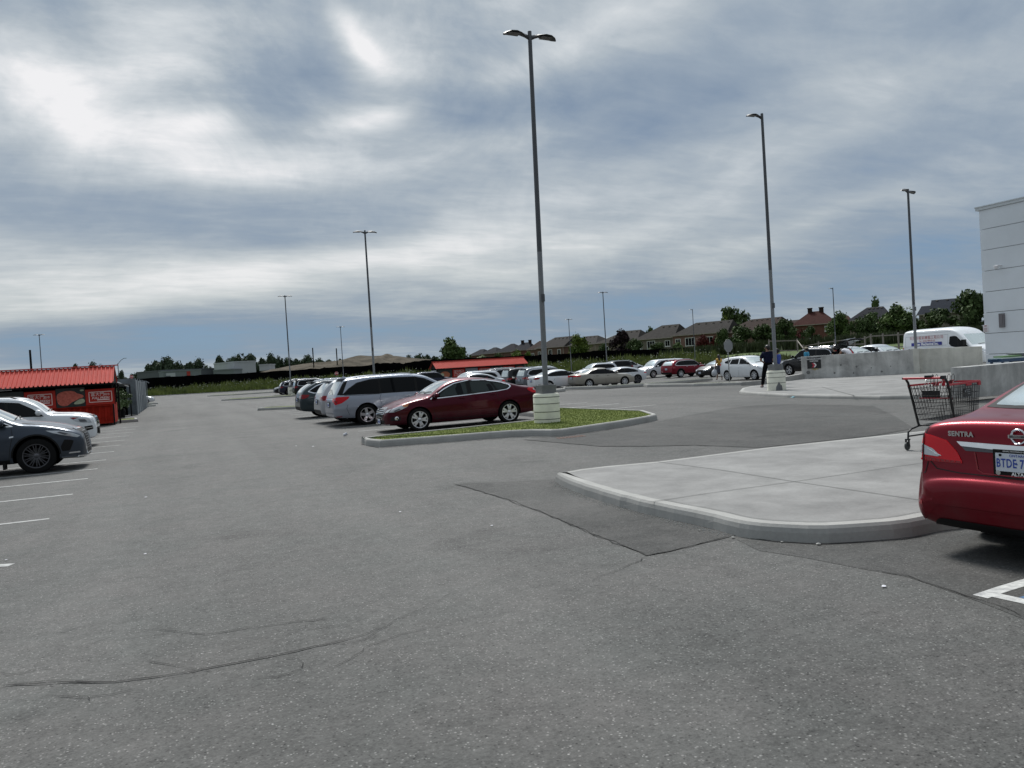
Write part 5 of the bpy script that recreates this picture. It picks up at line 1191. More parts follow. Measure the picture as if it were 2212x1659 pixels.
c.patch('front_lip',rpoly([(-.7,.235),(-.7,.255),(.7,.255),(.7,.235)],.005),'F',.02,'alloy',rim=.02)
for sd in (1,-1):
    p=c.bvh.ray_cast(Vector((2.12,sd*3,.41)),Vector((0,-sd,0)))[0]; y=p.y if p else sd*.7
    c.patch('fog_recess',rpoly([(2.02,.35),(2.02,.46),(2.28,.47),(2.3,.36)],.03),'L' if sd>0 else 'R',.005,'seam',rim=.01,step=.05)
    b=MB(); b.lathe([(.055,0),(.06,.02),(.04,.03),(.04,.0),(0,.0)],16,Matrix(((1,0,0),(0,0,1),(0,1,0))) if sd>0 else Matrix(((1,0,0),(0,0,-1),(0,1,0))),(2.14,y+sd*.004,.415)); c.mesh('fog_lamp',b,'chrome',smooth=40)
tail_band(c,rpoly([(-2.42,.86),(-2.39,1.02),(-2.08,1.035),(-2.02,.99),(-2.2,.88)],.03)); c.patch('reversing_light',rpoly([(-2.42,.95),(-2.40,1.0),(-2.24,1.005),(-2.26,.955)],.01),'LR',.009,'clear_lens',rim=.01,step=.05)
rear_light(c,rpoly([(.76,.85),(.76,1.0),(.36,.98),(.4,.9)],.03))
c.seams([[(.92,.28),(1.02,.5),(1.06,.8),(1.10,.90)],[(-.13,.26),(-.13,.95)],[(-1.16,.62),(-1.02,.8),(-1.0,1.0)],[(1.05,.33),(.3,.30),(-1.0,.30)],[(-1.98,1.12),(-2.05,.95),(-2.15,.7),(-2.0,.55)],[(2.2,.62),(2.05,.80),(1.6,.90),(1.2,.955)]],.011)
c.patch('body_crease',stroke([(.95,.36),(0,.355),(-.95,.38)],.02),'LR',.003,P_mar,rim=.006,step=.2)
c.handles([(.12,.87),(-.86,.91)],P_mar); c.mirror(.93,.985,P_mar,(.15,.23,.15)); c.plate(2.43,.33,True); c.plate(-2.43,.75); c.antenna(-1.0)
c.wheels((5,1,.036,.02),'alloy',.225,.240); c.place(7.93,23.05,180)
# ---- 2. silver minivan
P_sil=paint('silver_paint',(.34,.37,.43),.55,.36); P_sil2=paint('pale_silver_paint',(.42,.44,.46),.4,.36)
sp=dict(L=5.16,W=1.99,H=1.74,wheels=[(1.55,.36),(-1.45,.36)],arch=.425,tum=.30,rc_roof=.13,crease=(.62,0),
 top=[(-2.58,.62),(-2.565,.85),(-2.53,1.0),(-2.49,1.10),(-2.36,1.35),(-2.20,1.60),(-2.10,1.66),(-1.7,1.70),(-.9,1.735),(-.2,1.74),(.4,1.70),(.75,1.62),(1.2,1.40),(1.68,1.16),(1.76,1.12),(2.1,1.04),(2.35,.94),(2.50,.80),(2.56,.66),(2.58,.50)],
 bot=[(-2.58,.45),(-2.55,.34),(-2.2,.28),(-1.4,.24),(0,.20),(1.5,.21),(2.3,.22),(2.54,.26),(2.58,.36)],
 belt=[(-2.58,1.10),(-1.4,1.08),(0,1.07),(1.0,1.04),(1.7,1.0),(2.58,.9)],plan=plan(PLAN_SUV,5.16))
c=Car('parked_minivan',sp,P_sil,'silver-grey minivan with dark tinted windows parked behind the maroon sedan','minivan','cars parked in the middle rows')
c.patch('rear_pillar_trim',[(-2.44,1.10),(-2.16,1.57),(-2.02,1.60),(-2.26,1.10)],'LR',.005,'black',rim=.01)
dlo(c,[(1.55,1.02),(1.10,1.30),(.70,1.50),(.35,1.575),(-.5,1.60),(-1.25,1.58),(-1.72,1.49),(-2.04,1.30),(-2.22,1.14),(-2.36,1.09),(-1.2,1.06),(0,1.055)],[[(1.12,1.08),(.90,1.36),(.55,1.50),(.42,1.53),(.42,1.08)],[(.33,1.08),(.33,1.545),(-.5,1.57),(-.90,1.565),(-.90,1.09)],[(-.98,1.09),(-.98,1.56),(-1.3,1.545),(-1.70,1.46),(-2.0,1.27),(-2.15,1.15),(-2.2,1.11)],[(1.42,1.05),(1.17,1.08),(1.10,1.22)]])
glass_front(c,1.19,1.60,.78,.62); glass_rear(c,1.12,1.58,.70,.60)
b=MB(); b.box((-2.17,0,1.655),(.24,1.25,.035)); c.mesh('rear_spoiler',b,P_sil); b=MB(); b.span((-2.53,-.02,1.15),(-2.42,.35,1.30),.03,.02); c.mesh('rear_wiper',b,'black')
tail_band(c,rpoly([(-2.53,.76),(-2.55,.92),(-2.47,1.03),(-2.02,1.03),(-2.08,.95),(-2.30,.82)],.03)); tail_band(c,rpoly([(-2.55,.80),(-2.54,.93),(-2.44,.93),(-2.45,.80)],.02),'red_lens_dk')
rear_light(c,rpoly([(.80,.84),(.80,1.0),(.48,.98),(.5,.90)],.03)); c.patch('tailgate_trim',[(-.62,.93),(-.62,.96),(.62,.96),(.62,.93)],'B',.012,'chrome')
c.patch('bumper_step',stroke([(-.86,.60),(.86,.60)],.02),'B',.01,P_sil2); c.patch('bumper_reflector',rpoly([(-2.50,.34),(-2.50,.37),(-2.30,.37),(-2.32,.34)],.005),'LR',.005,'red_lens_dk')
c.patch('headlight',rpoly([(2.52,.70),(2.44,.84),(2.05,.95),(2.02,.88),(2.3,.76)],.03),'LR',.006,'clear_lens',rim=.01,step=.05); front_pair(c,'headlight',rpoly([(.45,.68),(.5,.8),(.78,.84),(.78,.7)],.02),'clear_lens'); c.patch('grille',rpoly([(-.5,.5),(-.5,.78),(.5,.78),(.5,.5)],.04),'F',.005,'black')
c.seams([[(1.30,.3),(1.38,.7),(1.42,.98)],[(.38,.28),(.38,1.05),(.38,1.60)],[(-.94,.70),(-.98,.9),(-.92,1.05),(-.94,1.62)],[(-2.06,.40),(-2.15,.62),(-2.1,.75)],[(-.95,1.05),(-1.6,1.045),(-2.2,1.07)]],.012)
c.handles([(.62,.93),(.02,.93)],'chrome'); c.mirror(1.25,1.08,P_sil); c.plate(-2.58,.76); c.rails(.5,-1.9,P_sil2,.03); c.antenna(-1.95)
c.wheels((5,0,.052,.15),'alloy',.235,.245); c.place(7.49,28.05,0)
# ---- 3. pale silver SUV next to it, 4. blue-grey SUV
c=generic_suv('parked_car',P_sil2,'pale silver SUV mostly hidden behind the silver minivan','cars parked in the middle rows',4.75,1.88,1.66,slope=.36); c.place(7.3,30.7,0); suvA=c
P_teal=paint('blue_grey_paint',(.030,.045,.052),.45,.35)
c=generic_suv('parked_car',P_teal,'dark blue-grey SUV with red wraparound tail lights left of the minivan','cars parked in the middle rows',4.78,1.93,1.65,('alloy',(9,2,.012,.1)),clad=True,chrome=True,slope=.55,r=.37); c.place(7.30,35.9,0)
# ---- 5. dark graphite crossover on the left (near)
P_gra=paint('graphite_paint',(.048,.060,.080),.6,.32,coat=.35)
sp=dict(L=4.89,W=1.895,H=1.70,wheels=[(1.50,.384),(-1.29,.384)],arch=.452,tum=.38,crease=(.80,.02),rc_hood=.12,
 top=[(-2.445,.60),(-2.43,.9),(-2.38,1.08),(-2.1,1.4),(-1.9,1.56),(-1.2,1.67),(-.5,1.70),(.0,1.675),(.4,1.58),(.8,1.37),(1.16,1.175),(1.24,1.15),(1.6,1.10),(1.95,1.02),(2.2,.93),(2.33,.86),(2.40,.78),(2.43,.62),(2.445,.48)],
 bot=[(-2.445,.5),(-2.4,.36),(-2.0,.28),(-1.3,.24),(0,.23),(1.5,.24),(2.1,.26),(2.38,.24),(2.445,.28)],
 belt=[(-2.445,1.12),(-1.2,1.10),(0,1.08),(.8,1.05),(1.2,1.03),(2.445,.9)],plan=plan([(-1,.80),(-.95,.92),(-.85,.965),(-.5,.995),(0,1),(.55,1.0),(.80,.97),(.90,.91),(.95,.84),(.98,.74),(1,.60)],4.89))
c=Car('parked_car',sp,P_gra,'dark graphite crossover with black multi-spoke wheel at the left edge of the picture','car','cars parked on the left')
tr=[(1.12,1.06),(.80,1.23),(.35,1.46),(-.2,1.56),(-1.2,1.54),(-1.8,1.38),(-1.5,1.14),(0,1.08)]
dlo(c,[(1.05,1.08),(.78,1.21),(.33,1.44),(-.2,1.54),(-1.2,1.52),(-1.75,1.38),(-1.48,1.16),(0,1.10)],[[(.78,1.12),(.66,1.24),(.32,1.41),(-.02,1.49),(-.02,1.12)],[(-.1,1.12),(-.1,1.50),(-.9,1.49),(-1.0,1.14)],[(1.0,1.095),(.85,1.11),(.80,1.17)]],tr)
glass_front(c,1.19,1.60,.76,.60)
c.patch('headlight',rpoly([(2.36,.75),(2.22,.83),(1.98,.90),(1.70,.925),(1.84,.86),(2.1,.78),(2.3,.72)],.015),'LR',.006,'clear_lens',rim=.01,step=.04)
c.patch('headlight_reflector',rpoly([(2.14,.82),(1.98,.88),(1.93,.865),(2.08,.80)],.01),'LR',.009,'alloy_dark',rim=.01,step=.04)
c.patch('side_intake',rpoly([(2.24,.66),(2.06,.70),(1.98,.54),(2.0,.44),(2.15,.44),(2.20,.56)],.03),'LR',.005,'black',rim=.01,step=.05)
c.patch('fog_recess',rpoly([(2.12,.375),(2.14,.405),(2.34,.405),(2.34,.375)],.01),'LR',.006,'alloy',rim=.01,step=.05)
c.patch('grille',rpoly([(-.42,.34),(-.26,.62),(-.48,.90),(.48,.90),(.26,.62),(.42,.34)],.04),'F',.006,'black',rim=.02,step=.05)
c.patch('grille_surround',stroke([(-.44,.32),(-.50,.55),(-.52,.90),(.52,.90),(.50,.55),(.44,.32),(-.44,.32)],.03),'F',.016,'chrome',rim=.02,step=.08)
for k in range(8): c.patch('grille_bar',[(-.3,.44+.055*k),(-.3,.452+.055*k),(.3,.452+.055*k),(.3,.44+.055*k)],'F',.012,'alloy_dark',rim=.01,step=.1)
c.patch('front_lip',stroke([(-.78,.30),(-.4,.27),(.4,.27),(.78,.30)],.03),'F',.018,'chrome',rim=.02,step=.1); c.patch('front_lip',stroke([(1.98,.30),(2.15,.29),(2.38,.27)],.03),'LR',.012,'chrome',rim=.02,step=.1)
cladding(c,.34,'black',.03); c.seams([[(.98,.33),(1.02,.6),(1.08,.85),(1.06,1.05)],[(-.06,.3),(-.06,1.1)],[(1.24,1.12),(1.7,1.04),(2.1,.94),(2.36,.84)]],.011)
c.patch('fender_badge',rpoly([(1.02,.82),(1.02,.85),(1.10,.86),(1.10,.83)],.005),'LR',.006,'chrome')
c.handles([(.15,.98),(-.85,1.0)],P_gra); c.mirror(.85,1.14,P_gra,(.16,.24,.17)); b=MB(); b.box((1.14,0,.0),(.0,.0,.0))
tail_band(c,rpoly([(-2.42,.92),(-2.36,1.06),(-1.9,1.04),(-2.1,.95)],.02)); glass_rear(c,1.16,1.5)
b=MB()
for sd in (1,-1): b.box((.88,sd*.80,.22),(.05,.22,.16))
c.mesh('mud_flap',b,'black')
c.wheels((10,2,.008,.12),'alloy_dark',.235,.262); c.place(-4.42,21.0,0)
# ---- 6. white SUV behind it
sp=suv_spec(4.80,1.93,1.72,wf=1.46,wr=-1.40,r=.375,cowl=1.16,A=1.12,hood=1.10,nose=.95,slope=.3,belt_=1.08)
c=Car('parked_car',sp,M['white'],'white SUV with dark tinted windows parked beyond the graphite crossover on the left','car','cars parked on the left')
dlo(c,[(1.02,1.06),(.70,1.32),(.35,1.52),(-.2,1.585),(-1.4,1.57),(-1.85,1.45),(-1.9,1.18),(0,1.10)],[[(.92,1.09),(.62,1.34),(.34,1.49),(.06,1.54),(.06,1.12)],[(-.02,1.12),(-.02,1.55),(-.9,1.55),(-.9,1.14)],[(-1.0,1.14),(-1.0,1.54),(-1.4,1.54),(-1.8,1.42),(-1.83,1.2)]])
glass_front(c,1.20,1.62,.74,.60); glass_rear(c,1.16,1.56,.66,.56)
c.patch('headlight',rpoly([(2.30,.76),(2.22,.90),(1.80,.98),(1.70,.96),(1.85,.84),(2.1,.76)],.03),'LR',.006,'clear_lens',rim=.01,step=.05)
c.patch('indicator',rpoly([(1.95,.955),(1.69,.97),(1.80,.90)],.02),'LR',.009,'red_lens_dk',rim=.01,step=.05)
c.patch('headlight_reflector',rpoly([(2.18,.80),(2.12,.88),(1.93,.90),(1.98,.81)],.02),'LR',.009,'alloy_dark',rim=.01,step=.05)
front_pair(c,'headlight',rpoly([(.50,.78),(.5,.92),(.76,.92),(.74,.80)],.02),'clear_lens')
c.patch('grille',rpoly([(-.40,.68),(-.46,.98),(.46,.98),(.40,.68)],.06),'F',.006,'black',rim=.01,step=.05)
for k in range(3): c.patch('grille_bar',[(-.42,.74+.08*k),(-.42,.78+.08*k),(.42,.78+.08*k),(.42,.74+.08*k)],'F',.02,'chrome',rim=.01,step=.1)
c.patch('grille_surround',stroke([(-.41,.66),(-.48,.99),(.48,.99),(.41,.66),(-.41,.66)],.025),'F',.015,'chrome',rim=.02,step=.1)
c.patch('front_intake',rpoly([(-.5,.40),(-.55,.60),(.55,.60),(.5,.40)],.03),'F',.006,'black',rim=.01); c.patch('side_intake',rpoly([(2.32,.56),(2.30,.68),(2.08,.66),(2.12,.52)],.02),'LR',.006,'black',rim=.01,step=.05)
c.patch('side_intake',stroke([(2.1,.60),(2.32,.62)],.02),'LR',.012,'chrome',rim=.01)
b=MB(); b.box((2.42,0,.47),(.03,.34,.2)); c.mesh('plate_frame',b,'black')
c.seams([[(.95,.34),(1.02,.7),(1.04,1.0)],[(.02,.3),(.02,1.1)],[(1.22,1.13),(1.8,1.07),(2.2,.99)]],.011); c.handles([(.25,.98),(-.75,1.0)],'chrome'); c.mirror(.86,1.17,M['white'],(.18,.26,.19)); c.rails(.35,-1.6,'black'); cladding(c,.36,M['white'],.02)
tail_band(c,rpoly([(-2.38,.92),(-2.3,1.08),(-1.95,1.06),(-2.1,.95)],.02)); c.wheels((5,1,.03,.1),'alloy',.24); c.place(-4.80,28.9,0)
# ---- 7. white car far on the left behind the hoarding
P_wh2=paint('off_white_paint',(.60,.62,.64),0,.4)
c=generic_sedan('parked_car',P_wh2,'white car nosing out far beyond the grey mesh fence on the left','cars parked on the left',4.6,1.8,1.45); white_sedan=c; c.place(-4.75,104,0)

# ================= more cars =================
G_MID='cars parked in the middle rows'; G_FAR='cars parked in the far rows'
P_navy=paint('navy_paint',(.012,.016,.04),.3,.35); P_blk=paint('black_paint',(.008,.008,.009),.2,.35); P_gry=paint('grey_paint',(.13,.145,.165),.5,.36); P_bei=paint('champagne_paint',(.33,.31,.27),.45,.38)
P_red2=paint('burgundy_paint',(.17,.005,.016),.65,.34,coat=.3); P_pale=paint('pearl_white_paint',(.58,.60,.63),.1,.38)
ALS=('alloy',(5,1,.03,.1)); ALM=('alloy',(9,2,.011,.1))
# champagne sedan (older, square-cut)
sp=sedan_spec(4.79,1.78,1.40,r=.315,deck=1.03,cowl=.96,rg=(-1.62,1.07),A=.90,hood=.86,nose=.62)
c=Car('parked_car',sp,P_bei,'champagne beige older sedan facing right beside the kerb','car',G_MID)
dlo(c,[(.80,.93),(.38,1.22),(.05,1.29),(-.6,1.29),(-1.0,1.26),(-1.32,1.09),(-1.36,.99),(0,.94)],[[(.66,.97),(.36,1.19),(.06,1.25),(-.06,1.25),(-.06,.97)],[(-.14,.97),(-.14,1.25),(-.58,1.25),(-.72,1.24),(-.90,.985)],[(-.98,1.0),(-.82,1.23),(-.98,1.21),(-1.24,1.08),(-1.26,1.02)]])
glass_front(c,.99,1.31,.68,.53); glass_rear(c,1.09,1.30,.60,.48)
tail_band(c,rpoly([(-2.36,.84),(-2.34,.94),(-2.02,.94),(-2.02,.85)],.02)); rear_light(c,rpoly([(.78,.83),(.78,.94),(.30,.94),(.30,.83)],.02)); c.patch('badge_strip',[(-.28,.84),(-.28,.93),(.28,.93),(.28,.84)],'B',.006,'red_lens_dk')
c.patch('headlight',rpoly([(2.33,.62),(2.28,.76),(2.0,.78),(2.0,.66)],.02),'LR',.006,'clear_lens',rim=.01); front_pair(c,'headlight',rpoly([(.42,.62),(.42,.74),(.70,.74),(.70,.64)],.02),'clear_lens'); c.patch('grille',[(-.34,.62),(-.34,.74),(.34,.74),(.34,.62)],'F',.006,'black')
c.patch('side_moulding',stroke([(-2.2,.56),(-1.85,.56)],.04),'LR',.008,P_bei); c.patch('side_moulding',stroke([(-.95,.56),(1.0,.54)],.05),'LR',.008,P_bei,label='body-coloured rubbing strip along the doors')
c.seams([[(.72,.28),(.80,.6),(.84,.93)],[(-.10,.26),(-.10,.95)],[(-1.1,.62),(-.92,.97)]],.012); c.handles([(.10,.82),(-.75,.83)],'black'); c.mirror(.78,.99,P_bei,(.12,.18,.13)); c.plate(-2.4,.76); c.wheels((7,0,.03,.04),'hubcap',.205); c.place(28.35,49.9,-3)
# white sedan left of it
c=generic_sedan('parked_car',M['white'],'white sedan seen from behind left of the champagne sedan',G_MID,4.85,1.83,1.46,('alloy',(10,0,.014,.08)),chrome=True,tail='red_lens_dk'); c.patch('boot_trim',[(-.42,.89),(-.42,.92),(.42,.92),(.42,.89)],'B',.012,'chrome'); c.place(26.2,52.2,0); wsed=c
# white coupe
sp=sedan_spec(4.70,1.85,1.37,r=.345,deck=1.0,cowl=.96,rg=(-1.95,1.04),A=.85,hood=.83,nose=.6,peak=-.45)
c=Car('parked_car',sp,P_pale,'white fastback coupe with dark alloy wheels facing left behind the champagne sedan','car',G_MID)
dlo(c,[(.74,.91),(.30,1.16),(-.05,1.25),(-.6,1.25),(-1.15,1.15),(-1.52,.99),(-1.45,.93),(0,.93)],[[(.60,.94),(.28,1.13),(-.05,1.21),(-.28,1.22),(-.28,.95)],[(-.36,.95),(-.36,1.22),(-.62,1.21),(-1.12,1.12),(-1.42,.99),(-1.38,.955)]])
glass_front(c,.99,1.28,.68,.54); glass_rear(c,1.06,1.26,.60,.5); tail_band(c,rpoly([(-2.33,.78),(-2.28,.88),(-1.98,.87),(-2.05,.80)],.02)); rear_light(c,rpoly([(.80,.78),(.80,.88),(.36,.86),(.4,.8)],.02))
c.patch('headlight',rpoly([(2.28,.60),(2.18,.70),(1.85,.76),(1.9,.68)],.02),'LR',.006,'clear_lens',rim=.01); front_pair(c,'headlight',rpoly([(.45,.58),(.5,.67),(.74,.7),(.74,.6)],.02),'clear_lens'); c.patch('grille',rpoly([(-.36,.36),(-.42,.64),(.42,.64),(.36,.36)],.04),'F',.006,'black')
c.seams([[(.70,.28),(.76,.6),(.78,.92)],[(-.62,.28),(-.66,.7),(-.62,.94)]],.012); c.handles([(-.45,.84)],P_pale); c.mirror(.70,.96,P_pale,(.12,.19,.13)); c.wheels((5,1,.026,.1),'alloy_dark',.235,.255); c.place(31.15,52.6,180)
c=generic_suv('parked_car',P_gry,'blue-grey large SUV with chrome window line, seen behind the white sedan',G_MID,4.95,1.95,1.76,ALM,True,True,slope=.26,belt_=1.12); c.place(27.6,57.4,0)
c=generic_suv('parked_car',P_blk,'black SUV with pale rear glass second from the red stand end',G_MID,4.9,1.98,1.82,ALS,True,False,boxy=1,slope=.20,belt_=1.15,tail='side'); c.place(27.3,60.0,0)
c=generic_suv('parked_car',P_blk,'tall black full-size SUV nearest the far red stand',G_MID,5.15,2.04,1.9,ALS,True,True,boxy=1,slope=.18,belt_=1.2,tail='tall'); c.place(27.7,65.2,0)
c=generic_sedan('parked_car',P_sil2,'silver hatchback whose roof shows just above the maroon sedan',G_MID,4.6,1.82,1.50,ALS,cowl=1.02); c.place(17.7,48.6,180)
c=generic_suv('parked_car',P_pale,'white SUV roof in front of the far red stand',G_MID,4.6,1.85,1.68,ALS); c.place(21.0,57.2,180)
c=generic_suv('parked_car',P_navy,'dark SUV partly hidden by the left end of the far red stand',G_MID,4.8,1.9,1.76,ALS); c.place(26.6,85,0)
c=generic_suv('parked_car',P_blk,'dark four-wheel drive with pale roof facing left at the head of the far row',G_FAR,4.9,1.95,1.88,ALS,boxy=1,slope=.15); c.place(13.6,101.5,180)
c=generic_suv('parked_car',P_navy,'navy SUV with curved chrome rear window line by the fourth lamp base',G_FAR,4.7,1.86,1.70,ALS,True,True,slope=.36); c.place(13.5,96.2,0)
c=generic_suv('parked_car',P_blk,'black SUV directly behind the fourth lamp base',G_FAR,4.8,1.9,1.72,ALS,slope=.3); c.place(14.2,93,0)
c=generic_suv('parked_car',P_blk,'tall black SUV with bright belt line right of the fourth lamp base',G_FAR,4.95,1.97,1.82,ALM,True,True,boxy=1,slope=.2); c.place(14.1,87.6,0)
c=generic_suv('parked_car',P_navy,'dark SUV with roof rails behind the blue-grey SUV',G_FAR,4.8,1.9,1.74,ALS); c.place(14.4,76,0)
c=generic_suv('parked_car',P_pale,'small white SUV below the black fence, left of the silver lamp pole',G_FAR,4.5,1.84,1.68,ALS,slope=.4); c.place(38.6,80,0)
c=generic_suv('parked_car',P_pale,'white SUV facing left behind the champagne sedan roof',G_FAR,4.7,1.86,1.68,ALM); c.place(42.2,75.4,180)
c=generic_suv('parked_car',P_blk,'dark SUV roof just showing between two white SUVs',G_FAR,4.7,1.86,1.72,ALS); c.place(48.6,82.5,180)
c=generic_suv('parked_car',P_pale,'white crossover with red tail light behind the white coupe',G_FAR,4.5,1.84,1.66,ALS,slope=.42); c.place(51.6,84.5,5)
# white minivan facing left
sp=suv_spec(5.17,2.02,1.76,wf=1.62,wr=-1.45,r=.36,cowl=1.10,A=1.55,hood=.98,nose=.80,slope=.24)
c=Car('parked_minivan',sp,P_pale,'long white minivan facing left beside the burgundy SUV','minivan',G_FAR)
dlo(c,[(1.42,1.02),(.95,1.36),(.5,1.56),(0,1.62),(-1.6,1.60),(-2.0,1.50),(-2.12,1.14),(0,1.06)],[[(1.2,1.06),(.88,1.36),(.55,1.50),(.55,1.08)],[(.47,1.08),(.47,1.54),(0,1.58),(-.65,1.58),(-.65,1.09)],[(-.73,1.1),(-.73,1.58),(-1.6,1.56),(-1.95,1.45),(-2.04,1.16)]],None)
glass_front(c,1.14,1.62,.78,.62); glass_rear(c,1.15,1.58,.68,.58); tail_band(c,rpoly([(-2.55,.95),(-2.5,1.06),(-2.2,1.05),(-2.25,.96)],.02)); c.patch('headlight',rpoly([(2.5,.74),(2.4,.86),(2.05,.9),(2.1,.80)],.02),'LR',.006,'clear_lens'); front_pair(c,'headlight',rpoly([(.45,.72),(.5,.82),(.8,.84),(.8,.74)],.02),'clear_lens'); c.patch('grille',rpoly([(-.4,.44),(-.5,.62),(.5,.62),(.4,.44)],.03),'F',.005,'black')
c.seams([[(1.2,.3),(1.28,.98)],[(.51,.28),(.51,1.6)],[(-.69,.7),(-.69,1.6)]],.014); c.handles([(.75,.95),(.2,.95)],'chrome'); c.mirror(1.12,1.08,P_pale); c.wheels((5,1,.026,.1),'alloy',.235); c.place(44.5,66.2,180)
c=generic_suv('parked_car',P_red2,'burgundy compact SUV with silver wheels between the white minivan and the black hatchback',G_FAR,4.55,1.86,1.66,ALM,True,True,slope=.42); c.place(43.6,61.0,6)
c=generic_sedan('parked_car',P_blk,'glossy black hatchback facing left behind the woman with shopping bags',G_FAR,4.28,1.79,1.46,ALS,chrome=False,A=.98,cowl=1.0,rg=(-1.95,1.22)); c.place(42.1,53.9,180)
# white hatchback beside the man
sp=sedan_spec(4.37,1.77,1.55,wf=1.36,wr=-1.24,r=.32,deck=1.10,cowl=1.06,rg=(-1.95,1.28),A=1.15,hood=.94,nose=.68,peak=-.2)
sp['top']=[(-2.185,.55),(-2.17,.85),(-2.12,1.05),(-2.05,1.15),(-1.85,1.36),(-1.65,1.47),(-1.2,1.52),(-.3,1.55),(.2,1.51),(.45,1.44),(.8,1.25),(1.15,1.075),(1.22,1.05),(1.5,1.0),(1.8,.92),(2.0,.83),(2.12,.72),(2.17,.60),(2.185,.48)]; sp['belt']=[(-2.2,1.08),(-1,1.04),(0,1.01),(1.1,.96),(2.2,.88)]; sp['tum']=.36
c=Car('parked_car',sp,M['white'],'white five-door hatchback with silver hubcaps parked behind the stop sign post','car',G_FAR)
for args in ([(1.10,.98),(.62,1.25),(.25,1.39),(-.3,1.41),(-1.15,1.36),(-1.62,1.24),(-1.45,1.08),(0,1.02)],): c.patch('window_frame',rpoly(args,.04),'LR',.0055,M['white'],rim=.01)
for p in ([(.88,1.02),(.58,1.22),(.24,1.35),(-.02,1.37),(-.02,1.04)],[(-.12,1.04),(-.12,1.37),(-.8,1.35),(-.95,1.06)],[(-1.03,1.08),(-.90,1.345),(-1.15,1.32),(-1.52,1.22),(-1.42,1.12)]): c.patch('side_window',rpoly(p,.03),'LR',.008,'glass',rim=.006)
glass_front(c,1.09,1.45,.70,.56); glass_rear(c,1.2,1.44,.6,.5); tail_band(c,rpoly([(-2.16,.88),(-2.08,1.08),(-1.85,1.1),(-1.92,.95)],.03)); c.patch('headlight',rpoly([(2.10,.66),(2.0,.80),(1.62,.90),(1.70,.78),(1.95,.66)],.03),'LR',.006,'clear_lens'); front_pair(c,'headlight',rpoly([(.42,.64),(.46,.76),(.72,.8),(.72,.66)],.02),'clear_lens')
c.patch('front_intake',rpoly([(-.5,.27),(-.55,.46),(.55,.46),(.5,.27)],.04),'F',.006,'black'); c.patch('grille',stroke([(-.36,.62),(.36,.62)],.05),'F',.006,'black'); c.plate(2.18,.55,True); c.plate(-2.18,.7)
c.seams([[(.98,.3),(1.02,.6),(1.10,.97)],[(-.07,.28),(-.07,1.02)],[(-1.12,.62),(-.98,1.04)]],.012); c.handles([(.08,.88),(-.82,.9)],M['white']); c.mirror(.92,1.06,'black',(.13,.2,.14)); c.patch('sill_trim',stroke([(-.75,.24),(.9,.24)],.05),'LR',.008,M['white'])
c.wheels((7,0,.03,.03),'hubcap',.205); c.place(33.7,40.2,-90)
# dark wagon with raised tailgate
c=generic_suv('parked_car',P_blk,'black wagon with its tailgate raised behind the concrete ramp wall','cars behind the ramp wall',4.88,1.9,1.74,('alloy',(5,1,.03,.1)),False,True,slope=.34,belt_=1.12); c.t.location=(37.55,38.5,.05); c.t.rotation_euler=(0,0,R(92))
c.patch('luggage_opening',rpoly([(-.62,.66),(-.66,1.14),(-.52,1.56),(.52,1.56),(.66,1.14),(.62,.66)],.06),'B',.012,'void',rim=.01); c.patch('tail_light',rpoly([(.70,.95),(.74,1.2),(.62,1.52),(.56,1.5),(.62,1.1)],.02),'B',.016,'red_lens'); c.patch('tail_light',rpoly([(-.70,.95),(-.74,1.2),(-.62,1.52),(-.56,1.5),(-.62,1.1)],.02),'B',.016,'red_lens')
b=MB(); nst=9
for sgn,zz in ((1,0),):
    rows=[]
    for i in range(nst):
        t=i/(nst-1); x=-1.98-1.18*t; z=1.70+.36*math.sin(t*1.9)+.02*t; w=.60+.10*math.sin(t*2.2)
        rows.append([(x,-w,z-.04),(x,-w*.6,z+.03),(x,0,z+.05),(x,w*.6,z+.03),(x,w,z-.04),(x+.02,w*.95,z-.10),(x+.02,0,z-.05),(x+.02,-w*.95,z-.10)])
    V=[p for r_ in rows for p in r_]; b.addf(V,[(8*i+k,8*i+(k+1)%8,8*i+8+(k+1)%8,8*i+8+k) for i in range(nst-1) for k in range(8)]+[tuple(range(8)),tuple(range(8*(nst-1),8*nst))])
tg=b.build('tailgate',P_blk,c.t,smooth=50); b=MB(); b.addf([(-2.2,-.42,1.86),(-2.2,.42,1.86),(-2.85,.50,2.10),(-2.85,-.50,2.10)],[(0,1,2,3)]); b.build('rear_window',M['windscreen'],tg)
b=MB()
for y in (.6,-.6): b.tube([(-2.1,y,1.25),(-2.55,y*1.02,1.95)],.014,6)
b.build('gas_strut',M['alloy_dark'],c.t)
c=generic_sedan('parked_car',P_pale,'white sedan facing forwards beside the raised tailgate','cars behind the ramp wall',4.7,1.82,1.50,ALS,cowl=1.05); c.place(39.6,37.6,-90,.2)
c=generic_sedan('parked_car',P_pale,'white sedan facing forwards between the tailgate car and the van','cars behind the ramp wall',4.8,1.84,1.52,ALS,cowl=1.05); c.place(41.65,37.2,-90,.2)
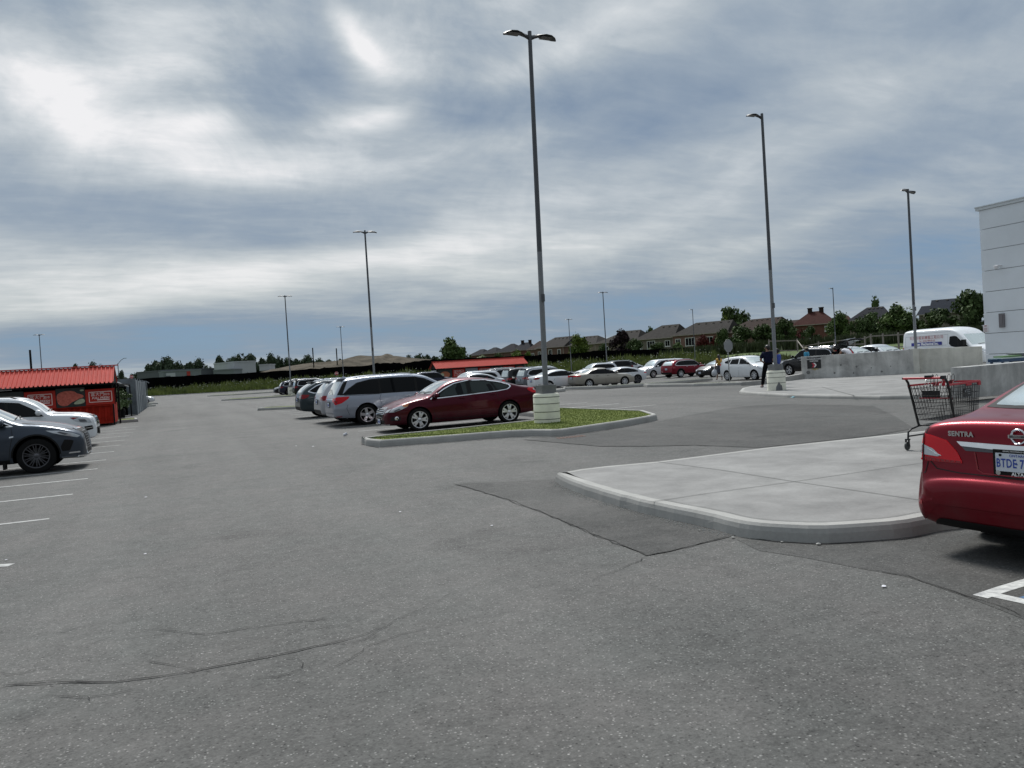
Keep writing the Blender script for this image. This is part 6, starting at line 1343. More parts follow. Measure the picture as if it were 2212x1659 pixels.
# white cargo van with lettering
L_=6.0
sp=dict(L=L_,W=2.06,H=2.50,wheels=[(1.95,.36),(-1.75,.36)],arch=.43,tum=.12,rc_roof=.20,rc_hood=.14,ex=2.4,
 top=[(-3.0,.60),(-2.99,2.1),(-2.95,2.35),(-2.85,2.46),(-2.0,2.50),(0,2.50),(.6,2.46),(1.05,2.34),(1.35,2.14),(1.75,1.78),(2.2,1.38),(2.28,1.33),(2.6,1.22),(2.85,1.05),(2.95,.85),(2.99,.65),(3.0,.50)],
 bot=[(-3.0,.45),(-2.9,.38),(0,.30),(2.5,.28),(2.95,.32),(3.0,.42)],belt=[(-3.0,1.40),(0,1.36),(1.6,1.28),(3,1.1)],low=[(0,.95),(.1,.98),(.5,1.0),(1,.99)],
 plan=plan([(-1,.92),(-.985,.96),(-.9,.985),(0,1),(.55,.99),(.8,.94),(.93,.86),(.98,.74),(1,.60)],L_))
c=Car('cargo_van',sp,M['white'],'white cargo van with blue and red Chinese company lettering behind the ramp wall','van')
c.patch('side_window',rpoly([(2.02,1.27),(1.55,1.56),(1.15,1.90),(1.00,1.94),(.66,1.92),(.62,1.50),(.78,1.34),(1.1,1.27)],.05),'LR',.006,'glass',rim=.008)
c.patch('window_divider',stroke([(1.30,1.27),(1.22,1.82)],.05),'LR',.009,'black'); glass_front(c,1.38,2.02,.84,.72)
c.patch('headlight',rpoly([(2.88,.92),(2.70,1.08),(2.40,1.16),(2.5,.98)],.03),'LR',.006,'clear_lens'); c.patch('bonnet_trim',stroke([(2.30,1.10),(2.55,1.13),(2.75,1.06)],.06),'LR',.008,'black'); front_pair(c,'headlight',rpoly([(.5,.86),(.55,1.02),(.84,1.06),(.84,.88)],.03),'clear_lens'); c.patch('grille',rpoly([(-.5,.72),(-.5,1.0),(.5,1.0),(.5,.72)],.05),'F',.006,'black')
tail_band(c,rpoly([(-2.99,.95),(-2.99,1.38),(-2.90,1.38),(-2.90,.95)],.02))
for ln in ([(-2.75,1.42),(.45,1.42)],[(-2.75,1.42),(-2.78,2.02)],[(-2.78,2.05),(.5,2.05)],[(.52,.4),(.52,2.1)],[(-.9,1.45),(-.9,2.05)],[(.60,.42),(.58,1.3)],[(-2.6,2.22),(.7,2.22)]): c.patch('panel_crease',stroke(ln,.014),'LR',.002,M['greyp'],rim=0,step=.3)
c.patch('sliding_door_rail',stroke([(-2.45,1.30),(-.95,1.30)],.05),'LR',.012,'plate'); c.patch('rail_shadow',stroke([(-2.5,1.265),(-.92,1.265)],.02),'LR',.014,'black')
for x in (.18,.84): c.patch('door_handle',rpoly([(x-.15,1.19),(x-.15,1.24),(x+.15,1.24),(x+.15,1.19)],.02),'LR',.014,'black')
b=MB()
for sd in (1,-1): b.box((1.80,sd*1.13,1.48),(.14,.24,.42)); b.box((1.80,sd*1.0,1.42),(.06,.2,.08))
b.build('mirror',M['black'],c.t)
ys=-(sp['W']/2*.992+.004)
VM=lambda x,z: Matrix.Translation((x,ys,z))@FRONT
M['van_red']=mat('van_lettering_red',(.38,.12,.13),.5); M['van_blue']=mat('van_lettering_blue',(.02,.03,.25),.5); M['white_flat']=mat('white_lettering',(.8,.8,.8),.5)
put_text('lettering','天澤冷暖氣機電工程公司',.225,VM(-1.05,1.93),M['van_red'],c.body,bold=.0,space=1.12); put_text('lettering','Tel : (416) 904-8133',.15,VM(-1.0,1.74),M['van_red'],c.body)
b=MB(); b.box((-1.05,ys,1.55),(2.35,.014,.20)); bp=b.build('lettering_band',M['van_blue'],c.body); put_text('lettering','Futer Mechanical Inc.',.22,Matrix.Translation((-1.05,ys-.009,1.545))@FRONT,M['white_flat'],bp,bold=.008)
c.wheels((6,0,.03,.1),'hubcap',.22); c.place(43.75,33.6,-96,0)
# ---------------- the red sedan at the right edge (close)
P_red=paint('metallic_red_paint',(.165,.0015,.010),.72,.36,coat=.35)
sp=dict(L=4.625,W=1.76,H=1.50,wheels=[(1.40,.32),(-1.30,.32)],arch=.385,tum=.46,rc_hood=.10,rc_roof=.14,N=150,ex=2.8,
 top=[(-2.312,.46),(-2.309,.53),(-2.300,.58),(-2.280,.615),(-2.255,.64),(-2.238,.69),(-2.215,.85),(-2.200,.96),(-2.185,1.02),(-2.15,1.062),(-2.05,1.085),(-1.85,1.10),(-1.62,1.13),(-1.2,1.30),(-.8,1.43),(-.4,1.49),(0,1.50),(.35,1.46),(.7,1.33),(1.1,1.08),(1.2,1.03),(1.6,.96),(1.95,.86),(2.2,.72),(2.29,.6),(2.312,.45)],
 bot=[(-2.312,.40),(-2.30,.30),(-2.24,.235),(-2.0,.24),(-1.3,.22),(0,.19),(1.4,.19),(2.1,.2),(2.28,.24),(2.312,.32)],
 belt=[(-2.312,1.01),(-1.6,1.02),(-.5,.98),(.6,.95),(1.1,.92),(2.312,.85)],
 low=[(0,.90),(.08,.945),(.22,.985),(.36,1.0),(.48,.985),(.62,.955),(.86,.94),(1,.915)],
 plan=[(-2.312,.74),(-2.30,.84),(-2.27,.90),(-2.22,.94),(-2.1,.965),(-1.8,.985),(0,1),(1.4,.99),(1.9,.94),(2.15,.85),(2.28,.7),(2.312,.58)])
c=Car('parked_car',sp,P_red,'close red sedan with SENTRA badge and blue-lettered plate cut off by the right edge','car')
c.patch('window_frame',[(-.66,1.12),(.66,1.12),(.55,1.42),(.50,1.44),(-.50,1.44),(-.55,1.42)],'B',.003,'black',rim=.008,step=.05); c.patch('rear_window',rpoly([(-.60,1.135),(.60,1.135),(.50,1.42),(-.50,1.42)],.03),'B',.007,'windscreen',rim=.006,step=.05)
dlo(c,[(.95,.98),(.45,1.28),(.1,1.37),(-.5,1.38),(-1.05,1.27),(-1.45,1.09),(-1.4,1.02),(0,.99)],[[(.75,1.01),(.42,1.24),(.08,1.33),(-.05,1.33),(-.05,1.02)],[(-.13,1.02),(-.13,1.34),(-.6,1.33),(-.85,1.03)],[(-.93,1.04),(-.7,1.32),(-1.05,1.23),(-1.34,1.09)]]); glass_front(c,1.06,1.4,.68,.54)
TL=rpoly([(.90,.735),(.90,.925),(.80,.955),(.70,.94),(.56,.905),(.47,.82),(.42,.735)],.02)
for sg in (1,-1):
    P_=[(sg*y,z) for y,z in TL]; P_=P_ if sg>0 else P_[::-1]
    o=c.patch('tail_light',P_,'B',.006,'red_lens',rim=.012,step=.04)[0]
    def q(name,pts,off,m):
        p=[(sg*y,z) for y,z in pts]; c.patch(name,p if sg>0 else p[::-1],'B',off,m,parent=o,rim=.006,step=.04)
    q('clear_lens',rpoly([(.90,.80),(.90,.87),(.77,.865),(.68,.835),(.615,.785),(.63,.775),(.78,.785)],.012),.010,'clear_lens'); q('lens_gap',stroke([(.755,.735),(.765,.95)],.007),.013,'seam'); q('dark_lens',rpoly([(.90,.74),(.90,.785),(.62,.757),(.44,.752),(.435,.738)],.006),.0095,'red_lens_dk')
    for k in range(5): q('lens_rib',stroke([(.60+.016*k,.785+.006*k),(.66+.016*k,.80+.009*k)],.004),.013,'chrome')
    for k in range(9): q('lens_rib',stroke([(.48+.042*k,.742),(.485+.042*k,.75)],.006),.013,'red_lens')
c.patch('tail_light',rpoly([(-2.26,.735),(-2.24,.925),(-2.02,.94),(-2.06,.85),(-2.12,.75)],.03),'LR',.006,'red_lens',rim=.01,step=.04); c.patch('clear_lens',rpoly([(-2.26,.795),(-2.25,.875),(-2.12,.87),(-2.14,.80)],.015),'LR',.010,'clear_lens',rim=.006,step=.04)
c.patch('boot_trim',rpoly([(-.43,.870),(-.47,.905),(0,.897),(.47,.905),(.43,.870),(0,.852)],.01),'B',.022,'chrome',rim=.02,step=.05); c.patch('boot_trim_shadow',rpoly([(-.40,.835),(-.44,.875),(.44,.875),(.40,.835)],.01),'B',.010,'alloy_dark',rim=.01,step=.06)
c.seams([[(-2.20,1.01),(-2.05,.98)],[(-.1,.26),(-.1,1.0)],[(-1.05,.62),(-.9,1.02)]],.008)
for sg in (1,-1):
    for pts in ([(sg*.74,1.0),(sg*.755,.95)],[(sg*.70,.735),(sg*.64,.68),(sg*.45,.662),(0,.657)],[(sg*.72,.73),(sg*.74,.64),(sg*.85,.61)]): c.patch('boot_gap',stroke(pts,.008),'B',.003,'seam',rim=0,step=.05)
    c.patch('bumper_recess',rpoly([(sg*.90,.395),(sg*.90,.43),(sg*.74,.415),(sg*.735,.385)][::sg],.008),'B',.004,'red_lens_dk',rim=.004)
    c.patch('plate_recess_edge',stroke([(sg*.33,.83),(sg*.30,.70),(sg*.25,.675),(0,.672)],.010),'B',.005,M['red_lens_dk'],rim=0,step=.05)
c.patch('lower_valance',rpoly([(-.70,.20),(-.60,.300),(.60,.300),(.70,.20)],.04),'B',.010,'black',rim=.03,step=.06)
b=MB(); b.box((-2.0,.28,.225),(.24,.20,.07)); b.build('exhaust_box',M['black'],c.t); b=MB(); b.tube([(-2.0,-.45,.20),(-2.26,-.45,.19)],.03); b.build('exhaust_pipe',M['black'],c.t)
RT=lambda x,y,z: Matrix.Translation((x,y,z))@Matrix(((0,0,-1,0),(-1,0,0,0),(0,1,0,0),(0,0,0,1)))
hx=lambda y,z: c.bvh.ray_cast(Vector((-5,y,z)),Vector((1,0,0)))[0].x
put_text('lettering','SENTRA',.052,RT(hx(.45,.965)-.010,.445,.962),M['chrome'],c.body,bold=.0025,space=1.12,ext=.005)
ex=hx(0,.965)-.004
b=MB(); 
for k in range(28):
    a0,a1=2*math.pi*k/28,2*math.pi*(k+1)/28
    for aa in (a0,): b.tube([(ex-.008,.052*math.cos(a0),.965+.052*math.sin(a0)),(ex-.008,.052*math.cos(a1),.965+.052*math.sin(a1))],.0085,6,cap=False)
em=b.build('emblem',M['chrome'],c.body,smooth=60); b=MB(); b.box((ex-.014,0,.965),(.018,.135,.026)); e2=b.build('emblem_bar',M['chrome'],em); b=MB(); b.box((ex-.0235,0,.965),(.002,.115,.018)); b.build('emblem_band',M['alloy_dark'],e2); put_text('lettering','NISSAN',.017,RT(ex-.026,0,.965),M['chrome'],em,ext=.001)
pxx=hx(0,.77)-.012
b=MB(); b.box((pxx,0,.765),(.018,.345,.205)); pf=b.build('plate_frame',M['black'],c.body); b=MB(); b.box((pxx-.010,0,.775),(.004,.305,.135)); pp=b.build('number_plate',M['plate'],pf)
put_text('lettering','ONTARIO',.027,RT(pxx-.0135,-.015,.826),M['plate_blue'],pp,ext=.0008,space=1.05); NR=Matrix.Diagonal((.64,1,1,1)); put_text('lettering','BTDE',.090,RT(pxx-.0135,.073,.766)@NR,M['plate_blue'],pp,ext=.0008,bold=.0015,space=1.12); put_text('lettering','7',.090,RT(pxx-.0135,-.040,.766)@NR,M['plate_blue'],pp,ext=.0008,bold=.002)
b=MB(); b.box((pxx-.0135,-.002,.765),(.0015,.014,.008)); b.box((pxx-.0135,-.002,.773),(.0015,.004,.012)); b.build('crown_mark',M['plate_blue'],pp)
put_text('lettering','ALTA',.036,RT(pxx-.0105,-.005,.690),M['white_flat'],pf,ext=.0008,bold=.001); put_text('lettering','SERVING WOODBRIDGE & MORE',.013,RT(pxx-.0105,0,.856),M['white_flat'],pf,ext=.0006)
b=MB(); b.lathe([(0,0),(.016,0),(.018,.002),(0,.003)],16,Matrix(((0,0,-1),(-1,0,0),(0,1,0))),(pxx-.013,.135,.695)); b.build('frame_badge',M['chrome'],pf)
b=MB(); b.lathe([(0,0),(.010,0),(.010,.004),(0,.006)],10,Matrix(((0,0,-1),(-1,0,0),(0,1,0))),(pxx-.013,.115,.828)); b.build('plate_bolt',M['black'],pp)
c.antenna(-.75); c.wheels((5,1,.03,.1),'alloy',.205); c.handles([(.1,.86),(-.75,.88)],P_red); c.mirror(.85,1.02,P_red)
c.place(7.83,3.95,3)
# ================= lamp posts =================
M['pole']=mat('pole_grey_bronze',(.085,.09,.10),.45,.3,var=.12,vscale=1.5); M['pole_lt']=mat('pole_grey',(.21,.22,.235),.45,.3,var=.1,vscale=1.5); M['head']=mat('lamp_head_dark',(.035,.037,.042),.5); M['lens']=mat('lamp_lens',(.06,.055,.05),.3)
M['cream']=mat('base_paint_cream',(.86,.85,.72),.75,var=.12,vscale=3,vcol=(.66,.65,.55)); M['groove']=mat('base_groove_dark',(.05,.055,.05),.9); M['ped']=mat('pedestal_grey',(.17,.175,.18),.7,var=.2,vscale=3)
def head(dirx):
    b=MB(); secs=[(.0,-.05,.04,.10),(.10,-.01,.05,.075),(.22,.035,.11,.05),(.38,.05,.165,.045),(.54,.035,.17,.045),(.66,-.005,.12,.04),(.73,-.035,.03,.03)]; V=[]
    for x,z,w,t in secs:
        for k in range(8):
            a=2*math.pi*k/8; V.append((dirx*(x+.05),w*math.cos(a),z+t*.5*math.sin(a)+(.03 if abs(math.cos(a))<.3 and math.sin(a)>0 else 0)))
    b.addf(V,[(8*i+k,8*i+(k+1)%8,8*i+8+(k+1)%8,8*i+8+k) for i in range(len(secs)-1) for k in range(8)]+[tuple(range(8)),tuple(range(8*6,8*7))]); return b
def lamp(label,x,y,z0,h,heads=(1,-1),base=True,rz=0,chip=False,r=.075,bd=.36):
    t=empty('lamp_post',(x,y,z0),rz,label=label,cat='lamp post',group='tall parking lot lamp posts'); zb=0
    if base:
        b=MB(); b.lathe([(0,0),(bd,0),(bd,.75),(bd-.03,.79),(0,.80)],40); cb=b.build('painted_base',M['cream'],t,smooth=50)
        for zz in (.10,.30,.52,.70) if not chip else (.30,.52,.70): b=MB(); b.lathe([(bd-.01,zz-.009),(bd+.006,zz-.007),(bd+.006,zz+.007),(bd-.01,zz+.009)],40); b.build('base_groove',M['groove'],cb)
        if chip:
            b=MB(); pts=[(-1.05,0),(-1.0,.14),(-.85,.20),(-.7,.26),(-.5,.34),(-.3,.27),(-.15,.2),(0,.22),(.1,.1),(.15,0)]
            V=[];
            for a,zz in pts:
                aa=math.radians(-113)+a*.62+.25
                for z_2 in (0,zz): V.append(((bd+.004)*math.cos(aa),(bd+.004)*math.sin(aa),z_2))
            b.addf(V,[(2*i,2*i+2,2*i+3,2*i+1) for i in range(len(pts)-1)]); b.build('chipped_patch',M['ped'],cb)
        b=MB(); b.box((0,0,.91),(.42,.42,.22)); b.box((0,0,1.03),(.30,.30,.03)); b.build('pedestal',M['ped'],t); zb=1.0
    b=MB(); n=8; b.tube([(0,0,zb),(0,0,zb+(h-zb)*.38)],[r,r*.93],12); b.build('lower_pole',M['pole_lt'],t,smooth=60)
    b=MB(); b.tube([(0,0,zb+(h-zb)*.38),(0,0,h)],[r*.93,r*.72],12); b.box((0,-r,3.4),(.10,.05,.2)); b.build('pole',M['pole'],t,smooth=60)
    for d in heads:
        b=head(d); b.v=[(vx_,vy_,vz+h-.13) for vx_,vy_,vz in b.v]; hd_=b.build('lamp_head',M['head'],t,smooth=45)
        b=MB(); b.box((d*.50,0,h-.125),(.36,.22,.01)); b.build('lens',M['lens'],hd_)
    return t
x,y=(9.29,19.48); lamp('tallest lamp post with two heads on a cream base in the grass island',x,y,.13,(9.45,19.35,10.76)[2]-.13)
L0=[o for o in sc.objects if o.name.startswith('lamp_post')][0]; L0.rotation_euler=(.0059,.0137,0)
x,y=(22.21,24.97); lamp('single-headed lamp post on a chipped cream base beside the man',x,y,.12,(22.97,25.98,11.20)[2]-.12,(-1,),chip=True)
lamp('double-headed lamp post rising behind the silver minivan',11.87,50.5,.0,11.1)
lamp('double-headed lamp post on a white base among the dark far SUVs',12.0,92.0,.13,11.25)
b=MB()
for x0,h0 in ((-.2,.12),(-.02,.16),(.12,.18)): b.box((x0,-.375,.46),(.03,.01,h0)); b.box((x0+.05,-.375,.46+h0/2),(.10,.01,.03)); b.box((x0+.05,-.375,.46),(.08,.01,.025))
b.build('paint_marks',M['groove'],bpy.context.scene.objects['lamp_post.003'])
lamp('thin distant lamp post left of the double-headed one, in front of the earth mound',28.2,144,T(28.2,144),11.0,(-1,1),False)
lamp('distant lamp post above the left stand roof',-18.6,138.6,0,11.1,(-1,1),False)
lamp('distant double-headed lamp post right of the tallest one',53.7,92.8,T(53.7,92.8),11.1,(1,-1),False)
lamp('small distant lamp post between the tallest post and the next',67.1,129,T(67.1,129),9.9,(-1,1),False)
lamp('distant single-headed lamp post in front of the pinkish brick house',87,118.5,T(87,118.5),10.0-T(87,118.5)+.2,(-1,),True)
lamp('distant single-headed lamp post in front of the maroon-roofed house',87,85.3,T(87,85.3),10.2-T(87,85.3),(-1,),False)
hz=(36.23,29.97,9.49)[2]
t=lamp('double-headed lamp post standing against the ramp wall pilaster',PL.x,PL.y,0,hz,(1,-1),False); t.rotation_euler=(0,0,R(20))
b=MB(); b.box((0,0,h2/2+.02),(.42,.42,h2+.04)); b.build('pilaster',M['wallc2'],t)
# thin street light far left
x,y,z=(-17.08,290.17,8.56); zt_=(-16.93,290.17,10.85)[2]
b=MB(); b.tube([(0,0,-6),(0,0,zt_-z)],.14,6); b.tube([(0,0,zt_-z-.2),(1.0,0,zt_-z+1.0),(1.9,0,zt_-z+1.6),(2.7,0,zt_-z+1.6)],.09,6); b.build('street_light',M['pole'],label='thin street light with curved arm beyond the left stand',cat='street light',loc=(x,y,z))
x,y,z=(-15.03,104.36,5.21); b=MB(); b.tube([(0,0,-z),(0,0,(-15.04,104.41,7.02)[2]-z)],[.13,.11],8); b.build('utility_post',M['frame'],label='short thick dark post sticking up behind the left stand roof',cat='post',loc=(x,y,z))
# ================= signs =================
M['stop_red']=mat('stop_red',(.42,.02,.03),.5); M['sign_back']=mat('sign_back_grey',(.20,.21,.215),.45,.4); M['post_galv']=mat('galvanised_post',(.30,.31,.31),.5,.4)
def stop(label,x,y,z0,zc,rz,front=True,r=.38):
    t=empty('stop_sign',(x,y,z0),rz,label=label,cat='stop sign'); b=MB(); b.tube([(0,.03,0),(0,.03,zc+r*.9)],.032,6); b.build('post',M['post_galv'],t)
    o=[(r/math.cos(R(22.5))*math.cos(R(22.5+45*k)),r/math.cos(R(22.5))*math.sin(R(22.5+45*k))) for k in range(8)]
    b=MB(); b.prism(o,0,.006,Matrix.Translation((0,-.01,zc))@FRONT); p=b.build('sign_face',M['stop_red'] if front else M['sign_back'],t)
    if front:
        put_text('lettering','STOP',.30,Matrix.Translation((0,-.02,zc))@FRONT,M['white_flat'],p,bold=.01)
        oo=[(a*.95,b_*.95) for a,b_ in o]; ii=[(a*.89,b_*.89) for a,b_ in o]
        b=MB(); b.addf([(a,-.019,zc+b_) for a,b_ in oo]+[(a,-.019,zc+b_) for a,b_ in ii],[(k,(k+1)%8,8+(k+1)%8,8+k) for k in range(8)]); b.build('sign_border',M['white_flat'],p)
    return t
x,y=(30.90,38.74); stop('grey back of a stop sign in front of the white hatchback',x,y,0,2.18,R(10),False,.38)
x,y,z=(31.11,166.18,2.61); stop('small red STOP sign facing the camera by the earth mound',x,y,T(x,y),z-T(x,y),R(-5))
x,y,z=(-8.54,186.40,4.58); stop('small red STOP sign above the grey mesh hoarding',x,y,T(x,y),z-T(x,y),R(5))
# ================= people =================
M['skin']=mat('skin',(.30,.165,.11),.55); M['hair']=mat('hair_black',(.012,.010,.010),.5); M['navy']=mat('navy_cloth',(.010,.012,.032),.9,spec=.1,var=.3,vscale=12); M['blackc']=mat('black_cloth',(.006,.006,.007),.95,spec=.05); M['yellowc']=mat('yellow_cloth',(.42,.24,.035),.8,var=.2,vscale=10); M['greyc']=mat('grey_skirt',(.045,.05,.07),.85,var=.4,vscale=9); M['bluec']=mat('blue_cloth',(.025,.06,.30),.8); M['cyanc']=mat('cyan_cloth',(.04,.26,.42),.8,var=.2,vscale=10); M['capc']=mat('cap_beige',(.38,.33,.24),.8); M['bag']=mat('bag_white',(.60,.62,.66),.5,var=.2,vscale=12); M['shoe']=mat('shoe_grey',(.20,.17,.17),.7); M['whitec']=mat('white_cloth',(.62,.62,.66),.8)
def skin_obj(name,verts,edges,rad,m,parent,root=0,sub=1):
    me=bpy.data.meshes.new(name); me.from_pydata(verts,edges,[]); o=bpy.data.objects.new('skintmp',me); COL.objects.link(o)
    bm=bmesh.new(); bm.from_mesh(me); ly=bm.verts.layers.skin.verify()
    for i,v in enumerate(bm.verts): r_=rad[i]; v[ly].radius=(r_,r_) if not hasattr(r_,'__len__') else r_; v[ly].use_root=(i==root)
    bm.to_mesh(me); bm.free()
    md=o.modifiers.new('s','SKIN'); md.use_smooth_shade=True
    md=o.modifiers.new('u','SUBSURF'); md.levels=sub; md.render_levels=sub
    dg=bpy.context.evaluated_depsgraph_get(); dg.update(); out=bpy.data.meshes.new_from_object(o.evaluated_get(dg)); bpy.data.objects.remove(o)
    out.materials.clear(); out.materials.append(m); out.shade_smooth(); return link(name,out,parent)
def person(label,loc,rz,pose,top,legs,hair='short',scale=1.0,sleeves=.45,skirt=None,head_dir=0,cap=None,shoes='shoe',group='people'):
    t=empty('person',loc,rz,label=label,cat='person',group=group); t.scale=(scale,)*3
    J=dict(pelvis=(0,0,.96),waist=(0,0,1.10),chest=(0,.01,1.30),neck=(0,0,1.47),hb=(0,.015,1.55),head=(0,.02,1.635),crown=(0,.005,1.70),
      shL=(-.17,0,1.42),shR=(.17,0,1.42),elL=(-.23,-.02,1.14),elR=(.23,-.02,1.14),wrL=(-.25,.06,.90),wrR=(.25,.06,.90),hpL=(-.09,0,.92),hpR=(.09,0,.92),knL=(-.10,.03,.50),knR=(.10,.03,.50),anL=(-.10,-.01,.09),anR=(.10,-.01,.09),toL=(-.11,.15,.035),toR=(.11,.15,.035)); J.update(pose)
    rad=dict(pelvis=(.15,.11),waist=(.135,.10),chest=(.16,.11),neck=.052,hb=.062,head=(.078,.095),crown=(.05,.06),shL=.062,shR=.062,elL=.042,elR=.042,wrL=.028,wrR=.028,hpL=.09,hpR=.09,knL=.058,knR=.058,anL=.038,anR=.038,toL=.03,toR=.03)
    names=list(J); idx={n:i for i,n in enumerate(names)}; V=[J[n] for n in names]; RD=[rad[n] for n in names]
    E=[('pelvis','waist'),('waist','chest'),('chest','neck'),('neck','hb'),('hb','head'),('head','crown'),('chest','shL'),('chest','shR'),('shL','elL'),('elL','wrL'),('shR','elR'),('elR','wrR'),('pelvis','hpL'),('pelvis','hpR'),('hpL','knL'),('knL','anL'),('anL','toL'),('hpR','knR'),('knR','anR'),('anR','toR')]
    E=[(idx[a],idx[b_]) for a,b_ in E]
    for s in 'LR':
        w=Vector(J['wr'+s]); e=Vector(J['el'+s]); d=(w-e).normalized(); side=d.cross(Vector((0,1,0))); side=side.normalized() if side.length>.1 else Vector((1,0,0)); pc=w+d*.065; ip=len(V); V.append(tuple(pc)); RD.append((.036,.016)); E.append((idx['wr'+s],ip))
        for k,off in enumerate((-.027,-.009,.009,.027)):
            L3=(.062,.075,.070,.055)[k]; a=pc+side*off+d*.03; b1=a+d*L3*.55; c1=b1+(d*.8+Vector((0,.6,0))).normalized()*L3*.5; n0=len(V); V+= [tuple(a),tuple(b1),tuple(c1)]; RD+=[.0095,.009,.0075]; E+=[(ip,n0),(n0,n0+1),(n0+1,n0+2)]
        a=w+d*.03+Vector((0,.03,0)); n0=len(V); V+=[tuple(a),tuple(a+d*.035+Vector((0,.02,0)))]; RD+=[.011,.009]; E+=[(idx['wr'+s],n0),(n0,n0+1)]
    # nose
    hv=Vector(J['head']); fd=Vector((math.sin(-head_dir),math.cos(head_dir),0)); n0=len(V)
    skin_obj('body',V,E,RD,M['skin'],t,idx['pelvis'],1)
    b=MB(); b.lathe([(0,-.02),(.014,-.015),(.010,.012),(0,.03)],8,None,tuple(hv+fd*.098+Vector((0,0,-.015)))); b.build('nose',M['skin'],t)
    b=MB()
    for s in (-1,1):
        sd_=Vector((fd.y,-fd.x,0))*s; b.lathe([(0,-.008),(.010,0),(0,.008)],6,None,tuple(hv+fd*.090+sd_*.032+Vector((0,0,.015))))
    b.build('eyes',M['hair'],t)
    for s in (-1,1):
        sd_=Vector((fd.y,-fd.x,0))*s; b=MB(); b.lathe([(0,-.03),(.012,-.01),(.014,.01),(0,.03)],6,None,tuple(hv+sd_*.083)); b.build('ear',M['skin'],t)
    # clothing
    def sub_(name,ns,ed,rr,m,root=0):
        skin_obj(name,[J.get(n,n) if isinstance(n,str) else n for n in ns],ed,rr,m,t,root)
    def lerp(a,b_,k): return tuple(Vector(J[a]).lerp(Vector(J[b_]),k))
    sub_('shirt',[(J['pelvis'][0],J['pelvis'][1],J['pelvis'][2]+.0),'waist','chest',lerp('chest','neck',.80),'shL','shR',lerp('shL','elL',sleeves),lerp('shR','elR',sleeves)],[(0,1),(1,2),(2,3),(2,4),(2,5),(4,6),(5,7)],[(.175,.135),(.165,.13),(.20,.155),(.13,.12),(.105,.095),(.105,.095),.07,.07],top)
    if skirt is None:
        sub_('trousers',['waist','pelvis','hpL','hpR','knL','knR',lerp('knL','anL',.98),lerp('knR','anR',.98)],[(0,1),(1,2),(1,3),(2,4),(3,5),(4,6),(5,7)],[(.15,.115),(.165,.13),.105,.105,.075,.075,.062,.062],legs,1)
    else:
        b=MB(); b.lathe([(.13,1.02),(.17,.94),(.20,.75),(.23,skirt),(.21,skirt+.01)],18); b.build('skirt',legs,t,smooth=60)
    for s in 'LR':
        a=Vector(J['an'+s]); d=Vector(J['to'+s]); skin_obj('shoe',[tuple(a-(d-a)*.25+Vector((0,0,-.04))),tuple(a+(d-a)*.3+Vector((0,0,-.035))),tuple(d)],[(0,1),(1,2)],[(.045,.045),(.05,.045),(.045,.035)],M[shoes],t,0)
    # hair
    hp=hv-fd*.018+Vector((0,0,.025)); Mh=Matrix(((.092,0,0),(0,.108,0),(0,0,.105)))
    b=MB(); b.lathe([(.92,-.35),(1.0,0),(.92,.42),(.6,.82),(0,1.0)],16,Mh,tuple(hp)); b.lathe([(0.2,-1.15),(.8,-.85),(1.02,-.3),(1.0,.2)],12,Mh,tuple(hp-fd*.03)); b.build('hair',M['hair'],t,smooth=60)
    if hair=='long':
        bk=hv-fd*.07; skin_obj('long_hair',[tuple(bk+Vector((0,0,.04))),tuple(bk-fd*.03+Vector((0,0,-.12))),tuple(bk-fd*.03+Vector((0,0,-.28))),tuple(bk-fd*.01+Vector((0,0,-.42)))],[(0,1),(1,2),(2,3)],[(.09,.07),(.105,.055),(.10,.045),(.05,.025)],M['hair'],t,0)
    if cap: b=MB(); b.lathe([(1.05,.1),(1.06,.35),(.8,.85),(0,1.05)],16,Mh,tuple(hp)); b.box(tuple(hp+fd*.12+Vector((0,0,.03))),(.13,.13,.015)); b.build('cap',cap,t,smooth=50)
    return t
x,y,z=(23.82,27.23,0.87)
man=person('man in navy T-shirt and black trousers standing beside the chipped lamp base',(x,y,.12),R(-28),dict(elL=(-.25,.03,1.14),wrL=(-.13,.22,1.06),elR=(.24,.05,1.14),wrR=(.08,.24,1.08),chest=(0,.0,1.31),knL=(-.15,.12,.50),anL=(-.19,.20,.09),toL=(-.22,.36,.035)),M['navy'],M['blackc'],scale=1.06,head_dir=.9,sleeves=.8); man.scale=(1.22,1.22,1.06)
x,y,z=(26.38,29.50,0.77)
person('person in bright blue shirt almost hidden behind the second lamp pole',(x,y,.05),R(20),{},M['bluec'],M['blackc'],scale=1.0)
x,y=(32.98,42.37)
wm=person('woman in yellow top and dark skirt walking away with white shopping bags',(x,y,0),R(-10),dict(elL=(-.24,-.03,1.15),wrL=(-.31,.02,.88),elR=(.24,.03,1.15),wrR=(.31,.05,.88),knL=(-.09,.12,.5),anL=(-.09,.22,.10),toL=(-.10,.37,.05),anR=(.09,-.16,.11),toR=(.10,-.04,.03),knR=(.09,.0,.5)),M['yellowc'],M['greyc'],hair='long',scale=.96,skirt=.52,shoes='shoe')
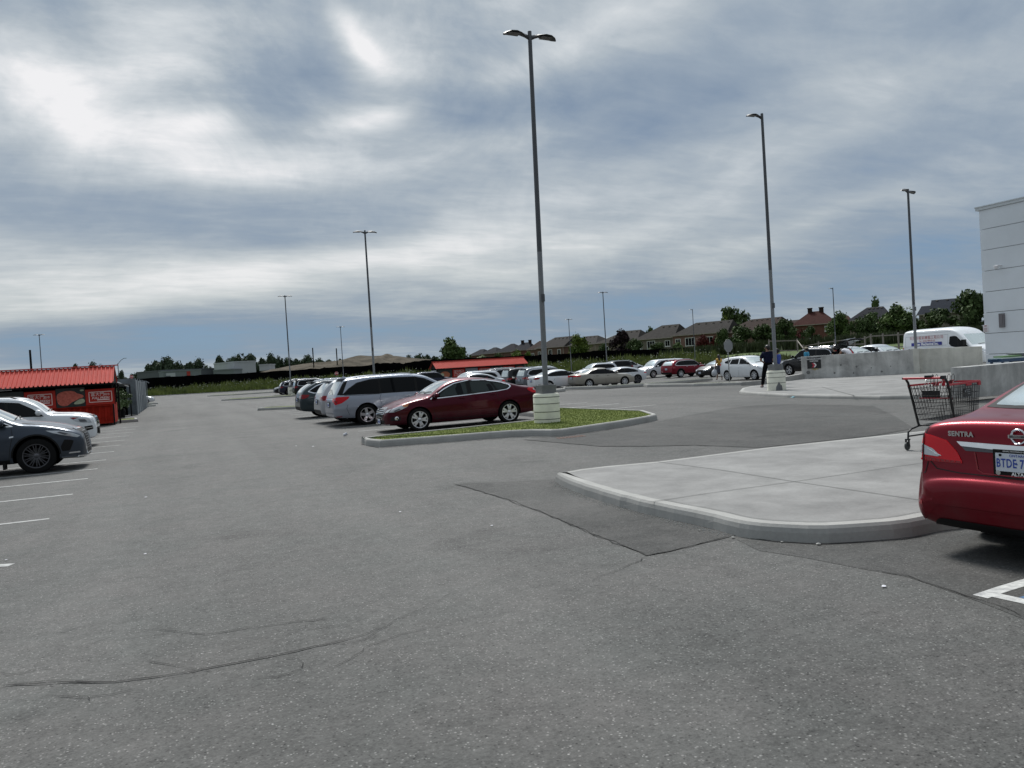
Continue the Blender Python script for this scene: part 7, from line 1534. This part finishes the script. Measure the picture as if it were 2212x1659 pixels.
def bag(label,x,y,z,s=1):
    b=MB(); rr=random.Random(int(x*99)); 
    prof=[(0,-.22),(.10,-.215),(.15,-.15),(.16,-.05),(.12,.06),(.06,.12),(.03,.16),(.015,.22)]; n=14; V=[]
    for k in range(n):
        for r_,h in prof: q=rr.uniform(.85,1.15); a=2*math.pi*k/n; V.append((r_*q*math.cos(a)*1.15,r_*q*.75*math.sin(a),h))
    m=len(prof); b.addf(V,[(k*m+i,((k+1)%n)*m+i,((k+1)%n)*m+i+1,k*m+i+1) for k in range(n) for i in range(m-1)]); b.tube([(-.02,0,.2),(-.03,0,.28),(.03,0,.28),(.02,0,.2)],.008,5)
    o=b.build('shopping_bag',M['bag'],label=label,cat='shopping bag',loc=(x,y,z),group='white bags carried by the woman',smooth=50); o.scale=(s,s,s)
ca,sa=math.cos(R(-10)),math.sin(R(-10))
bag('full white plastic bag in the left hand of the woman in yellow',x-.35*ca,y-.35*sa,.56,1.15); bag('smaller white plastic bag in the right hand of the woman in yellow',x+.36*ca,y+.36*sa,.56,.95)
x,y,z=(33.22,34.76,1.59); person('person in cyan top and beige cap behind the parking sign',(x,y,.05),R(30),{},M['cyanc'],M['blackc'],cap=M['capc'],scale=1.0,sleeves=.9)
x,y,z=(33.77,33.22,1.44); person('dark-haired person in black beside the raised tailgate',(x,y,.05),R(10),{},M['blackc'],M['blackc'],scale=.96)
x,y,z=(34.43,32.71,1.13); person('person in white shirt bending into the open boot',(x,y,.05),R(5),dict(waist=(0,.08,1.08),chest=(0,.26,1.24),neck=(0,.38,1.30),hb=(0,.45,1.29),head=(0,.54,1.26),crown=(0,.6,1.25),shL=(-.17,.32,1.31),shR=(.17,.32,1.31),elL=(-.22,.48,1.10),elR=(.22,.48,1.10),wrL=(-.2,.66,1.0),wrR=(.2,.66,1.0)),M['whitec'],M['blackc'],scale=1.12)
# ================= shopping cart =================
M['cartblk']=mat('cart_black',(.012,.012,.013),.4,.2); M['cartred']=mat('cart_red',(.42,.015,.03),.4); M['wheelg']=mat('castor_grey',(.05,.055,.055),.6)
cx,cy=(9.66,8.23)
ct=empty('shopping_cart',(0,0,.147),0,label='black wire shopping cart with red rim standing on the near sidewalk',cat='shopping cart')
hdg=R(9)
xr,xf=-.46,.56; zb_,zt_=.42,.93
def wid(x,z): 
    u=(x-xr)/(xf-xr); return (.285-.075*u)*(1-.14*(zt_-z)/(zt_-zb_))
def xend(z): return xf-.06*(zt_-z)/(zt_-zb_)
def xrear(z): return xr+.16*(zt_-z)/(zt_-zb_)
def zbot(x): return .40+.03*(x-xr)
b=MB(); wr=.0036
for sd in (1,-1):
    n=27
    for i in range(n+1):
        u=i/n; xt=xr+(xf-xr)*u; xb=xrear(zb_)+(xend(zb_)-xrear(zb_))*u; b.tube([(xb,sd*wid(xb,zb_),zb_),(xt,sd*wid(xt,zt_),zt_)],wr,4,False)
    for z in (.50,.59,.68,.78,.88):
        b.tube([(xrear(z),sd*wid(xrear(z),z),z),(xend(z),sd*wid(xend(z),z),z)],wr*1.2,5,False)
b.build('side_wires',M['cartblk'],ct)
b=MB()
for xx,f in ((1,xend),(0,xrear)):
    for i in range(13):
        u=i/12*2-1; b.tube([(f(zb_),u*wid(f(zb_),zb_),zb_),(f(zt_),u*wid(f(zt_),zt_),zt_)],wr,4,False)
    for z in (.42,.50,.59,.68,.78,.88): b.tube([(f(z),-wid(f(z),z),z),(f(z),wid(f(z),z),z)],wr*1.2,5,False)
b.build('end_wires',M['cartblk'],ct)
b=MB()
for i in range(15):
    u=i/14*2-1; b.tube([(xrear(zb_),u*wid(xrear(zb_),zb_),zb_-.0),(xend(zb_),u*wid(xend(zb_),zb_),zb_+.01)],wr,4,False)
for i in range(10):
    x=xrear(zb_)+(xend(zb_)-xrear(zb_))*i/9; b.tube([(x,-wid(x,zb_),zb_),(x,wid(x,zb_),zb_)],wr,4,False)
b.build('bottom_wires',M['cartblk'],ct)
b=MB()
for sd in (1,-1): b.span((xr+.02,sd*wid(xr,zt_),zt_),(xf,sd*wid(xf,zt_),zt_),.014,.026); b.box((xf-.03,sd*wid(xf,zt_),zt_-.03),(.07,.022,.055)); b.box((xf-.36,sd*wid(xf-.36,zt_),zt_-.02),(.12,.02,.045))
b.span((xf,-wid(xf,zt_),zt_),(xf,wid(xf,zt_),zt_),.014,.026); b.build('basket_rim',M['cartred'],ct)
b=MB()
for sd in (1,-1):
    w=.285; b.tube([(xr-.12,sd*(w-.01),1.04),(xr-.04,sd*w,1.035),(xr+.02,sd*w,.97),(xr+.06,sd*w,.86),(xr+.19,sd*w*.95,.40),(xr+.21,sd*w*.93,.33)],.0175,8)
    b.tube([(xr+.21,sd*w*.93,.33),(xr+.02,sd*w*.95,.30),(xr-.05,sd*w*.97,.26),(xr-.06,sd*w*.98,.16)],.0135,8)
    b.tube([(xr+.21,sd*w*.93,.33),(xf-.05,sd*.19,.34)],.0135,8); b.tube([(xr-.05,sd*w*.97,.20),(xr+.3,sd*.25,.20),(xf-.1,sd*.17,.18)],.0115,8); b.tube([(xf-.10,sd*.17,.34),(xf-.1,sd*.17,.15)],.0125,8)
b.tube([(xr+.20,-.26,.34),(xr+.20,.26,.34)],.0125,8); b.tube([(xf-.06,-.19,.34),(xf-.06,.19,.34)],.0125,8); b.build('frame',M['cartblk'],ct,smooth=60)
b=MB(); b.tube([(xr-.12,-.27,1.04),(xr-.12,.27,1.04)],.017,10); b.build('handle',M['cartred'],ct,smooth=60)
b=MB(); b.box((xr-.10,-.10,1.05),(.07,.10,.055)); b.box((xr-.10,-.30,1.045),(.06,.05,.05)); b.build('coin_lock',M['cartblk'],ct)
b=MB(); b.tube([(xr-.10,-.05,1.02),(xr-.05,-.06,.95),(xr-.02,-.05,.90)],.005,5); b.build('chain',M['chrome'],ct)
b=MB(); b.box((xr+.22,0,.735),(.26,.34,.012),rot=Matrix.Rotation(R(4),3,'Y')); b.build('child_seat',M['cartred'],ct)
b=MB(); b.box((xr+.10,0,.80),(.012,.26,.10)); b.build('seat_back',M['cartblk'],ct)
b=MB()
for yy in (-.15,-.09,.09,.15): b.tube([(xr+.34,yy-.02,.70),(xr+.42,yy-.02,1.04),(xr+.43,yy,1.07),(xr+.42,yy+.02,1.04),(xr+.34,yy+.02,.70)],.0045,5)
for yy in (-.2,-.12,-.04,.04,.12,.2): b.tube([(xr+.10,yy,.74),(xr+.36,yy,.98)],.004,5)
b.tube([(xr+.40,-.22,.97),(xr+.40,.22,.97)],.005,5); b.build('seat_wires',M['cartblk'],ct)
b=MB(); b.box((xr+.44,.0,.95),(.03,.03,.11)); b.box((xr+.44,-.12,.95),(.05,.03,.07)); b.build('seat_clip',M['cartred'],ct)
b=MB(); b.box((xr+.62,-wid(xr+.62,.78)-.006,.79),(.20,.006,.12)); pl2=b.build('advert_panel',M['signblk'],ct)
b=MB(); yp=-wid(xr+.62,.78)-.011; b.box((xr+.555,yp,.81),(.02,.002,.03))
for k in range(3): b.box((xr+.63+.01*k,yp,.825-.028*k),(.10-.02*k,.002,.009))
b.build('lettering',M['greyp'],pl2)
for px_c,py_c in ((xr-.06,.28),(xr-.06,-.28),(xf-.1,.17),(xf-.1,-.17)):
    b=MB(); b.lathe([(.0,-.014),(.05,-.014),(.060,-.010),(.062,0),(.060,.010),(.05,.014),(0,.014)],22,Matrix(((1,0,0),(0,0,1),(0,1,0))),(px_c-.025,py_c,.062)); cw=b.build('castor',M['wheelg'],ct,smooth=40)
    b=MB(); b.box((px_c-.018,py_c-.022,.10),(.04,.006,.10)); b.box((px_c-.018,py_c+.022,.10),(.04,.006,.10)); b.box((px_c-.01,py_c,.155),(.06,.05,.02)); b.build('castor_fork',M['cartblk'],cw)
# put the near rear castor on the spot where it stands
ch,sh=math.cos(hdg),math.sin(hdg); lx,ly=xr-.085,.28
ct.location=(cx-(lx*ch-ly*sh),cy-(lx*sh+ly*ch),.147); ct.rotation_euler=(0,0,hdg)
# ================= small things =================
def scrap(name,label,cat,x,y,m,s,z=.01,seed=1,h=.3):
    rr=random.Random(seed); b=MB(); n=9; V=[(0,0,s*h)]
    for k in range(n): a=2*math.pi*k/n; r_=s*rr.uniform(.6,1.1); V.append((r_*math.cos(a),r_*math.sin(a),rr.uniform(0,s*h*.5)))
    b.addf(V,[(0,1+k,1+(k+1)%n) for k in range(n)]); V2=[(a*.9,b_*.9,0) for a,b_,_ in V]; b.addf(V2,[tuple(range(1,n+1))]); return b.build(name,m,label=label,cat=cat,loc=(x,y,z))
M['paperw']=mat('paper_white',(.62,.62,.66),.7); M['mask']=mat('mask_blue',(.25,.48,.55),.8)
x,y=(4.41,22.85); b=MB(); b.lathe([(0,-.055),(.035,-.055),(.045,.05),(.048,.055),(.043,.055),(.033,-.045),(0,-.045)],16,Matrix.Rotation(R(70),3,'Y')@Matrix.Identity(3),(0,0,.045)); b.build('paper_cup',M['paperw'],label='crushed white paper cup lying in front of the maroon sedan',cat='cup',loc=(x,y,.006),smooth=50)
x,y=(20.03,21.70); b=MB(); b.addf([(-.10,-.05,.01),(.10,-.045,.012),(.09,.05,.02),(-.09,.05,.01),(0,0,.05)],[(0,1,4),(1,2,4),(2,3,4),(3,0,4),(0,3,2,1)]); b.build('face_mask',M['mask'],label='pale blue face mask dropped beside the far sidewalk kerb',cat='mask',loc=(x,y,.01))
for i,((x,y),s,lab) in enumerate([((-0.40,8.96),.028,'small bright white scrap in the middle of the lane'),((-0.54,13.66),.045,'thin white scrap farther up the lane, left of centre'),((4.46,4.05),.034,'white paper scrap on the asphalt near the red sedan'),((3.08,20.24),.06,'white litter scrap left of the kerb tip of the island'),((-1.75,9.67),.03,'tiny scrap above the short painted mark at the left edge'),((3.03,7.89),.03,'pale scrap beside the rough triangular patch'),((2.75,20.87),.04,'pale scrap just left of the larger litter scrap by the island'),((2.43,9.44),.03,'tiny pale scrap in the middle of the open asphalt')]): scrap('paper_scrap',lab,'litter',x,y,M['paperw'],s*.62,seed=i+3,h=.25)
for i,((x,y),s) in enumerate([((4.56,6.30),.022),((4.62,5.87),.03),((5.01,5.22),.035),((4.83,5.47),.02),((4.74,9.25),.02)]): scrap('stone_chip','loose grey stone chip lying along the near kerb','stone',x,y,M['kerb'],s*.7,seed=i+40,h=.6)['group']='stone chips along the kerb'
# loose gravel against the kerb
b=MB()
for _ in range(700):
    t=random.random(); a,c_=random.choice([(Vector((4.62,8.48)),Vector((4.65,6.98))),(Vector((4.64,6.96)),Vector((4.68,5.90))),(Vector((4.93,10.21)),Vector((4.62,8.48)))]); p=a.lerp(c_,t); d=(c_-a).normalized(); nn=Vector((d.y,-d.x))
    q=p-Vector((0,0)).lerp(nn,1)*0+(nn*abs(random.gauss(0,.06)))*(-1 if nn.x>0 else 1); s=random.uniform(.003,.009); z=.008
    b.addf([(q.x-s,q.y,z),(q.x,q.y-s,z),(q.x+s,q.y,z),(q.x,q.y+s,z),(q.x,q.y,z+s)],[(0,1,4),(1,2,4),(2,3,4),(3,0,4)])
b.build('loose_gravel',M['kerb'],label='loose dark gravel gathered along the near kerb',cat='gravel',kind='stuff')
# bins behind the near wall
x,y,z=(24.77,17.15,0.95)
bt=empty('blue_table',(x,y,.12),R(-5),label='dark blue trolley tray with pale sheets behind the near concrete wall',cat='trolley'); zz=z-.12
M['dblue']=mat('plastic_dark_blue',(.01,.05,.12),.4); M['tealp']=mat('plastic_teal',(.02,.16,.15),.45); M['greens']=mat('sheet_green',(.12,.22,.09),.6); M['film']=mat('clear_film',(.45,.55,.52),.25)
b=MB(); b.box((0,0,zz),(1.05,.5,.10)); b.box((-.56,0,zz+.03),(.12,.3,.02)); b.build('tray',M['dblue'],bt); b=MB()
for x_ in (-.42,.42): 
    for y__ in (-.2,.2): b.box((x_,y__,zz/2),(.06,.06,zz-.06))
b.build('leg',M['dblue'],bt); b=MB(); b.box((-.02,0,zz+.065),(.98,.5,.03)); b.build('film_sheet',M['film'],bt); b=MB(); b.box((.15,.1,zz+.11),(.75,.4,.045)); b.build('green_sheet',M['greens'],bt)
x,y,z=(25.78,17.26,0.98)
b=MB()
for i in range(8): b.box((-.4+.11*i,0,0),(.012,.5,.36)); 
for i in range(4): b.box((0,-.25,-.16+.11*i),(.9,.012,.014)); b.box((0,.25,-.16+.11*i),(.9,.012,.014))
b.box((0,0,.2),(.94,.56,.03)); b.build('wire_crate',M['greyp'],label='grey wire crate behind the near wall at the right edge',cat='crate',loc=(x,y,z-.05))
b=MB(); b.box((0,0,(z-.25)/2),(.9,.5,z-.25)); b.build('stacked_crates',M['wheelg'],label='dark stacked crates carrying the grey wire crate',cat='crate',loc=(x,y,.0))
# drain grate at the island kerb
x,y=(8.28,16.27); b=MB()
for i in range(9): b.box((x-.32+.08*i,y-.12,.008),(.035,.34,.008),rz=-.2)
b.build('drain_grate',mat('rusty_iron',(.13,.06,.04),.8),label='rusty drain grate set against the island kerb',cat='drain')
# low weeds on the island
bpy.context.view_layer.update()
